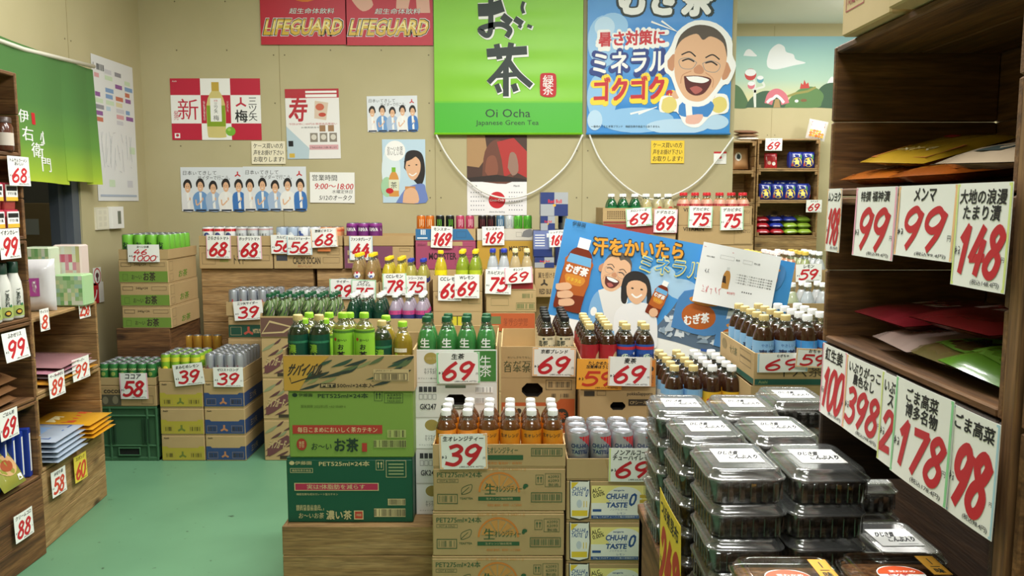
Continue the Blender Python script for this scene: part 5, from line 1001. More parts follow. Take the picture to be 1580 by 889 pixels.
# ---------------------------------------------------------------- bottles
RAD = {}
def liquid(h, tr=.35): return M(h, .12, 0, .6, tr)
PETC = clear('clear_bottle_plastic', '#e9efee', .1, .05)
def wrap_art(mb, fn, r, z0, hh):
    a = Art(); fn(a, 2 * pi * r, hh); a.stamp(mb, cyl(r, z0, -pi))
def bottle(name, h, r, liq, cap, label=None, art=None, lz=(.14, .62), shoulder=.66, neck=.86, capr=.0148, caph=.018, fill=.82, sq=0.0, lr=.0006):
    """Prototype of one bottle: body, cap and label are its parts; the front faces -y."""
    root = empty(name, (0, 0, -5)); RAD[root.name] = r + (lr if label else 0) + .0004; n = 20; mb = MB(); zc = h - caph
    R = lambda z: r if z < h * shoulder else max(capr * .88, capr * .88 + (r - capr * .88) * (1 - ((z - h * shoulder) / (h * neck - h * shoulder)) ** 1.5)) if z < h * neck else capr * .88
    zs = [h * shoulder + (h * neck - h * shoulder) * k / 5 for k in range(6)]
    prof = [(r * .86, 0), (r * .97, .004), (r, .012), (r, h * .25), (r * .985, h * .26), (r * .985, h * .27), (r, h * .28), (r, h * shoulder)] + [(R(z), z) for z in zs[1:]] + [(capr * .88, zc - .006), (capr * 1.12, zc - .005), (capr * 1.12, zc - .001), (capr * .9, zc)]
    if fill < 1:
        lo = [p for p in prof if p[1] < h * fill]; hi = [p for p in prof if p[1] >= h * fill]
        m = (R(h * fill), h * fill); mb.lathe(lo + [m], liq, n, cap0=True, cap1=True, sq=sq); mb.lathe([m] + hi, PETC, n)
    else: mb.lathe(prof, liq, n, cap0=True, sq=sq)
    mb.build('bottle_body', root)
    cm = MB(); cm.lathe([(capr, zc), (capr, h - .003), (capr * .93, h)], cap, 18, cap1=True)
    for k in range(18): t = 2 * pi * k / 18; cm.box(capr * cos(t) - .0007, capr * cos(t) + .0007, capr * sin(t) - .0007, capr * sin(t) + .0007, zc + .001, h - .004, cap)
    cm.build('cap', root)
    if label:
        z0, z1 = h * lz[0], h * lz[1]; lm = MB(); prof = [(r + lr, z0 + (z1 - z0) * k / 4) for k in range(5)]
        if lz[1] > shoulder: prof = [(R(z) + lr, z) for z in [z0 + (z1 - z0) * k / 10 for k in range(11)]]
        lm.lathe(prof, label, n, sq=sq)
        if art:
            a = Art(); art(a, 2 * pi * r, z1 - z0)
            def on(x, y, l):
                rr = (R(z0 + y) + lr + l) * ((1 - sq + sq / max(abs(sin(x / r - pi)), abs(cos(x / r - pi))) ** .9) if sq else 1); return Vector((rr * sin(x / r - pi), -rr * cos(x / r - pi), z0 + y))
            a.stamp(lm, on, .0003, r * .3)
        lm.build('bottle_label', root)
    return root
def vert(t, ink, cx=.5, cy=.5, hh=.7, bold=.02, ww=None):
    return lambda a, w, h: a.text('\n'.join(t), w * cx, h * cy, w * ww if ww else None, h * hh, ink, bold)
def seq(*fs): return lambda a, w, h: [f(a, w, h) for f in fs]
def hor(t, ink, cy=.5, hh=.25, bold=.02, ww=None, cx=.5): return lambda a, w, h: a.text(t, w * cx, h * cy, w * ww if ww else None, h * hh if hh else None, ink, bold)
def bandf(y0, y1, m, n=16): return lambda a, w, h: (a.rect(0, h * y0, w, h * y1, m, n), a.up())
def spot(m, cy=.5, r=.1, cx=.5): return lambda a, w, h: (a.ell(w * cx, h * cy, w * r, w * r, m, 14), a.up())
def blotch(cols, seed, n=26):
    def f(a, w, h):
        rr = random.Random(seed)
        for k in range(n):
            x, y = rr.uniform(.05, .95) * w, rr.uniform(.12, .88) * h; l = rr.uniform(.02, .06) * w
            a.blob([(x - l, max(0, y - h * .09)), (x - l * .3, y), (x + l, min(h, y + h * .11)), (x + l * .4, y - h * .02)], cols[k % len(cols)], 2)
    return f
LIME = M('#9fd83a', .35); TAN = M('#d3bd80', .4); CWHT = M('#f2f2f0', .35); DGC = M('#1f5a3a', .35); YEL = M('#f2d327', .35); BLC = M('#2b3fb0', .35); BKC = M('#1b1b1d', .4); REDC = M('#d02a33', .35); CREAM = M('#ead9a8', .4)
OCHA = lambda ink: seq(lambda a, w, h: (a.text('お〜い', w * .52, h * .755, None, h * .06, ink, .02), a.text('お', w * .5, h * .6, None, h * .12, ink, .03), a.text('茶', w * .5, h * .41, None, h * .17, ink, .035), a.ell(w * .41, h * .77, w * .022, h * .04, M('#b4392c'), 10)))
B = {}
B['lime'] = bottle('green_tea_bottle', .215, .033, liquid('#8a8a35'), LIME, M('#8ec63a', .35), seq(bandf(.92, .97, M('#4d7c2c')), OCHA(BLACK)), (.10, .76), .74, .88, sq=.0)
B['dark'] = bottle('green_tea_bottle', .208, .033, liquid('#2f3a22'), TAN, M('#154a38', .35), seq(bandf(.78, .84, M('#2f7b58')), vert('濃い茶', M('#8fbf3a'), .46, .45, .6, .03)), (.10, .70), .70, .88)
B['amber'] = bottle('green_tea_bottle', .205, .0325, liquid('#a08a2c'), LIME, None, None)
for ch in [None]:
    g = MB(); rr = random.Random(4)
    a = Art()
    for k in range(16): a.ell(.102 + rr.uniform(-.026, .026), .05 + rr.uniform(-.028, .03), .006, .006, M('#a5c43a', .3), 10)
    a.rect(.08, .085, .124, .098, M('#e9e6d6')); a.stamp(g, cyl(.0328, .02, -pi), .0004, .01); g.build('bottle_label', B['amber'])
NG = liquid('#4c9a50', .45)
B['nama'] = bottle('all_green_tea_bottle', .21, .0322, NG, DGC, None, None, shoulder=.60, neck=.87, fill=.80)
g = MB(); a = Art(); a.text('生', .1037, .096, None, .03, WHITE, .03); a.stamp(g, cyl(.0326, .03, -pi), .0006, .01); g.build('bottle_label', B['nama'])
CAMO = [M('#8fa05a'), M('#26301f'), M('#d8d8bc'), M('#1c3a2a'), M('#5f4f66')]
B['camo'] = bottle('camouflage_label_bottle', .215, .0310, liquid('#c9c36a'), DGC, M('#5b7440', .35), blotch(CAMO, 5, 90), (.08, .84), .62, .86)
B['dgreen'] = bottle('soda_bottle', .21, .033, liquid('#16402e', .3), CWHT, M('#143a2c', .3), None, (.1, .55), .55, .84)
B['purple'] = bottle('soda_bottle', .21, .033, liquid('#d9c9dd', .6), CWHT, M('#35386f', .35), seq(bandf(.8, 1, M('#c0407c')), hor('Sparkling', WHITE, .5, .2, .02, .3)), (.1, .60), .58, .84)
B['pepsi'] = bottle('cola_bottle', .215, .033, liquid('#d2b27a', .65), YEL, None, None, shoulder=.55)
g = MB(); a = Art(); a.ell(.1037, .07, .019, .019, WHITE, 20); a.up(); a.poly([(.1037 + .019 * cos(t), .07 + .019 * sin(t)) for t in [pi * k / 10 for k in range(1, 10)]] + [(.0855, .069), (.1037, .076)], M('#c2283a', .4)); a.poly([(.1037 + .019 * cos(-t), .07 + .019 * sin(-t)) for t in [pi * k / 10 for k in range(1, 10)]] + [(.0865, .064), (.1037, .068)], M('#2b4a9e', .4)); a.stamp(g, cyl(.0332, .03, -pi), .0005, .01); g.build('bottle_label', B['pepsi'])
B['cc'] = bottle('lemon_soda_bottle', .21, .033, liquid('#e8d23a', .45), YEL, M('#f0dc1e', .35), seq(hor('CC', M('#3b6a2a'), .5, .36, .03), spot(M('#d8452e'), .5, .045, .63)), (.12, .5), .55, .84)
B['bluecap'] = bottle('sports_drink_bottle', .21, .033, liquid('#d8cf6a', .55), BLC, M('#3b3f86', .35), hor('Calo', WHITE, .5, .3, .02), (.12, .5), .55, .84)
B['wlemon'] = bottle('lemon_soda_bottle', .21, .033, liquid('#a9bd3a', .45), YEL, M('#b6c832', .35), seq(hor('W', M('#e9e04a'), .5, .5, .04)), (.12, .5), .56, .84)
B['calpis'] = bottle('milky_soda_bottle', .21, .0295, liquid('#dfe4ea', .5), BLC, M('#e6ebf2', .35), seq(spot(M('#2f59a8'), .35, .06, .44), spot(M('#2f59a8'), .6, .04, .56), spot(M('#5f8ad0'), .3, .03, .6)), (.12, .55), .56, .84)
B['fruit'] = bottle('milky_soda_bottle', .21, .0295, liquid('#e3cfa2', .5), CREAM, M('#e9c6a0', .4), seq(hor('SODA', M('#c26a4c'), .5, .2, .02)), (.12, .45), .56, .84)
BRN = liquid('#3a1f10', .25)
B['kyoto'] = bottle('roasted_tea_bottle', .212, .0318, BRN, BKC, M('#d8ccab', .5), seq(spot(INK, .93, .022, .43), hor('福寿園', INK, .93, .06, .0, .1, .54), hor('京都\nブレンド', INK, .76, .24, .02), hor('福寿園', INK, .35, .1, .0)), (.08, .68), .69, .88, sq=.12)
B['ume'] = bottle('roasted_tea_bottle', .212, .0318, BRN, TAN, M('#a5222c', .35), seq(lambda a, w, h: a.rect(w * .42, h * .1, w * .53, h * .6, M('#d8cbb0')), lambda a, w, h: a.blob([(w * .56, h * .1), (w * .56, h * .6), (w * .66, h * .8), (w * .7, h * .3)], M('#c9b184'), 3)), (.08, .68), .69, .88, sq=.12)
B['mblue'] = bottle('barley_tea_bottle', .212, .0318, BRN, TAN, M('#2452a8', .35), seq(bandf(.86, .94, M('#c22a34')), spot(M('#bcd6c2'), .62, .085), hor('麦茶', M('#1c3f7c'), .62, .24, .03), spot(WHITE, .2, .03, .35), spot(WHITE, .75, .025, .66)), (.08, .68), .69, .88, sq=.12)
B['mwhite'] = bottle('barley_tea_bottle', .21, .0304, BRN, TAN, M('#d5dde6', .35), seq(bandf(.72, 1, M('#7fb2dd')), hor('麦', INK, .45, .42, .03), spot(M('#c22a34'), .72, .03, .66)), (.08, .64), .66, .88)
B['myellow'] = bottle('barley_tea_bottle', .21, .0304, BRN, CWHT, M('#e2b62f', .35), seq(hor('麦', INK, .35, .4, .03), spot(M('#c2392c'), .75, .03, .4), spot(M('#7a3a22'), .8, .025, .6)), (.08, .60), .66, .88)
B['yasa'] = bottle('barley_tea_bottle', .212, .0325, BRN, TAN, M('#86b4dc', .35), seq(hor('やさしい', M('#2f5fa8'), .88, None, .01, .2), hor('麦茶', M('#1f2f5a'), .66, None, .03, .27), spot(M('#3fa04f'), .82, .022, .66), bandf(0, .16, M('#b7d9d2'))), (.06, .63), .66, .88)
B['kenko'] = bottle('barley_tea_bottle', .212, .0325, BRN, CWHT, M('#b5622a', .35), seq(bandf(.80, 1, M('#3f8fd0')), hor('麦茶', M('#f0dca8'), .30, .34, .05), spot(M('#d9a33c'), .6, .05, .42), spot(M('#e0c04f'), .62, .04, .6)), (.06, .63), .66, .88)
B['orange'] = bottle('orange_tea_bottle', .152, .031, liquid('#6e4220', .4), CWHT, M('#d98a22', .35), hor('生オレンジ', INK, .8, None, .02, .3), (.1, .62), .63, .84, .0145, .018, .8)
B['melon'] = bottle('melon_soda_bottle', .17, .031, liquid('#1f6a3e', .35), CWHT, M('#1f7a46', .35), seq(hor('melon', WHITE, .6, .16, .02), spot(M('#4fae6a'), .3, .06)), (.1, .56), .58, .84)
B['ylabel'] = bottle('fruit_soda_bottle', .17, .031, liquid('#e6d9a0', .5), CWHT, M('#e6bc2e', .35), hor('soda', WHITE, .5, .2, .03), (.1, .5), .56, .84)
B['dode'] = bottle('vitamin_soda_bottle', .17, .031, liquid('#e2d8a8', .5), CWHT, None, None, shoulder=.56)
g = MB(); a = Art(); a.ell(.0974, .05, .016, .015, M('#c0262f', .4), 18); a.up(); a.text('C1000', .0974, .05, .022, None, WHITE, .03); a.stamp(g, cyl(.0312, .03, -pi), .0005, .01); g.build('bottle_label', B['dode'])
B['vita'] = bottle('vitamin_drink_bottle', .185, .031, liquid('#c98a4a', .4), REDC, M('#d9a38c', .35), seq(bandf(.55, .8, M('#b5303a')), lambda a, w, h: a.ell(w * .5, h * .38, w * .1, h * .15, M('#5b2a2a')), bandf(0, .12, M('#c24a4a'))), (.08, .78), .62, .84)
B['glemon'] = bottle('lemon_water_bottle', .21, .033, liquid('#dfe8c8', .6), CWHT, M('#a9d13f', .35), seq(hor('日々らく', INK, .5, .3, .05, .3), spot(WHITE, .8, .05)), (.08, .50), .54, .84)
B['ylemon'] = bottle('lemon_water_bottle', .21, .033, liquid('#dfe6ea', .6), CWHT, M('#cfe0ea', .35), seq(spot(M('#e8c63a'), .65, .06, .44), spot(M('#e8c63a'), .5, .05, .55), hor('塩', M('#2f63a8'), .25, .3, .03)), (.08, .56), .56, .84)
B['wclear'] = bottle('clear_drink_bottle', .21, .033, liquid('#e2e8ea', .6), CWHT, M('#dfe6ea', .35), hor('water', M('#2f63a8'), .5, .16, .02), (.08, .45), .56, .84)
B['yclear'] = bottle('clear_drink_bottle', .21, .033, liquid('#b9c48a', .55), M('#d9bd55', .4), M('#6f8a45', .35), None, (.08, .45), .56, .84)
B['pink'] = bottle('peach_drink_bottle', .21, .033, liquid('#e5a27a', .5), M('#f3e4e2', .35), M('#d9743a', .35), None, (.08, .45), .56, .84)
DESC = dict(lime='lime-capped tea bottle with lime label', dark='tan-capped tea bottle with dark green label', amber='lime-capped amber bottle with a grape print', nama='all-green tea bottle', camo='green-capped bottle with camouflage label', dgreen='dark green soda bottle with white cap', purple='white-capped bottle with purple and pink label', pepsi='yellow-capped clear cola bottle', cc='yellow lemon soda bottle', bluecap='blue-capped sports drink bottle', wlemon='green lemon soda bottle with yellow cap', calpis='blue-capped milky soda bottle', fruit='cream-capped milky soda bottle', kyoto='black-capped tea bottle with cream label', ume='tan-capped tea bottle with red label', mblue='tan-capped barley tea with blue label', mwhite='tan-capped barley tea with white label', myellow='white-capped barley tea with yellow label', yasa='tan-capped barley tea with pale blue label', kenko='white-capped barley tea with orange label', orange='small white-capped orange tea bottle', melon='melon soda bottle with green label', ylabel='white-capped soda with yellow label', dode='clear soda with round red mark', vita='red-capped vitamin drink bottle', glemon='lemon water with lime green label', ylemon='lemon water with pale yellow-blue label', wclear='white-capped clear drink bottle', yclear='yellow-capped clear green drink bottle', pink='pale-capped peach drink bottle')
USED = set()
def put(proto, kind, loc, rz, label, group):
    if kind in USED: return dup(proto, loc, rz, label, group)
    USED.add(kind); proto.location = loc; proto.rotation_euler.z = rz; proto['label'] = label; proto['group'] = group; return proto
def setcat(protos, cat):
    for p in protos.values(): p['category'] = cat
setcat(B, 'bottle')
def grid(lib, desc, kinds, pxs, Y0, dy, nrows, z, group, jit=.22, where='', skip=(), dxr=0.0):
    """kinds: one per column; pxs: where each column's front one stands. Rows run straight back."""
    tot = {}
    for k in kinds: tot[k] = tot.get(k, 0) + 1
    seen = {}; n = 0
    xs = [xat(px, Y0, z + .1) for px in pxs]; rs = [RAD[lib[k].name] for k in kinds]; m = sum(xs) / len(xs); NR = max(nrows) if not isinstance(nrows, int) else nrows
    for (a, b, c, d, e, f) in INNER:                      # keep them clear of the walls of the carton they stand in, and of each other
        if a < m < b and c < Y0 < d and e - .01 < z < f:
            for _ in range(30):
                for i in range(len(xs)):
                    xs[i] = min(max(xs[i], a + rs[i] + .0008), b - rs[i] - .0008)
                    if i and xs[i] - xs[i - 1] < rs[i] + rs[i - 1] + .0008:
                        g = (rs[i] + rs[i - 1] + .0008 - xs[i] + xs[i - 1]) / 2; xs[i] += g; xs[i - 1] -= g
            if xs[0] < a + rs[0] - 1e-4 or xs[-1] > b - rs[-1] + 1e-4: print('TIGHT', desc[kinds[0]], round((xs[-1] + rs[-1] - xs[0] + rs[0]) - (b - a), 3))
            Y0 = max(Y0, c + rs[0] + .001); dy = max(dy, 2 * max(rs) + .001) if NR > 1 else dy
            while NR > 1 and Y0 + dy * (NR - 1) + max(rs) > d: NR -= 1; print('ROWS', desc[kinds[0]], NR)
            nrows = NR if isinstance(nrows, int) else [min(q, NR) for q in nrows]; break
    for c, (k, px) in enumerate(zip(kinds, pxs)):
        i = seen.get(k, 0); seen[k] = i + 1
        col = ('' if tot[k] == 1 else (', ' + ('rightmost' if i == tot[k] - 1 else ORD[i])))
        x = xs[c]
        for r in range(nrows if isinstance(nrows, int) else nrows[c]):
            if (c, r) in skip: continue
            row = ', ' + ROW[r] if (nrows if isinstance(nrows, int) else nrows[c]) > 1 else ''
            put(lib[k], k, (x + random.uniform(-.0005, .0005), Y0 + dy * r, z), random.uniform(-jit, jit), f'{desc[k]}{where}{col}{row}', group); n += 1
    return n
G = lambda *a, **k: grid(B, DESC, *a, **k)
zb0 = zA[2] + .0045
G(['dark', 'dark', 'lime', 'lime'], [455, 491, 530, 563], YA + .045, 0, 1, zb0 + .03, 'bottles in the cut-open camouflage carton', where=' at the front of the camouflage carton')
G(['lime', 'lime', 'dark', 'amber'], [468, 502, 590, 622], YA + .118, 0, 1, zb0, 'bottles in the cut-open camouflage carton', where=' midway in the camouflage carton')
G(['lime', 'lime', 'lime', 'amber'], [475, 508, 540, 596], YA + .19, 0, 1, zb0 + .01, 'bottles in the cut-open camouflage carton', where=' at the back of the camouflage carton')
G(['nama'] * 4, [656, 688, 719, 751], YN + .043, .072, 2, zN[2] + .0045, 'all-green tea bottles')
G(['camo'] * 6, [414, 436, 459, 481, 502, 523], YM + .042, .07, 3, zM[3] + .0045, 'camouflage label bottles')
G(['dgreen'] * 3, [543, 564, 586], YM + .042, .07, 3, zx + .0045, 'bottles behind the front tea stack'); G(['purple'] * 3, [608, 629, 650], YM + .042, .07, 3, zx + .0045, 'bottles behind the front tea stack')
zpb = zp - .1335
G(['pepsi'] * 2, [552, 573], YP + .042, .07, (3, 3), zpb + .075, 'yellow-capped cola bottles'); G(['cc', 'cc'], [598, 618], YP + .042, .07, 3, zpb + .06, 'yellow lemon sodas in the middle row', where=' beside the blue caps'); G(['bluecap'] * 2, [634, 653.5], YP + .055, .07, 2, zpb + .05, 'blue-capped bottles')
G(['cc'], [679, ], YL + .05, .07, 1, zl1 + .0045, 'lemon sodas at the middle', where=' standing alone at the middle'); G(['wlemon'] * 2, [713, 733.5], YL + .045, .07, 3, zl1 + .0045, 'green lemon sodas')
G(['calpis', 'calpis', 'fruit', 'fruit'], [759, 777.5, 796, 814], YL + .04, .07, 2, zs[2] + .0045 - .0, 'milky soda bottles')
G(['kyoto'] * 2, [846, 873.5], YFK + .04, .069, 5, zk + .0045, 'black-capped tea bottles')
G(['ume', 'ume', 'mblue', 'mblue'], [906, 936.5, 968, 998.5], YG + .04, .07, (5, 5, 2, 2), zg + .0045, 'red and blue label tea bottles')
G(['orange'] * 6, [687.5, 720.5, 754, 787, 820.5, 854], YD + .041, .066, 3, .56 + .0125, 'small orange tea bottles')
G(['mwhite', 'mwhite', 'myellow', 'myellow'], [1042, 1072, 1102, 1132], YH + .042, .069, 5, zh + .0045, 'barley tea bottles behind the food boxes')
G(['yasa', 'yasa', 'kenko', 'kenko'], [1178, 1210, 1243, 1276], YI + .042, .07, 5, zi + .0045, 'barley tea bottles by the shelf')
G(['melon'] * 3, [944, 962, 980.5], YW1 + .04, .066, 2, zv[1] + .0045, 'bottles in the dotted tray'); G(['ylabel', 'dode', 'dode'], [998, 1016, 1034], YW1 + .04, .066, 2, zv[1] + .0045, 'bottles in the dotted tray')
G(['vita'] * 6, [1052 + 4, 1074, 1092, 1112, 1130, 1148], YW1 + .04, .067, 2, zat(347, YW1) + .0045, 'red-capped vitamin drinks')
G(['glemon', 'glemon', 'ylemon', 'ylemon'], [1197, 1221, 1245, 1269], YJ1 + .042, .07, 2, zj - .083, 'lemon water bottles')
G(['wclear', 'wclear', 'yclear', 'yclear'], [1104, 1126, 1148, 1170], YJ2 + .042, .07, 4, zj2 - .093, 'capped bottles behind the sign'); G(['pink', 'pink', 'yclear', 'wclear'], [1198, 1220, 1243, 1266], YJ2 + .042, .07, 4, zj2 - .093, 'capped bottles by the hall', where=' by the hall')
for p in B.values():
    if p.location.z < -4: print('UNUSED', p.name)
# ---------------------------------------------------------------- cans
ALU = M('#9fa2a7', .36, .85)
def can(name, h, r, base, art=None, top=ALU):
    root = empty(name, (0, 0, -5)); RAD[root.name] = r + .0006; mb = MB()
    mb.lathe([(r * .82, 0), (r * .86, .002), (r, .008), (r, h - .010), (r * .90, h - .002)], base, 20, cap0=True)
    if art: a = Art(); art(a, 2 * pi * r, h - .02); a.stamp(mb, cyl(r, .009, -pi), .00025, r * .3)
    mb.build('can_body', root)
    t = MB(); t.lathe([(r * .90, h - .002), (r * .90, h), (r * .85, h), (r * .83, h - .004)], top, 20, cap1=True)
    t.build('can_lid', root); MB().box(-.006, .006, -.012, .008, h - .0038, h - .0026, top, .0004).build('pull_tab', root)
    return root
def stripe(m, y0, y1): return bandf(y0, y1, m)
def claw(m): return lambda a, w, h: [a.stroke(smooth([(w * (.44 + .06 * k), h * .88), (w * (.45 + .06 * k), h * .66), (w * (.44 + .06 * k), h * (.46 + .08 * (k % 2)))]), w * .018, m) for k in range(3)]
def tri(m, cy=.5, s=.1): return lambda a, w, h: [a.stroke([(w * .5, h * cy), (w * .5 + cos(pi / 2 + k * 2.094) * w * s, h * cy + sin(pi / 2 + k * 2.094) * w * s)], w * .04, m) for k in range(3)]
SILV = M('#b4b9c2', .35, .6); K_ = {}
K_['tea'] = can('green_tea_can', .122, .0315, M('#6fb53a', .35), seq(bandf(0, .12, M('#3f8a2c')), vert('お茶', INK, .5, .45, .5, .03)))
K_['tom'] = can('tomato_juice_can', .105, .0325, M('#e6e6e4', .35), seq(bandf(.82, 1, REDC), spot(M('#2f3f7c'), .55, .08), hor('トマト', M('#7a5a5a'), .25, .16, .02)))
K_['wht'] = can('white_juice_can', .105, .0325, M('#c9cdd0', .35), seq(hor('とまと', INK, .6, .16, .02), spot(M('#4f8a4f'), .4, .06, .42), spot(M('#c2403a'), .35, .05, .56), bandf(.9, 1, M('#c9a0a0'))))
K_['milk'] = can('milk_drink_can', .105, .0318, M('#a9b9cf', .35), seq(spot(M('#e6ebf2'), .6, .07, .46), spot(M('#2f59a8'), .4, .06, .54)))
K_['blu'] = can('milk_drink_can', .105, .0318, M('#dfe3ea', .35), seq(spot(M('#2f4f9e'), .5, .08), spot(M('#2f4f9e'), .75, .05, .45)))
K_['org'] = can('orange_juice_can', .105, .0318, M('#e09a6a', .35), seq(bandf(.8, .95, M('#d8603a')), hor('あまい', WHITE, .45, .2, .02)))
K_['fanta'] = can('grape_soda_can', .122, .033, M('#8a2f86', .35), seq(bandf(.05, .95, M('#6f2470')), spot(M('#3f1f4a'), .72, .09), hor('FANTA', WHITE, .74, .2, .05, .3)))
for k, b_, c_ in (('mo', '#d9772a', '#f0d8b0'), ('mk', '#1a1d1b', '#7ad03a'), ('mp', '#c0496a', '#f0d0d8'), ('mr', '#25181a', '#7a2f35'), ('mb', '#4f7390', '#d8e4ea'), ('mw', '#d5d9d8', '#7d8488'), ('mg', '#5fb53a', '#1f4a22')): K_[k] = can('energy_drink_can', .122, .0260, M(b_, .3, .3), claw(M(c_)))
K_['rbs'] = can('energy_drink_can', .122, .0260, SILV, lambda a, w, h: a.rect(w * .3, h * .3, w * .5, h * .9, M('#26386f'), 6))
K_['mits'] = can('cider_can', .138, .0262, SILV, seq(tri(M('#b5353a'), .55, .07), hor('サイダー', M('#2f4f6a'), .25, .14, .02)))
K_['crest'] = can('crest_can', .138, .0240, M('#d9d9da', .35, .3), seq(spot(INK, .6, .07), hor('田', WHITE, .6, .12, .03), hor('コーヒー', INK, .3, .1, .02)))
K_['bcid'] = can('blue_cider_can', .104, .0262, M('#24417c', .3, .2), seq(spot(M('#d9dfe8'), .5, .05)))
K_['cocoa'] = can('cocoa_can', .104, .0248, M('#2f7038', .35), seq(spot(M('#8a9f4a'), .5, .07), hor('COCOA', CREAM, .78, .12, .02)))
K_['lem'] = can('lemon_drink_can', .133, .0252, M('#7fae30', .35), seq(bandf(.75, .95, M('#d0cf3a')), spot(M('#e6d83a'), .45, .08), bandf(.08, .16, M('#4f7a2a'))))
K_['zero'] = can('plain_silver_can', .133, .0250, SILV, seq(tri(M('#8a5a66'), .5, .06), hor('ZERO', M('#4a5568'), .28, .14, .02)))
K_['gold'] = can('gold_can', .104, .0262, M('#c79a3f', .3, .5), seq(bandf(.2, .3, M('#8a6420'))))
K_['chu'] = can('lemon_chuhai_taste_can', .122, .0325, M('#9fa2a5', .3, .4), seq(lambda a, w, h: a.poly([(w * .50, h), (w * .72, h), (w * .72, h * .62)], REDC), hor('CHU-HI', M('#26385f'), .72, .13, .04, .24), hor('TASTE', M('#26385f'), .54, .12, .04, .22), lambda a, w, h: a.text('0', w * .64, h * .6, w * .045, h * .3, M('#26385f'), .02, .25)))
KD = dict(tea='green tea can', tom='tomato juice can with a red rim', wht='white vegetable juice can', milk='pale blue milk drink can', blu='white can with blue mark', org='orange can', fanta='purple soda can', mo='orange energy drink can', mk='black energy can with green claw mark', mp='pink energy drink can', mr='black energy can with dark red mark', mb='steel blue energy can', mw='white energy drink can', mg='green energy drink can', rbs='silver energy can beside the multipacks', mits='silver cider can', crest='white can with a dark crest', bcid='blue cider can', cocoa='green cocoa can', lem='yellow-green lemon can', zero='plain silver can', gold='gold can behind the lemon cans', chu='silver lemon drink can with red corner')
setcat(K_, 'can')
KG = lambda *a, **k: grid(K_, KD, *a, **k)
KG(['tea'] * 4, [195, 213, 231.5, 250], YT + .04, .069, 5, zT[3] + .012, 'green tea cans')
zc_ = zw[1] + .0045 + .0
KG(['tom', 'tom', 'tom', 'wht', 'wht', 'wht'], [318, 335.5, 353, 371, 388.5, 406.5], YW1 + .045, .068, 2, zc_, 'tomato and vegetable juice cans')
KG(['milk', 'milk', 'blu', 'blu', 'org', 'org'], [429, 446, 463, 480.5, 498, 516], YW1 + .045, .068, 2, zc_, 'milk drink and orange cans')
KG(['fanta'] * 3, [542, 560, 578], YW1 + .045, .07, 2, zw[1] + .01, 'purple soda cans')
KG(['mo', 'mo', 'mk', 'mk', 'mp', 'mp'], [648, 663.5, 679, 694.5, 710, 725], YW1 + .034, .06, 1, zm[1] + .0045 + .02, 'energy drink cans'); KG(['mr', 'mr', 'mb', 'mw', 'mg', 'mg'], [743, 757, 772, 786, 800.5, 814.5], YW1 + .034, .06, 1, zm[1] + .0245, 'energy drink cans')
KG(['rbs'], [868], YR + .112, .05, 1, zr[3], 'energy drink cans')
KG(['mits'] * 5, [357, 372, 387, 402.5, 418], YQ + .03, .0535, 4, zq[0] + .0045, 'silver cider cans'); KG(['crest'] * 5, [444, 458.5, 472, 486, 499], YQ + .03, .0535, 4, zq[0] + .0045, 'white cans with crests')
KG(['bcid'] * 2, [517, 533], YP + .035, .0535, 4, zp - .10, 'blue cider cans')
KG(['cocoa'] * 6, [160.5, 175.5, 190.5, 205.5, 220.5, 235], YZ + .033, .0525, 5, zc1 + .0045, 'green cocoa cans')
KG(['lem'] * 4, [258, 273, 288, 302], YZ + .033, .0535, 4, zb[3] + .0045, 'yellow-green lemon cans'); KG(['zero'] * 4, [324, 339, 354, 368.5], YZ + .033, .0535, 6, zb[3] + .0045, 'plain silver cans')
KG(['gold'] * 4, [290, 305, 320, 335], GY + .04, 0, 1, gz - .0, 'gold cans')
KG(['chu'] * 5, [892, 924, 956, 988, 1020], YE + .042, .0675, 3, .5345, 'lemon drink cans')
for p in K_.values():
    if p.location.z < -4: print('UNUSED', p.name)
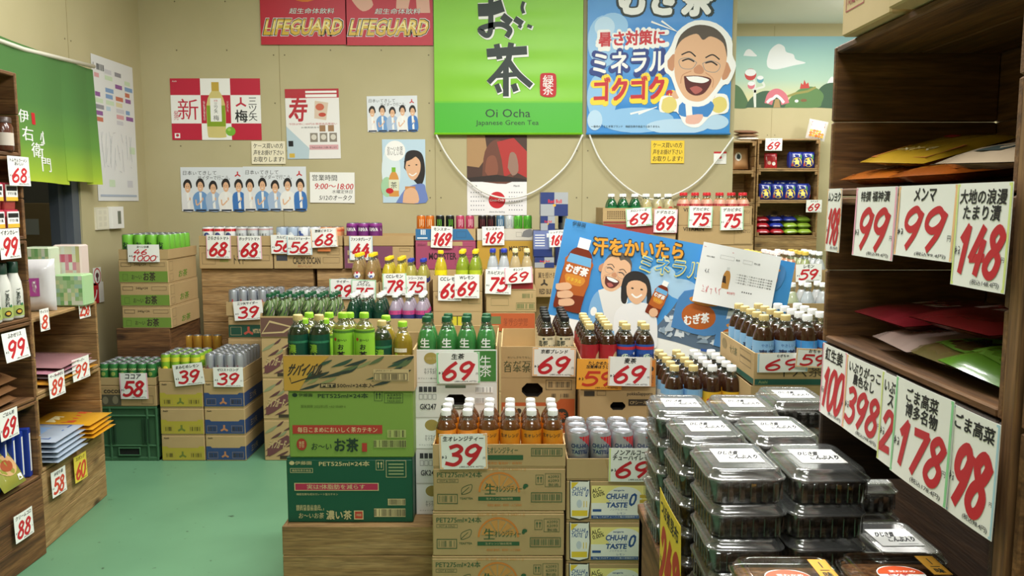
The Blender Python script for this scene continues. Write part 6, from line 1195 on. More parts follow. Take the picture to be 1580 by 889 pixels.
# ---------------------------------------------------------------- the cardboard sign
def sign():
    Y = 3.33; W_, H_ = .965, .475; ang = radians(-10.9)
    tl = at(873, 337, Y); u = Vector((cos(ang), 0, sin(ang))); v = Vector((-sin(ang), .10, cos(ang))).normalized()
    O = tl - v * H_; r = empty('display_sign', O + u * W_ / 2, 'large tilted blue cardboard tea sign with two laughing people and a brown bottle', 'sign')
    mp = plane(-u * W_ / 2, u, v); BL = mottled('blue_sign_sky', '#3f8cd0', '#4a98da', 2.5, .35)
    mb = MB().sheet(W_, H_, mp, PAPER, 1, 1, .006); a = Art(); hb = .075
    k = W_ / 357; P = lambda px, py: ((((px - 873) * cos(-ang) + (py - 337) * sin(-ang))) * k, H_ - ((py - 337) * cos(ang) + (px - 873) * sin(ang)) * k)
    a.rect(0, hb, W_, H_, BL); a.up()
    CL = M('#a9cdea', .4); DKI = M('#5b6f86', .4); ICE = M('#b9c6d2', .3)
    for x, y, rx, ry in ((1020, 425, 22, 18), (1050, 445, 26, 16), (1005, 455, 20, 16), (1090, 440, 20, 12), (1000, 432, 12, 10)): a.ell(*P(x, y), rx * k, ry * k, CL, 18)
    a.blob([P(*p) for p in ((1000, 515), (1030, 480), (1060, 450), (1120, 460), (1180, 455), (1195, 500), (1180, 530), (1100, 540), (1040, 525))], DKI, 4); a.up()
    rr = random.Random(2)
    for i in range(150):
        x, y = rr.uniform(1015, 1195), rr.uniform(455, 530); 
        if y < 518 - (x - 1000) * 1.05 and x < 1066: continue
        s = rr.uniform(4, 12); q = [P(x + s * cos(t), y + s * .8 * sin(t)) for t in sorted(rr.uniform(0, 6.28) for _ in range(5))]
        if all(hb < p[1] < H_ - .01 and 0 < p[0] < W_ - .004 for p in q): a.poly(q, (ICE, M('#8ea2b5', .3), M('#dbe3ea', .3))[i % 3])
    a.up(); AM, AM2, AMD = M('#b8622c', .3), M('#d98f3a', .3), M('#7a2f1a', .3)
    def bot(cx, cy, s, rot):
        c_, s_ = cos(rot), sin(rot); T = lambda l: [(cx + (x * c_ - y * s_) * s, cy + (x * s_ + y * c_) * s) for x, y in l]
        a.blob(T([(-.17, -.5), (.17, -.5), (.19, -.4), (.18, .18), (.08, .36), (-.08, .36), (-.18, .18), (-.19, -.4)]), AMD, 4); a.up()
        a.blob(T([(-.18, -.26), (.18, -.26), (.185, .1), (.17, .22), (-.17, .22), (-.185, .1)]), AM, 2); a.poly(T([(-.08, .36), (.08, .36), (.08, .5), (-.08, .5)]), WHITE); a.up()
        a.poly(T([(-.17, .14), (.17, .14), (.15, .26), (-.15, .26)]), M('#6fb0e0', .4)); a.blob(T([(-.1, -.14), (.1, -.14), (.13, -.02), (-.13, -.02)]), AM2, 3); a.up()
        q = T([(0, .06)])[0]; a.text('むぎ茶', *q, .3 * s, .11 * s, WHITE, .05, .1, rot); q = T([(0, -.08)])[0]; a.text('ミネラル', *q, .2 * s, .05 * s, M('#f0d040'), .02, .1, rot)
    for (x, y, s) in ((1076, 481, 48), (1128, 515, 34), (1180, 425, 30)):   # glasses with blue rims
        cx, cy = P(x, y); s *= k; a.blob([(cx - s * .8, cy - s * .6), (cx + s * .6, cy - s * .6), (cx + s * .8, cy + s * .6), (cx - s * .6, cy + s * .6)], M('#4f86bf', .3), 4); a.up(); a.ell(cx, cy - s * .1, s * .55, s * .42, AM); a.up(); a.ell(cx + s * .1, cy + s * .4, s * .5, s * .14, AM2)
    cx, cy = P(1072, 490); a.text('むぎ茶', cx, cy, 38 * k, 15 * k, WHITE, .04, .1, .3); a.up()
    # the two people
    a.blob([P(*p) for p in ((905, 500), (910, 465), (925, 445), (960, 440), (975, 470), (968, 505), (945, 515))], M('#7fb0dc', .5), 4); a.blob([P(*p) for p in ((922, 446), (955, 440), (962, 468), (948, 505), (936, 500))], M('#e3e2e0', .5), 4)
    for x, y in ((915, 478), (925, 492), (962, 462), (968, 490)): a.ell(*P(x, y), 5 * k, 7 * k, WHITE, 10)
    a.up(); a.blob([P(*p) for p in ((948, 530), (946, 488), (958, 470), (985, 464), (1008, 476), (1012, 520), (1005, 535), (960, 528))], M('#e9e9ea', .5), 4); a.up(); man_head(a, *P(948, 419), 60 * k, -.22)
    a.blob([P(*p) for p in ((957, 440), (962, 425), (975, 417), (992, 421), (1001, 435), (1003, 462), (996, 466), (994, 450), (970, 452), (964, 466), (957, 462))], HAIR, 4); a.up(); a.blob([P(*p) for p in ((965, 440), (972, 430), (988, 430), (996, 442), (994, 456), (983, 467), (973, 464), (966, 453))], SKIN, 4); a.up()
    a.blob([P(*p) for p in ((962, 440), (968, 424), (990, 424), (1000, 440), (986, 432), (972, 432))], HAIR, 3); a.ell(*P(974, 443), 2.2 * k, 1.3 * k, HAIR, 8); a.ell(*P(988, 445), 2.2 * k, 1.3 * k, HAIR, 8); a.stroke(smooth([P(973, 452), P(980, 457), P(988, 453)]), 2.6 * k, WHITE)
    bot(*P(888, 422), 112 * k, ang * -.2 - .12); bot(*P(1014, 458), 56 * k, -.25)
    for x, y in ((857, 440), (859, 452), (861, 464)): a.blob([P(x + 12 + dx, y + dy) for dx, dy in ((-11, -4), (6, -6), (13, 0), (8, 5), (-10, 5))], SKIN, 3)
    a.ell(*P(1006, 480), 7 * k, 7 * k, SKIN, 10); a.up()
    a.up(); O_, Y_ = M('#e8a23a', .4), M('#e6dc86', .4)
    cx, cy = P(983, 383); a.text('汗をかいたら', cx, cy, 138 * k, 27 * k, M('#3a2c1c', .5), .06, 0, .13); a.up(); a.text('汗をかいたら', cx, cy, 136 * k, 25 * k, O_, .04, 0, .13)
    cx, cy = P(1034, 411); a.text('ミネラル', cx, cy, 96 * k, 25 * k, Y_, .05, 0, .06); a.up(); a.text('ミネラル', cx, cy, 94 * k, 23 * k, M('#4a95d6', .4), .02, 0, .06)
    cx, cy = P(893, 346); a.text('伊藤園', cx, cy, 20 * k, 7 * k, INK, .01); cx, cy = P(1090, 533); a.rect(cx - .03, .045, cx + .02, .055, M('#2f59a8')); a.text('健康ミネラル', cx + .01, .025, .09, .014, M('#5a6a9a'))
    a.stamp(mb, mp, .0002); mb.build('printed_board', r)
    MB().box(-.14, -.134, .06, .15, .03, .26, CARD).box(.14, .146, .06, .15, -.02, .26, CARD).build('support_strut', r)
    # the curled paper stuck on it
    p = at(1072, 466, Y - .03); q = at(1191, 392, Y - .03); W2, H2 = .325, .245; a2 = radians(-11); u2 = Vector((cos(a2), 0, sin(a2))); v2 = Vector((-sin(a2), .06, cos(a2))).normalized(); tlp = at(1086, 373, Y - .028); O2 = tlp - v2 * H2
    b2 = plane((0, 0, 0), u2, v2); mp2 = lambda x, y, l: b2(x, y, l + .022 * max(0, 1 - y / H2 - .55) ** 1.3 + .004 * sin(x * 20))
    m2 = MB().sheet(W2, H2, mp2, M('#e6e6e6', .6), 14, 14, .0006); a = Art()
    bottle_pic(a, W2 * .37, H2 * .3, H2 * .36, M('#b8823f'), M('#cfcfcf'), M('#3a2a22'))
    for j in range(4): a.text('一年を通して飲まれる麦茶で健康', W2 * .72, H2 * (.57 - .045 * j), W2 * .46, H2 * .028, M('#4a4a4a'))
    a.text('★★★★★', W2 * .66, H2 * .3, W2 * .14, None, BLACK); a.text('¥59円', W2 * .46, H2 * .24, W2 * .1, None, RED, .01); a.stroke([(W2 * .02, H2 * .93), (W2 * .4, H2 * .91)], .0016, RED); a.text('飲料の種類', W2 * .12, H2 * .78, W2 * .1, None, BLACK); a.text('販売', W2 * .47, H2 * .8, W2 * .05, None, BLACK); a.text('売れ筋', W2 * .72, H2 * .8, W2 * .08, None, BLACK)
    a.frame(W2 * .24, H2 * .78, W2 * .42, H2 * .84, .0008, GREY); a.frame(W2 * .54, H2 * .77, W2 * .66, H2 * .83, .0008, GREY); a.scrawl(W2 * .08, H2 * .16, W2 * .34, H2 * .3, RED, 5, .0014, 8); a.scrawl(W2 * .08, H2 * .5, W2 * .14, H2 * .58, BLACK, 2, .0014, 9)
    a.stamp(m2, mp2); tag(m2.build('paper_notice', None, O2), 'curled white printed sheet stuck over the blue sign', 'notice')
sign()
stackbase('the low column carrying the tilted sign', 930, 1010, 3.36, .30, zat(540, 3.36) - .02, 3, CARDD); stackbase('the low column behind the low barley tea carton', 1030, 1120, 3.36, .30, zat(556, 3.36) - .03, 3, CARDD)
# ---------------------------------------------------------------- handwritten price cards
EDGE = {'w': '#f2f2ee', 'p': '#f0a9c0', 'o': '#f0c08a', 'g': '#8fd49a', 'y': '#d9e58a', 'b': '#a9cfe0'}
def card(wd, h, top, price, edge='w', small='税込', bg=PAPER, ink=RED, two=None, tsz=1.0, foot=True, pthick=.20):
    def f(a, w, h_):
        if edge != 'w': a.frame(.001, .001, w - .001, h_ - .001, w * .03, M(EDGE[edge], .6)); 
        a.up(); lines = top.split('|'); n = len(lines)
        for i, t in enumerate(lines):
            if t: hh = h_ * (.14 if len(t) > 3 else .18) * tsz; a.text(t, w * .5, h_ * (.87 - .15 * i * tsz), min(w * .84, hh * len(t) * 1.08), hh, BLACK, .03, .12)
        y = .40 if n == 1 else .36; hh = .54 if n == 1 else .44
        if two: a.digits(price, w * .42, h_ * .58, w * .45, h_ * .28, ink, .2); a.digits(two, w * .5, h_ * .22, w * .8, h_ * .3, ink, .2); a.up()
        else: a.digits(price, w * .5, h_ * y, w * (.74 if len(price) < 3 else .86), h_ * hh, ink, pthick); a.up()
        if foot: a.text('(税込' + price + '.4円)', w * .66, h_ * .06, w * .5, h_ * .06, BLACK, .01, .1); a.scrawl(w * .04, h_ * .3, w * .16, h_ * .4, BLACK, 2, w * .012, 3); a.text('円', w * .93, h_ * .3, w * .05, None, BLACK)
    return f
CRD = []
def pcard(cx, cy, wpx, hpx, Y, top, price, label, edge='w', rot=0.0, bg=None, ink=RED, **kw):
    d = (Y * CT + (EYE - zat(cy, Y)) * ST); wd, h = wpx / F_PX * d, hpx / F_PX * d; c = at(cx, cy, Y); cs, sn = cos(radians(rot)), sin(radians(rot))
    u, v = Vector((cs, 0, sn)), Vector((-sn, -.03, cs)).normalized(); k = random.uniform(-.02, .03) * wd
    mp = bent(u * (-wd / 2) + v * (-h / 2), u, v, wd, h, -abs(k), k * .5); mb = MB().sheet(wd, h, mp, bg or PAPER, 6, 6, .0005)
    a = Art(); card(wd, h, top, price, edge, ink=ink, **kw)(a, wd, h); a.stamp(mb, mp)
    return tag(mb.build('price_card', None, c), label, 'price card', 'handwritten price cards')
Yc = YW1 - .014
pcard(221, 391, 49, 27, YT - .012, 'お〜いお茶', '46', 'price card reading 46 and 1000 on the corner green tea cans', two='1000', tsz=.9)
pcard(337, 381, 38, 36, Yc, 'さらさらトマト', '68', 'pink-edged card reading 68 under the red-rimmed tomato cans', 'p', -1)
pcard(385, 382, 37, 36, Yc, 'ホックリトマト', '68', 'pink-edged card reading 68 under the white vegetable cans', 'p')
pcard(436, 377, 36, 29, Yc, 'カルピス', '56', 'card reading 56, half covered by another 56 card', 'w'); pcard(462, 379, 39, 29, Yc - .008, 'カルピスウォーター', '56', 'card reading 56 overlapping another under the milk drink cans', 'b')
pcard(500, 382, 20, 12, Yc, '', '', 'small orange slip under the orange cans', bg=M('#e0824a'), foot=False)
pcard(500, 367, 41, 29, Yc - .012, '野菜ビタミン', '68', 'orange-edged card reading 68 under the orange cans', 'o', 3)
pcard(557, 383, 36, 37, Yc, 'ファンタグレープ', '44', 'blue-edged card reading 44 on the purple carton, below the purple cans', 'b')
pcard(681.5, 366, 33, 33, Yc, 'モンスター', '169', 'card reading 169 on the blue and pink energy drink cartons', 'w', -2); pcard(761, 364, 34, 29, Yc, 'モンスター', '169', 'card reading 169 on the white and yellow energy drink cartons', 'w', 1)
pcard(860, 368, 26, 26, YR - .12, 'レッドブル', '169', 'partly hidden price card beside the blue and silver multipacks', 'b', 3)
pcard(986, 335, 40, 28, Yc, 'メロンソーダ', '69', 'green-edged card reading 69 under the melon sodas', 'g', 4); pcard(1027, 341, 36, 36, Yc - .004, 'ドデカミン', '69', 'pink-edged card reading 69 beside the melon soda card', 'p', -1)
pcard(1081, 335, 37, 33, Yc - .006, 'デカビタC', '75', 'green-edged card reading 75, the one nearer the melon sodas', 'g', -1); pcard(1129.5, 337, 36, 36, Yc - .006, 'デカビタC', '75', 'green-edged card reading 75, the one at the wall end', 'g', 1)
pcard(1194, 223, 26, 19, YS - .012, 'スナック', '69', 'small card reading 69 on the top crate of the far shelf'); pcard(1256, 318, 24, 19, YS - .012, 'スナック', '69', 'small card reading 69 on the middle crate of the far shelf')
pcard(383, 479, 45, 30, YQ - .02, '三ツ矢サイダー', '39', 'card reading 39 under the silver cider cans', 'w', 4)
pcard(529, 446, 41, 31, YP - .012, 'サイダー', '29', 'card reading 29 under the blue cider cans', 'g'); pcard(561, 447, 38, 31, YP - .018, 'ペプシ|スペシャル', '75', 'card reading 75 under the yellow-capped cola bottles', 'g', -2, tsz=.9)
pcard(641, 440, 34, 29, YP - .012, 'ンシーフの', '75', 'card reading 75 under the blue-capped bottles', 'w', -1); pcard(609, 439, 37, 34, YP - .02, 'CCレモン', '78', 'card reading 78 under the yellow lemon sodas', 'g', 1)
pcard(694, 445, 36, 39, YL - .012, 'CCレモン', '69', 'card reading 69 half covered, below the lone lemon soda', 'w', -1); pcard(720.5, 442, 38, 37, YL - .02, 'Wレモン', '69', 'card reading 69 below the green lemon sodas', 'w')
pcard(769, 435, 40, 38, YL - .012, 'カルピスソーダ', '75', 'card reading 75 under the blue-capped milky sodas', 'w', -2); pcard(800, 425, 43, 25, YL - .02, 'オレンジ', '69', 'card reading 69 under the cream-capped milky sodas', 'p', 3, foot=False)
pcard(206, 596, 43, 41, YZ - .012, 'ココア', '58', 'card reading 58 under the green cocoa cans', 'p')
pcard(291, 578, 46, 34, YZ - .012, 'まみむめレモン', '39', 'card reading 39 under the yellow-green lemon cans', 'w', 6); pcard(352, 582, 46, 31, YZ - .012, 'ゼロストロング', '39', 'card reading 39 under the plain silver cans', 'w')
pcard(707, 568, 67, 49, YN - .012, '生茶', '69', 'large green-edged card reading 69 on the all-green tea carton', 'g', 1)
pcard(855, 559, 67, 45, YFK - .012, '京都ブレンド', '69', 'orange-edged card reading 69 below the black-capped bottles', 'o', -1)
pcard(925, 578, 70, 48, YG - .010, 'たしかめたみ|加賀棒ほうじ茶', '59', 'orange card reading 59 below the red label bottles', 'w', -1, bg=M('#f0a638', .6), ink=M('#c8381f'), tsz=.8); pcard(972, 573.5, 67, 46, YG - .022, '麦茶', '69', 'orange-edged card reading 69 below the blue label bottles', 'o', -1)
pcard(715, 697, 74, 56, YD - .014, '生オレンジティー', '39', 'orange-edged card reading 39 on the orange tea bottles', 'o', 1)
pcard(977, 718, 75, 54, YE - .014, 'ノンアルコール|チューハイレモン', '69', 'pale yellow-edged card reading 69 on the lemon drink cans', 'y', 0)
pcard(1208, 560, 78, 30, YI - .012, 'むぎちゃ', '69', 'blue-edged card reading 69 on the green-striped carton', 'b', 1, foot=False); pcard(1256, 553, 56, 30, YI - .02, 'おちゃ', '59', 'card reading 59 at the dark shelf on the green-striped carton', 'o', -3, foot=False)
pcard(1248, 421, 40, 27, YJ2 - .02, 'レモン', '59', 'card reading 59 above the lemon water bottles by the dark shelf', 'w', 2)
pcard(1088, 634, 90, 18, YH - .012, '麦茶　麦茶', '', 'strip of white card between the barley tea and the food boxes', foot=False, tsz=4.0)
# cards on the shelf edges at the sides
def sidecard(px0, px1, zt_, zb_, X, top, price, label, edge='w', left=True, bg=None, ink=RED, drop=0.0, dx=0.0, **kw):
    ya, yb = yat(px0, X, (zt_ + zb_) / 2), yat(px1, X, (zt_ + zb_) / 2); wd, h = abs(yb - ya), zt_ - zb_
    u = Vector((0, 1, 0)) if yb > ya else Vector((0, -1, 0)); v = Vector((dx, drop, 1)).normalized(); k = .012 * wd
    mp = bent(u * (-wd / 2) + v * (-h), u, v, wd, h, -k, k * 2); mb = MB().sheet(wd, h, mp, bg or PAPER, 6, 6, .0005)
    a = Art(); card(wd, h, top, price, edge, ink=ink, **kw)(a, wd, h); a.stamp(mb, mp); return tag(mb.build('price_card', None, (X, (ya + yb) / 2, zt_)), label, 'price card', 'handwritten price cards')
XP = RXF - .012; zu = 1.374
sidecard(1275, 1297, zu, 1.255, XP, 'ムンヨク', '198', 'orange-edged card reading 198 at the far end of the upper shelf edge', 'o', pthick=.12)
sidecard(1318, 1381, zu, 1.255, XP, '特撰 福神漬', '99', 'pink-edged card reading 99 on the upper shelf edge', 'p', pthick=.19); sidecard(1383, 1474, zu, 1.266, XP, 'メンマ', '99', 'orange-edged card reading 99 on the upper shelf edge', 'o', pthick=.19)
sidecard(1472, 1557, zu, 1.237, XP - .004, '大地の浪漫|たまり漬', '148', 'tall lime-edged card reading 148 on the upper shelf edge', 'y', pthick=.19)
zl_ = 1.076
sidecard(1267, 1304, zl_, .938, XP, '紅生姜', '100', 'pink-edged card reading 100 on the lower shelf edge', 'p', pthick=.16); sidecard(1303, 1362, zl_, .940, XP - .003, 'いぶりがっこ|農色なし', '398', 'orange-edged card reading 398 on the lower shelf edge', 'o', pthick=.19)
sidecard(1357, 1425, zl_, .930, XP - .006, 'いぶりがっこ|スライス', '298', 'lime-edged card reading 298, half covered on the lower shelf edge', 'y', pthick=.19); sidecard(1378, 1466, zl_ + .006, .932, XP - .014, 'ごま高菜|博多名物', '178', 'green-edged card reading 178 on the lower shelf edge', 'g', pthick=.19)
sidecard(1464, 1537, zl_ + .002, .930, XP - .012, 'ごま高菜', '98', 'blue-edged card reading 98 at the near end of the lower shelf edge', 'b', pthick=.19)
sidecard(1015, 1046, .735, .50, .318, 'つぼ煮昆布', '248', 'yellow card reading 248 beside the stacked plastic food boxes', 'w', bg=M('#e9c83a', .6), ink=M('#b8331f'), dx=-.03)
XLp = LX + .014
sidecard(13, 46, zat(242, 2.98), zat(287, 2.98), XLp, 'トムヤムラーメン|おいしい', '68', 'card reading 68 high on the tall dark shelf', 'w', tsz=.8); sidecard(0, 31, zat(352, 2.92), zat(398, 2.92), XLp, 'イオンカレー', '99', 'card reading 99 under the red-lidded tubs', 'w')
sidecard(4, 41, zat(505, 2.92), zat(548, 2.92), XLp + .02, 'ふわせリス', '99', 'curled card reading 99 under the white dressing bottles', 'w', dx=-.1); sidecard(0, 28, zat(622, 2.9), zat(664, 2.9), XLp, 'ごはん用', '69', 'card reading 69 under the brown food packets', 'w'); sidecard(23, 51, zat(775, 2.94), zat(815, 2.94), XLp, 'クリームコロ', '88', 'card reading 88 on the planked bottom crate of the dark shelf', 'w')
def X2(px, py):
    X = -1.845
    for _ in range(4): Y = yat(px, X, zat(py, 3.3)); X = -1.845 - .0875 * (Y - 3.33)
    return X + .024
for px0, px1, pt, pb, t, pr, l, e, bg in ((62, 76, 478, 512, 'ティシュ', '8', 'half hidden card reading 8 under the plastic-wrapped tissue pack', 'w', None), (122, 139, 461, 492, '森のティシュ', '258', 'card reading 258 under the green tissue boxes', 'w', None), (76, 100, 578, 616, 'ペーパータオル', '89', 'card reading 89 on the top light crate edge', 'w', None), (112, 138, 556, 590, 'ペーパー', '99', 'card reading 99 on the top light crate edge', 'w', None), (80, 102, 731, 770, '水切り袋', '58', 'white card reading 58 on the light planked crate', 'w', None), (115, 134, 706, 746, 'スポンジ', '60', 'yellow card reading 60 on the light planked crate', 'w', M('#e6cf4a', .6))):
    X = X2((px0 + px1) / 2, (pt + pb) / 2); Yp = yat(px0, X, zat(pt, 3.3)); sidecard(px0, px1, zat(pt, Yp), zat(pb, Yp), X, t, pr, l, e, bg=bg, ink=M('#d0442f'))
# ---------------------------------------------------------------- packs and bags
def pouch(name, wd, h, th, mat, art=None, edge=None, nx=10, ny=10):
    """A filled pillow bag with flat sealed ends, standing in the x-z plane and facing -y."""
    mb = MB(); f = lambda x, y: th / 2 * max(0.0, (1 - (2 * x / wd - 1) ** 4)) ** .6 * max(0.0, (1 - (2 * y / h - 1) ** 6)) ** .8
    F = lambda s: (lambda x, y, l: Vector((x - wd / 2 + .0 * y, s * (f(x, y) + .0006 + l + .002 * sin(x * 130 + y * 60) * f(x, y) / max(th, 1e-4)), y)))
    for s in (-1, 1):
        vs = [F(s)(wd * i / nx, h * j / ny, 0) for j in range(ny + 1) for i in range(nx + 1)]
        mb.add(vs, [(j * (nx + 1) + i, j * (nx + 1) + i + 1, (j + 1) * (nx + 1) + i + 1, (j + 1) * (nx + 1) + i)[::(1 if s < 0 else -1)] for j in range(ny) for i in range(nx)], mat, True)
    if art: a = Art(); art(a, wd, h); a.stamp(mb, lambda x, y, l: F(-1)(x, y, l + .0008))
    return mb.build(name)
def place(o, loc, rot, label, cat, group=None): o.location = loc; o.rotation_euler = rot; return tag(o, label, cat, group)
NAVY = M('#1f2f86', .3, 0, .3)
def star(a, w, h):
    a.ell(w * .5, h * .36, w * .36, h * .28, M('#f0c83a')); a.rect(w * .22, h * .68, w * .72, h * .85, M('#e2e4ee')); a.up(); a.poly([(w * .5 + (w * .34 if k % 2 == 0 else w * .15) * cos(pi / 2 + k * pi / 5), h * .36 + (w * .34 if k % 2 == 0 else w * .15) * sin(pi / 2 + k * pi / 5)) for k in range(10)], M('#f5e27a')); a.rect(w * .1, h * .12, w * .24, h * .3, M('#b03a3a')); a.rect(w * .74, h * .55, w * .86, h * .8, M('#58a04a'))
SB = pouch('snack_bag', .115, .15, .05, NAVY, star); SB['category'] = 'snack bag'
zf = [z + .0145 for z in ZS]; first = True
def bag(px, Yb, z, rz, label, rx=0.0, ry=0.0, src=None):
    global first
    if first: o = SB; first = False
    else: o = (src or SB).copy(); C.objects.link(o)
    o.location = (xat(px, Yb, z + .06), Yb, z); o.rotation_euler = (rx, ry, rz); o['label'] = label; o['group'] = 'blue star snack bags'; o['category'] = 'snack bag'; return o
for k, px in enumerate((1229, 1247)): bag(px, YS + .06, zf[2], random.uniform(-.1, .1), 'blue star snack bag on the top far crate, ' + ('second from the end', 'at the end')[k], -.1)
bag(1219, YS + .08, zf[2], 1.1, 'blue snack bag turned sideways on the top far crate')
for k, px in enumerate((1181, 1200, 1219, 1238)): bag(px, YS + .05, zf[1], random.uniform(-.12, .12), 'blue star snack bag in the front row of the middle far crate, ' + ORD[k], -.12)
bag(1246, YS + .09, zf[1], 1.2, 'blue snack bag turned sideways in the middle far crate')
for k, px in enumerate((1184, 1204, 1222)): bag(px, YS + .12, zf[1] + .03, random.uniform(-.1, .1), 'blue star snack bag in the back row of the middle far crate, ' + ORD[k], -.1)
def redart(a, w, h): a.rect(w * .1, h * .55, w * .9, h * .75, WHITE); a.ell(w * .35, h * .35, w * .14, h * .12, M('#e9c4b0')); a.ell(w * .7, h * .3, w * .14, h * .12, WHITE); a.up(); a.text('キャンディ', w * .5, h * .65, w * .6, None, RED, .02)
place(pouch('candy_bag', .115, .14, .035, M('#b8242f', .3, 0, .3), redart), (xat(1189, YS + .08, zf[2]), YS + .08, zf[2]), (-.1, 0, 0), 'red candy bag on the top crate of the far shelf', 'snack bag')
def crisps(a, w, h): a.rect(w * .15, h * .62, w * .85, h * .85, M('#8a2438')); [a.ell(w * (.2 + .15 * (k % 5)), h * (.15 + .12 * (k // 5)), w * .08, h * .06, M(('#d98a2f', '#e6b04a', '#c9742a')[k % 3])) for k in range(14)]
place(pouch('snack_bag', .17, .19, .06, M('#d8d2cc', .3, 0, .3), crisps), (xat(1257, YS + .14, ZS[3]), YS + .14, ZS[3]), (-.25, .22, -.2), 'white and red bag of orange crisps lying back on top of the far shelf', 'snack bag')
def brart(a, w, h): a.ell(w * .35, h * .55, w * .2, h * .2, M('#e9e4da')); a.up(); a.ell(w * .35, h * .55, w * .12, h * .12, INK)
place(pouch('bread_bag', .15, .20, .07, M('#b98a5c', .35, 0, .3), brart), (xat(1142, YS + .12, zf[2] - .02), YS + .12, zf[2] - .006), (-.2, 0, 0), 'brown and white snack bag in the far crate at the wall end', 'snack bag')
for k in range(3): place(pouch('flat_bag', .2, .14, .03, M(('#dcd6cc', '#8a6a4a', '#7a4f38')[k], .35, 0, .3), None), (xat(1150, YS + .16, 1.9), YS + .05, ZS[3] - .02 + .02 + .03 * k), (radians(-82), 0, .1 * k), ('pale flat bag lowest on the far crate at the wall end', 'tan flat bag between two others on the far crate', 'brown flat bag topmost on the far crate at the wall end')[k], 'snack bag')
rr = random.Random(12)
for k in range(12):
    sl, lvl = k % 4, k // 4
    col, nm = (('#a8232e', 'red'), ('#2b3a9a', 'dark blue'), ('#8fae3a', 'lime green'))[(0, 0 if lvl == 0 else 1, 1 if lvl == 2 else 2, 2)[sl]]
    def pa(a, w, h): a.ell(w * .5, h * .5, w * .25, h * .2, M('#e6c98a')); a.rect(w * .15, h * .72, w * .85, h * .86, WHITE)
    place(pouch('snack_bag', .122, .17, .048, M(col, .25, 0, .4), pa), (xc + .086 + .1275 * sl, YS + .02 + .02 * lvl, zf[0] + .028 + .055 * lvl), (radians(-80), rr.uniform(-.04, .04), rr.uniform(-.03, .03)), f'{nm} snack bag lying in the lowest far crate, ' + ('bottom', 'middle', 'top')[lvl] + ' layer', 'snack bag', nm + ' snack bags piled in the lowest far crate')
# left shelf goods
def stand(mb, name, px, X, z, label, cat, group=None, rz=pi / 2, depth=0.0): o = mb.build(name); Yp = yat(px, X, z + .05); o.location = (X - depth, Yp, z); o.rotation_euler.z = rz; return tag(o, label, cat, group)
lv = [.3025 * k + .016 for k in range(6)]; 
jar = empty('food_jar', (-1.818, 2.935, lv[5]), 'small jar with a brown label at the edge of the top dark crate', 'jar'); MB().lathe([(.03, 0), (.033, .006), (.033, .085), (.027, .10)], M('#5a2f22', .2, 0, .5), 18, cap0=True).build('jar_body', jar); MB().lathe([(.029, .10), (.029, .118), (.026, .12)], M('#4a3a34', .35), 18, cap1=True).build('jar_lid', jar); MB().lathe([(.0336, .02), (.0336, .065)], M('#cfc3b8', .4), 18).build('jar_label', jar)
for j in range(2):
    for i in range(2):
        t = empty('food_tub', (-1.838, 2.845 + .085 * i, lv[4] + .096 * j), ('lower', 'upper')[j] + ' red-lidded pickled plum tub, ' + ('at the frame edge', 'beside the price card')[i], 'tub', 'red-lidded tubs', pi / 2)
        MB().loft([(0, .066, .066, .01), (.07, .076, .076, .012)], M('#a03a3a', .2, 0, .4), seg=3).build('tub_body', t); MB().loft([(.07, .08, .08, .012), (.092, .08, .08, .012), (.0945, .074, .074, .01)], M('#c0394f', .3), seg=3).build('tub_lid', t)
        mb = MB().box(-.034, .034, -.0415, -.0395, .03, .088, WHITE); a = Art(); a.rect(.004, .036, .064, .052, BLACK); a.rect(.0, .0, .068, .014, M('#e6b83a')); a.up(); a.text('ママカリ梅', .034, .026, .05, .012, BLACK, .02); a.stamp(mb, plane((-.034, -.0415, .03), *FLAT)); mb.build('tub_label', t)
def dressing():
    r = empty('dressing_bottle', (0, 0, -5)); r['category'] = 'bottle'
    MB().lathe([(.026, 0), (.03, .006), (.03, .10), (.026, .135), (.018, .16), (.0165, .17)], M('#dcdcd6', .25), 18, cap0=True).build('bottle_body', r); MB().lathe([(.0185, .168), (.0185, .205), (.016, .208)], M('#173a2c', .35), 18, cap1=True).build('cap', r)
    mb = MB().lathe([(.0306, .012), (.0306, .05)], M('#a9b86a', .4), 18); a = Art(); w_ = 2 * pi * .0306; a.ell(w_ * .5, .015, .012, .011, M('#2b1d12')); a.up(); a.ell(w_ * .5, .016, .008, .006, M('#d9a83a')); a.text('わかめスープ', w_ * .5, .07, .012, .055, INK, .02) if False else a.text('ご\nま\nだ\nれ', w_ * .5, .07, None, .06, INK, .02); a.ell(w_ * .5 + .012, .042, .005, .005, M('#2f7a4a')); a.stamp(mb, cyl(.0308, .012, -pi), .0005); mb.build('bottle_label', r); return r
DR = dressing(); DR.location = (-1.826, 2.755, lv[3]); DR.rotation_euler.z = pi / 2 - .5; DR['group'] = 'white dressing bottles'; DR['label'] = 'white dressing bottle with dark green cap, nearest the frame edge'
for k in (1, 2, 3): dup(DR, (-1.826, 2.755 + .065 * k, lv[3]), pi / 2 - .5, 'white dressing bottle with dark green cap, ' + ('second', 'third', 'last, by the crate end')[k - 1] + ' from the frame edge', 'white dressing bottles')
def curry(a, w, h): a.rect(w * .1, h * .7, w * .9, h * .9, M('#d8c8b4')); a.ell(w * .5, h * .38, w * .34, h * .24, M('#6a3f24')); a.up(); a.ell(w * .42, h * .4, w * .12, h * .08, M('#c88f3a')); a.text('カレー', w * .5, h * .8, w * .4, None, INK, .03)
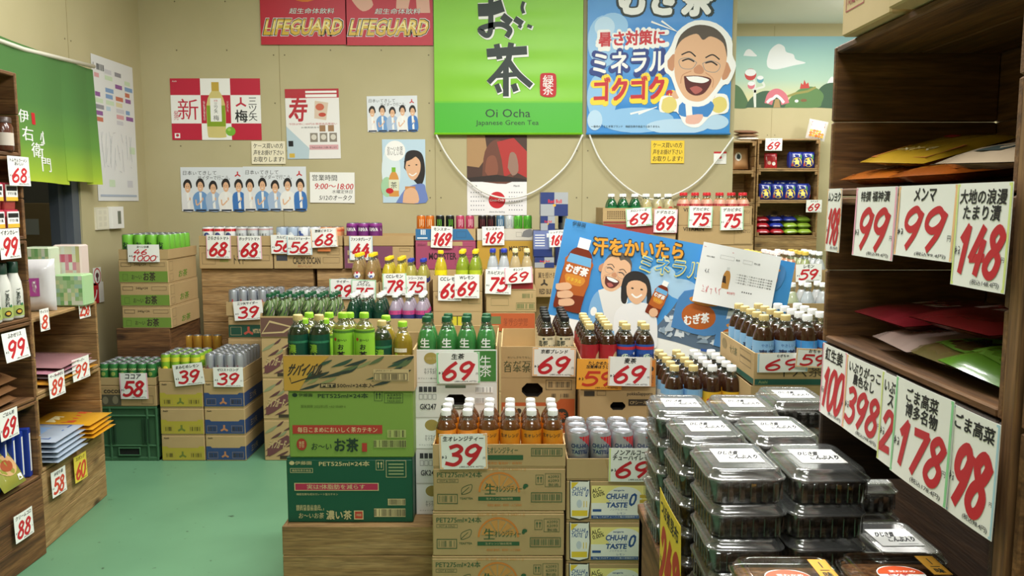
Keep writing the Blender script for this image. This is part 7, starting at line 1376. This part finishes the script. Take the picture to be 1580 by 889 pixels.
for k in range(3): place(pouch('food_packet', .15, .19, .022, M('#7a5638', .3, 0, .3), curry), (-1.80 - .006 * k, 2.83 + .012 * k, lv[2] + .014 + .034 * k), (radians(-72), 0, pi / 2 + .12), ('brown food packet at the bottom of the leaning pile', 'brown food packet in the middle of the leaning pile', 'brown food packet on top of the leaning pile')[k], 'food packet', 'brown food packets')
def blart(a, w, h): a.rect(w * .06, h * .05, w * .94, h * .55, M('#cfc39a')); a.rect(w * .06, h * .62, w * .94, h * .92, M('#2a2a30')); a.up(); a.text('ミートソース', w * .5, h * .77, w * .8, None, WHITE, .03); a.ell(w * .5, h * .28, w * .36, h * .16, M('#c88f5a'))
for k in range(6):
    mb = MB().box(-.014, .014, 0, .12, 0, .185, M('#1f3a9a', .35), .002).box(-.0145, .0145, .02, .05, .02, .14, WHITE); a = Art(); blart(a, .12, .185); a.stamp(mb, plane((.0148, .0, 0), (0, 1, 0), (0, 0, 1)))
    mb.box(-.006, .008, -.0004, .0, .02, .165, WHITE)
    place(mb.build('food_box'), (-1.815, 2.71 + .048 * k + .02, lv[1] + .0), (radians(0), 0, pi / 2 + .28), 'slim blue boxed sauce standing on edge, ' + ('at the frame edge', 'second', 'third', 'fourth', 'fifth', 'at the crate end')[k], 'food box', 'slim blue boxes')
def pasta(a, w, h): a.rect(w * .05, h * .75, w * .95, h * .95, M('#e0b43a')); a.ell(w * .5, h * .45, w * .38, h * .22, M('#c9a070')); a.up(); a.ell(w * .5, h * .45, w * .24, h * .12, M('#a04a24')); a.rect(w * .65, h * .08, w * .85, h * .2, WHITE)
place(pouch('food_packet', .14, .18, .03, M('#8f8f3a', .3, 0, .3), pasta), (-1.772, 2.80, lv[1] + .018), (radians(-30), 0, pi / 2 + .05), 'yellow-green pasta packet leaning before the slim blue boxes', 'food packet')
# light crate goods
def L2p(x, y, z): return L2 + Matrix.Rotation(L2R, 3, 'Z') @ Vector((x, y, 0)) + Vector((0, 0, z))
def tissue(seed, c): 
    def f(a, w, h):
        rr = random.Random(seed)
        for j in range(7):
            for i in range(7): a.rect(w * i / 7, h * j / 7, w * (i + 1) / 7, h * (j + 1) / 7, M(rr.choice(c), .4))
    return f
def tbox(name, wd, dp, h, base, cols, seed, loc, label, rz=0):
    mb = MB().box(-wd / 2, wd / 2, 0, dp, 0, h, M(base, .3, 0, .3), .006)
    for mp, ww in ((plane((-wd / 2, -.0006, 0), *FLAT), wd), (plane((-wd / 2 - .0006, dp, 0), (0, -1, 0), (0, 0, 1)), dp)): a = Art(); tissue(seed, cols)(a, ww, h); a.stamp(mb, lambda x, y, l, mp=mp, ww=ww: mp(.006 + x * (ww - .012) / ww, .006 + y * (h - .012) / h, l))
    o = mb.build(name, None, loc); o.rotation_euler.z = .05; return tag(o, label, 'tissue pack')
PKC = ['#d98fa8', '#e6b9b4', '#d0647f', '#e2dcc8', '#c9c08a', '#dfe0da']; GRC = ['#9fc88f', '#b9d6a8', '#7fb878', '#d6dfb0', '#a9d0bf', '#e0e6d8']; zt2 = .3025 * 3
tbox('tissue_pack', .12, .075, .255, '#d9c6c0', PKC, 3, (-1.935, 3.515, zt2), 'tall pink and cream tissue pack standing on the light crates')
tbox('tissue_pack', .12, .095, .135, '#a9cf9a', GRC, 5, (-1.872, 3.405, zt2), 'green checked tissue pack at the front edge of the light crates')
tbox('tissue_pack', .11, .085, .25, '#c6d2b8', GRC, 8, (-2.01, 3.42, zt2), 'pale green tissue pack behind the plastic-wrapped one')
def wrapart(a, w, h): a.rect(w * .32, h * .3, w * .6, h * .65, M('#b04a9a')); a.up(); a.text('ソフト', w * .46, h * .48, w * .1, h * .24, WHITE, .03)
place(pouch('tissue_bag', .13, .21, .07, M('#d5d3d6', .2, 0, .5), wrapart), (-1.925, 3.27, zt2), (0, 0, .35), 'white plastic-wrapped tissue bag with a purple mark on the light crates', 'tissue pack')
for k, (c, nm) in enumerate((('#e0a03a', 'orange'), ('#d8d4d6', 'white'), ('#c98fa0', 'pink'), ('#b98a8f', 'dusty pink'))):
    place(pouch('flat_pack',   .42 - .03 * k, .26, .014, M(c, .2, 0, .5), None), L2p(.02 * (k % 2), -.02, .3025 * 2 + .026 + .018 * k), (radians(-87), 0, L2R + .03 * (k - 1)), f'flat {nm} plastic pack lying in the top light crate', 'flat pack', 'flat packs in the top light crate')
def bpa(a, w, h): a.frame(w * .1, h * .15, w * .9, h * .85, .006, M('#3a5a9a')); a.rect(w * .2, h * .4, w * .7, h * .6, M('#7f9fc8'))
for k in range(5): place(pouch('flat_pack', .26, .24, .015, M('#b9c6d8', .15, 0, .6), bpa), L2p(-.125 + .004 * k, -.05 + .004 * k, .3025 + .026 + .019 * k + .004), (radians(-88), 0, L2R + .02 * (k % 3 - 1)), 'clear blue-white pack in the middle light crate, ' + ('lowest', 'second up', 'third up', 'fourth up', 'topmost')[k] + ' of its pile', 'flat pack', 'clear blue-white flat packs')
def ypa(a, w, h): a.rect(w * .1, h * .3, w * .9, h * .5, M('#c9542a')); a.rect(w * .1, h * .6, w * .5, h * .75, M('#f5e6b0'))
for k in range(4): place(pouch('flat_pack',   .22, .26, .014, M('#e0a52c', .2, 0, .5), ypa), L2p(.135 + .004 * k, -.07 + .006 * k, .3025 + .03 + .017 * k + .015), (radians(-88), 0, L2R + .03 * (k % 3 - 1)), 'yellow flat pack in the middle light crate, ' + ('lowest', 'second up', 'third up', 'topmost')[k] + ' of its pile', 'flat pack', 'yellow flat packs')
# near dark shelf goods
def takuan(a, w, h): a.rect(w * .08, h * .08, w * .92, h * .5, M('#c96f22')); a.up(); a.text('メンマ', w * .5, h * .3, w * .5, None, M('#d8c8a0'), .02); a.ell(w * .3, h * .8, w * .1, h * .06, RED)
zr1, zr2 = 1.36 + .016, 1.073 + .016
place(pouch('pickle_pack', .17, .2, .028, M('#b8651f', .2, 0, .5), takuan), (.635, 1.47, zr1 + .014), (radians(-84), 0, -pi / 2 + .15), 'orange pickle pack lying nearest the far end of the upper dark crate', 'pickle pack')
place(pouch('pickle_pack', .16, .2, .022, M('#c9a02c', .2, 0, .5), takuan), (.655, 1.42, zr1 + .040), (radians(-76), .06, -pi / 2 + .25), 'yellow pickle pack tilted on top of the orange ones', 'pickle pack')
place(pouch('pickle_pack', .17, .2, .028, M('#a8571c', .2, 0, .5), takuan), (.64, 1.29, zr1 + .014), (radians(-85), 0, -pi / 2 + .1), 'orange-brown pickle pack in the middle of the upper dark crate', 'pickle pack')
def murasaki(a, w, h): a.rect(w * .08, h * .3, w * .92, h * .62, M('#7a3f9a')); a.up(); a.text('たまり', w * .5, h * .46, w * .4, None, WHITE, .02); a.rect(w * .3, h * .1, w * .6, h * .25, INK)
place(pouch('pickle_pack', .18, .24, .03, M('#b8a58c', .2, 0, .5), murasaki), (.632, 1.118, zr1 + .026), (radians(-80), .03, -pi / 2 + .1), 'brown pickle pack with a purple band at the near end of the upper dark crate', 'pickle pack')
def redpk(a, w, h): a.rect(w * .15, h * .4, w * .6, h * .6, M('#c9b0a8')); a.up(); a.text('紅しょうが', w * .4, h * .5, w * .35, None, RED, .02)
place(pouch('pickle_pack', .2, .24, .03, M('#8f2430', .2, 0, .5), redpk), (.66, 1.45, zr2 + .05), (radians(-86), 0, -pi / 2), 'dark red ginger pack at the far end of the lower dark crate', 'pickle pack')
place(pouch('pickle_pack', .2, .24, .03, M('#9a2a30', .2, 0, .5), redpk), (.67, 1.24, zr2 + .07), (radians(-87), 0, -pi / 2 + .1), 'second red ginger pack lying toward the near end', 'pickle pack')
place(pouch('pickle_pack', .16, .2, .03, M('#a8928a', .15, 0, .6), None), (.64, 1.36, zr2 + .02), (radians(-84), 0, -pi / 2 - .1), 'clear wrapped grey-pink pickle pack in the lower dark crate', 'pickle pack')
def takana(a, w, h): a.blob([(w * .1, h * .2), (w * .8, h * .15), (w * .9, h * .5), (w * .3, h * .55)], M('#6fa02c'), 3); a.up(); a.text('高菜油炒め', w * .5, h * .42, w * .6, None, INK, .04); a.rect(w * .2, h * .7, w * .8, h * .85, M('#d9c23a'))
place(pouch('pickle_pack', .17, .21, .03, M('#5f8f2c', .2, 0, .5), takana), (.64, 1.10, zr2 + .02), (radians(-80), .08, -pi / 2 + .1), 'green leaf pickle pack at the near end of the lower dark crate', 'pickle pack')
place(pouch('pickle_pack', .17, .21, .03, M('#6a5f34', .2, 0, .5), takana), (.64, 1.22, zr2 + .02), (radians(-84), 0, -pi / 2), 'olive pickle pack beside the green leaf one', 'pickle pack')
# ---------------------------------------------------------------- clear plastic food boxes in the front corner
DARKF = mottled('dark_seaweed_food', '#100f0b', '#2e261b', 60, .3, .8); LABT = 'ひじき煮\nこんぶ'
def foodbox(wd, dp, h, contents, art, name='food_box', lidm=None):
    r = empty(name, (0, 0, -5)); r['category'] = 'food box'
    MB().loft([(.002, wd * .86, dp * .86, .018), (h * .2, wd * .88, dp * .88, .018), (h * .60, wd * .90, dp * .90, .018), (h * .66, wd * .7, dp * .7, .02)], contents, seg=3, smooth=True).build('food', r)
    mb = MB().loft([(0, wd * .87, dp * .88, .02), (h * .66, wd * .93, dp * .945, .022)], CLEAR, seg=4, cap1=False, smooth=True)
    for s in (-1, 1):
        for k in range(6): x = wd * (-.35 + .14 * k); mb.box(x - .005, x + .005, s * dp * .455 - .003, s * dp * .455 + .003, h * .05, h * .6, CLEAR, .001)
        for k in range(7): y = dp * (-.36 + .12 * k); mb.box(s * wd * .45 - .003, s * wd * .45 + .003, y - .005, y + .005, h * .05, h * .6, CLEAR, .001)
    mb.loft([(h * .66, wd * .94, dp * .955, .022), (h * .67, wd * .995, dp * .995, .026), (h * .69, wd * .995, dp * .995, .026)], CLEAR, cap0=False, cap1=False, smooth=True).build('tub', r)
    lid = MB().loft([(h * .69, wd, dp, .026), (h * .72, wd, dp, .026), (h * .735, wd * .965, dp * .97, .024), (h * .74, wd * .93, dp * .945, .022), (h * .90, wd * .88, dp * .91, .02), (h * .97, wd * .84, dp * .88, .018), (h * .985, wd * .74, dp * .79, .014), (h * .965, wd * .72, dp * .77, .012)], lidm or LIDC, cap0=False, smooth=True)
    lid.build('lid', r)
    lm = MB(); art(lm, wd, dp, h * .972); lm.build('sticker', r); return r
def stick(lm, wd, dp, z):
    lm.box(-wd * .28, wd * .30, -dp * .22, dp * .22, z, z + .0006, PAPER); a = Art(); a.text('ひじき煮', wd * .2, dp * .3, wd * .26, dp * .13, BLACK, .03, .3); a.text('こんぶ入り', wd * .36, dp * .17, wd * .36, dp * .13, BLACK, .03, .3); a.stroke(smooth([(wd * .5, dp * .24), (wd * .53, dp * .22), (wd * .5, dp * .18)]), .002, BLACK); a.rect(wd * .25, dp * .04, wd * .52, dp * .05, GREY); a.stamp(lm, plane((-wd * .28, -dp * .22, z + .0006), (1, 0, 0), (0, 1, 0)))
FW, FD, FH = .145, .184, .0645; PITCH = .0645; TT = .550
FB = foodbox(FW, FD, FH, DARKF, stick); used = False
cols = [('front column nearest the yellow card', .425, 1.492, 5), ('front column against the dark shelf', .573, 1.492, 5), ('middle column on the can side', .414, 1.70, 5), ('middle column on the shelf side', .566, 1.70, 5), ('back column on the can side', .402, 1.90, 5), ('back column on the shelf side', .552, 1.90, 5), ('back column toward the hall', .70, 1.985, 5), ('low column under the dark shelf', .765, 1.57, 2), ('low rear column under the dark shelf', .77, 1.775, 3)]
for nm, x, y, n in cols:
    for k in range(n):
        if k < n - 4 and 'back' in nm: pass
        loc = (x + random.uniform(-.003, .003), y + random.uniform(-.003, .003), TT + PITCH * k); rz = random.uniform(-.03, .03)
        pos = 'topmost' if k == n - 1 else ('lowest', 'second', 'third', 'fourth')[k]
        lb = f'clear box of dark food, {pos} in the {nm}'
        if not used: FB.location = loc; FB.rotation_euler.z = rz; FB['label'] = lb; FB['group'] = 'clear plastic food boxes'; used = True
        else: dup(FB, loc, rz, lb, 'clear plastic food boxes')
BROWN = mottled('sesame_brown_food', '#4a2c16', '#8a5c30', 120, .4, .9)
def stick2(lm, wd, dp, z):
    lm.loft([(z, .072, .055, .0275), (z + .0006, .072, .055, .0275)], WHITE, -.012, .01, 6); a = Art(); q = [(.036 + .035 * cos(t), .0275 + .0265 * sin(t)) for t in [pi * k / 14 for k in range(15)]]; a.poly(q, M('#d8572a', .4)); a.up(); a.text('茎わかめ', .04, .036, .04, .007, WHITE, .03); a.text('明太', .04, .014, .03, .012, INK, .04, .2); a.text('ピリ辛', .03, .025, .03, .008, RED, .03, .2); a.stamp(lm, plane((-.048, -.0175, z + .0008), (1, 0, 0), (0, 1, 0)))
    lm.box(.038, .066, .01, .075, z, z + .0006, M('#e6a83a', .5)); a = Art(); a.stroke([(.014, .035), (.014, .055)], .002, INK); a.text('一\n味', .014, .016, .014, .022, INK, .03); a.stamp(lm, plane((.038, .01, z + .0007), (1, 0, 0), (0, 1, 0)))
TB = foodbox(.172, .205, .058, BROWN, stick2, 'food_tray', CLEAR); tu = False
for nm, x, y in (('front pile nearest the yellow card', .432, 1.165), ('front pile nearest the dark shelf', .609, 1.178)):
    for k in range(4):
        loc = (x, y, TT + .0583 * k); lb = f'clear tray of brown sesame food, {("lowest", "second up", "third up", "topmost")[k]} in the {nm}'
        lb = f'clear tray of brown sesame food, {("lowest", "second up", "third up", "topmost")[k]} in the {nm}'
        if not tu: TB.location = loc; TB['label'] = lb; TB['group'] = 'clear trays of brown food'; tu = True
        else: dup(TB, loc, random.uniform(-.02, .02), lb, 'clear trays of brown food')
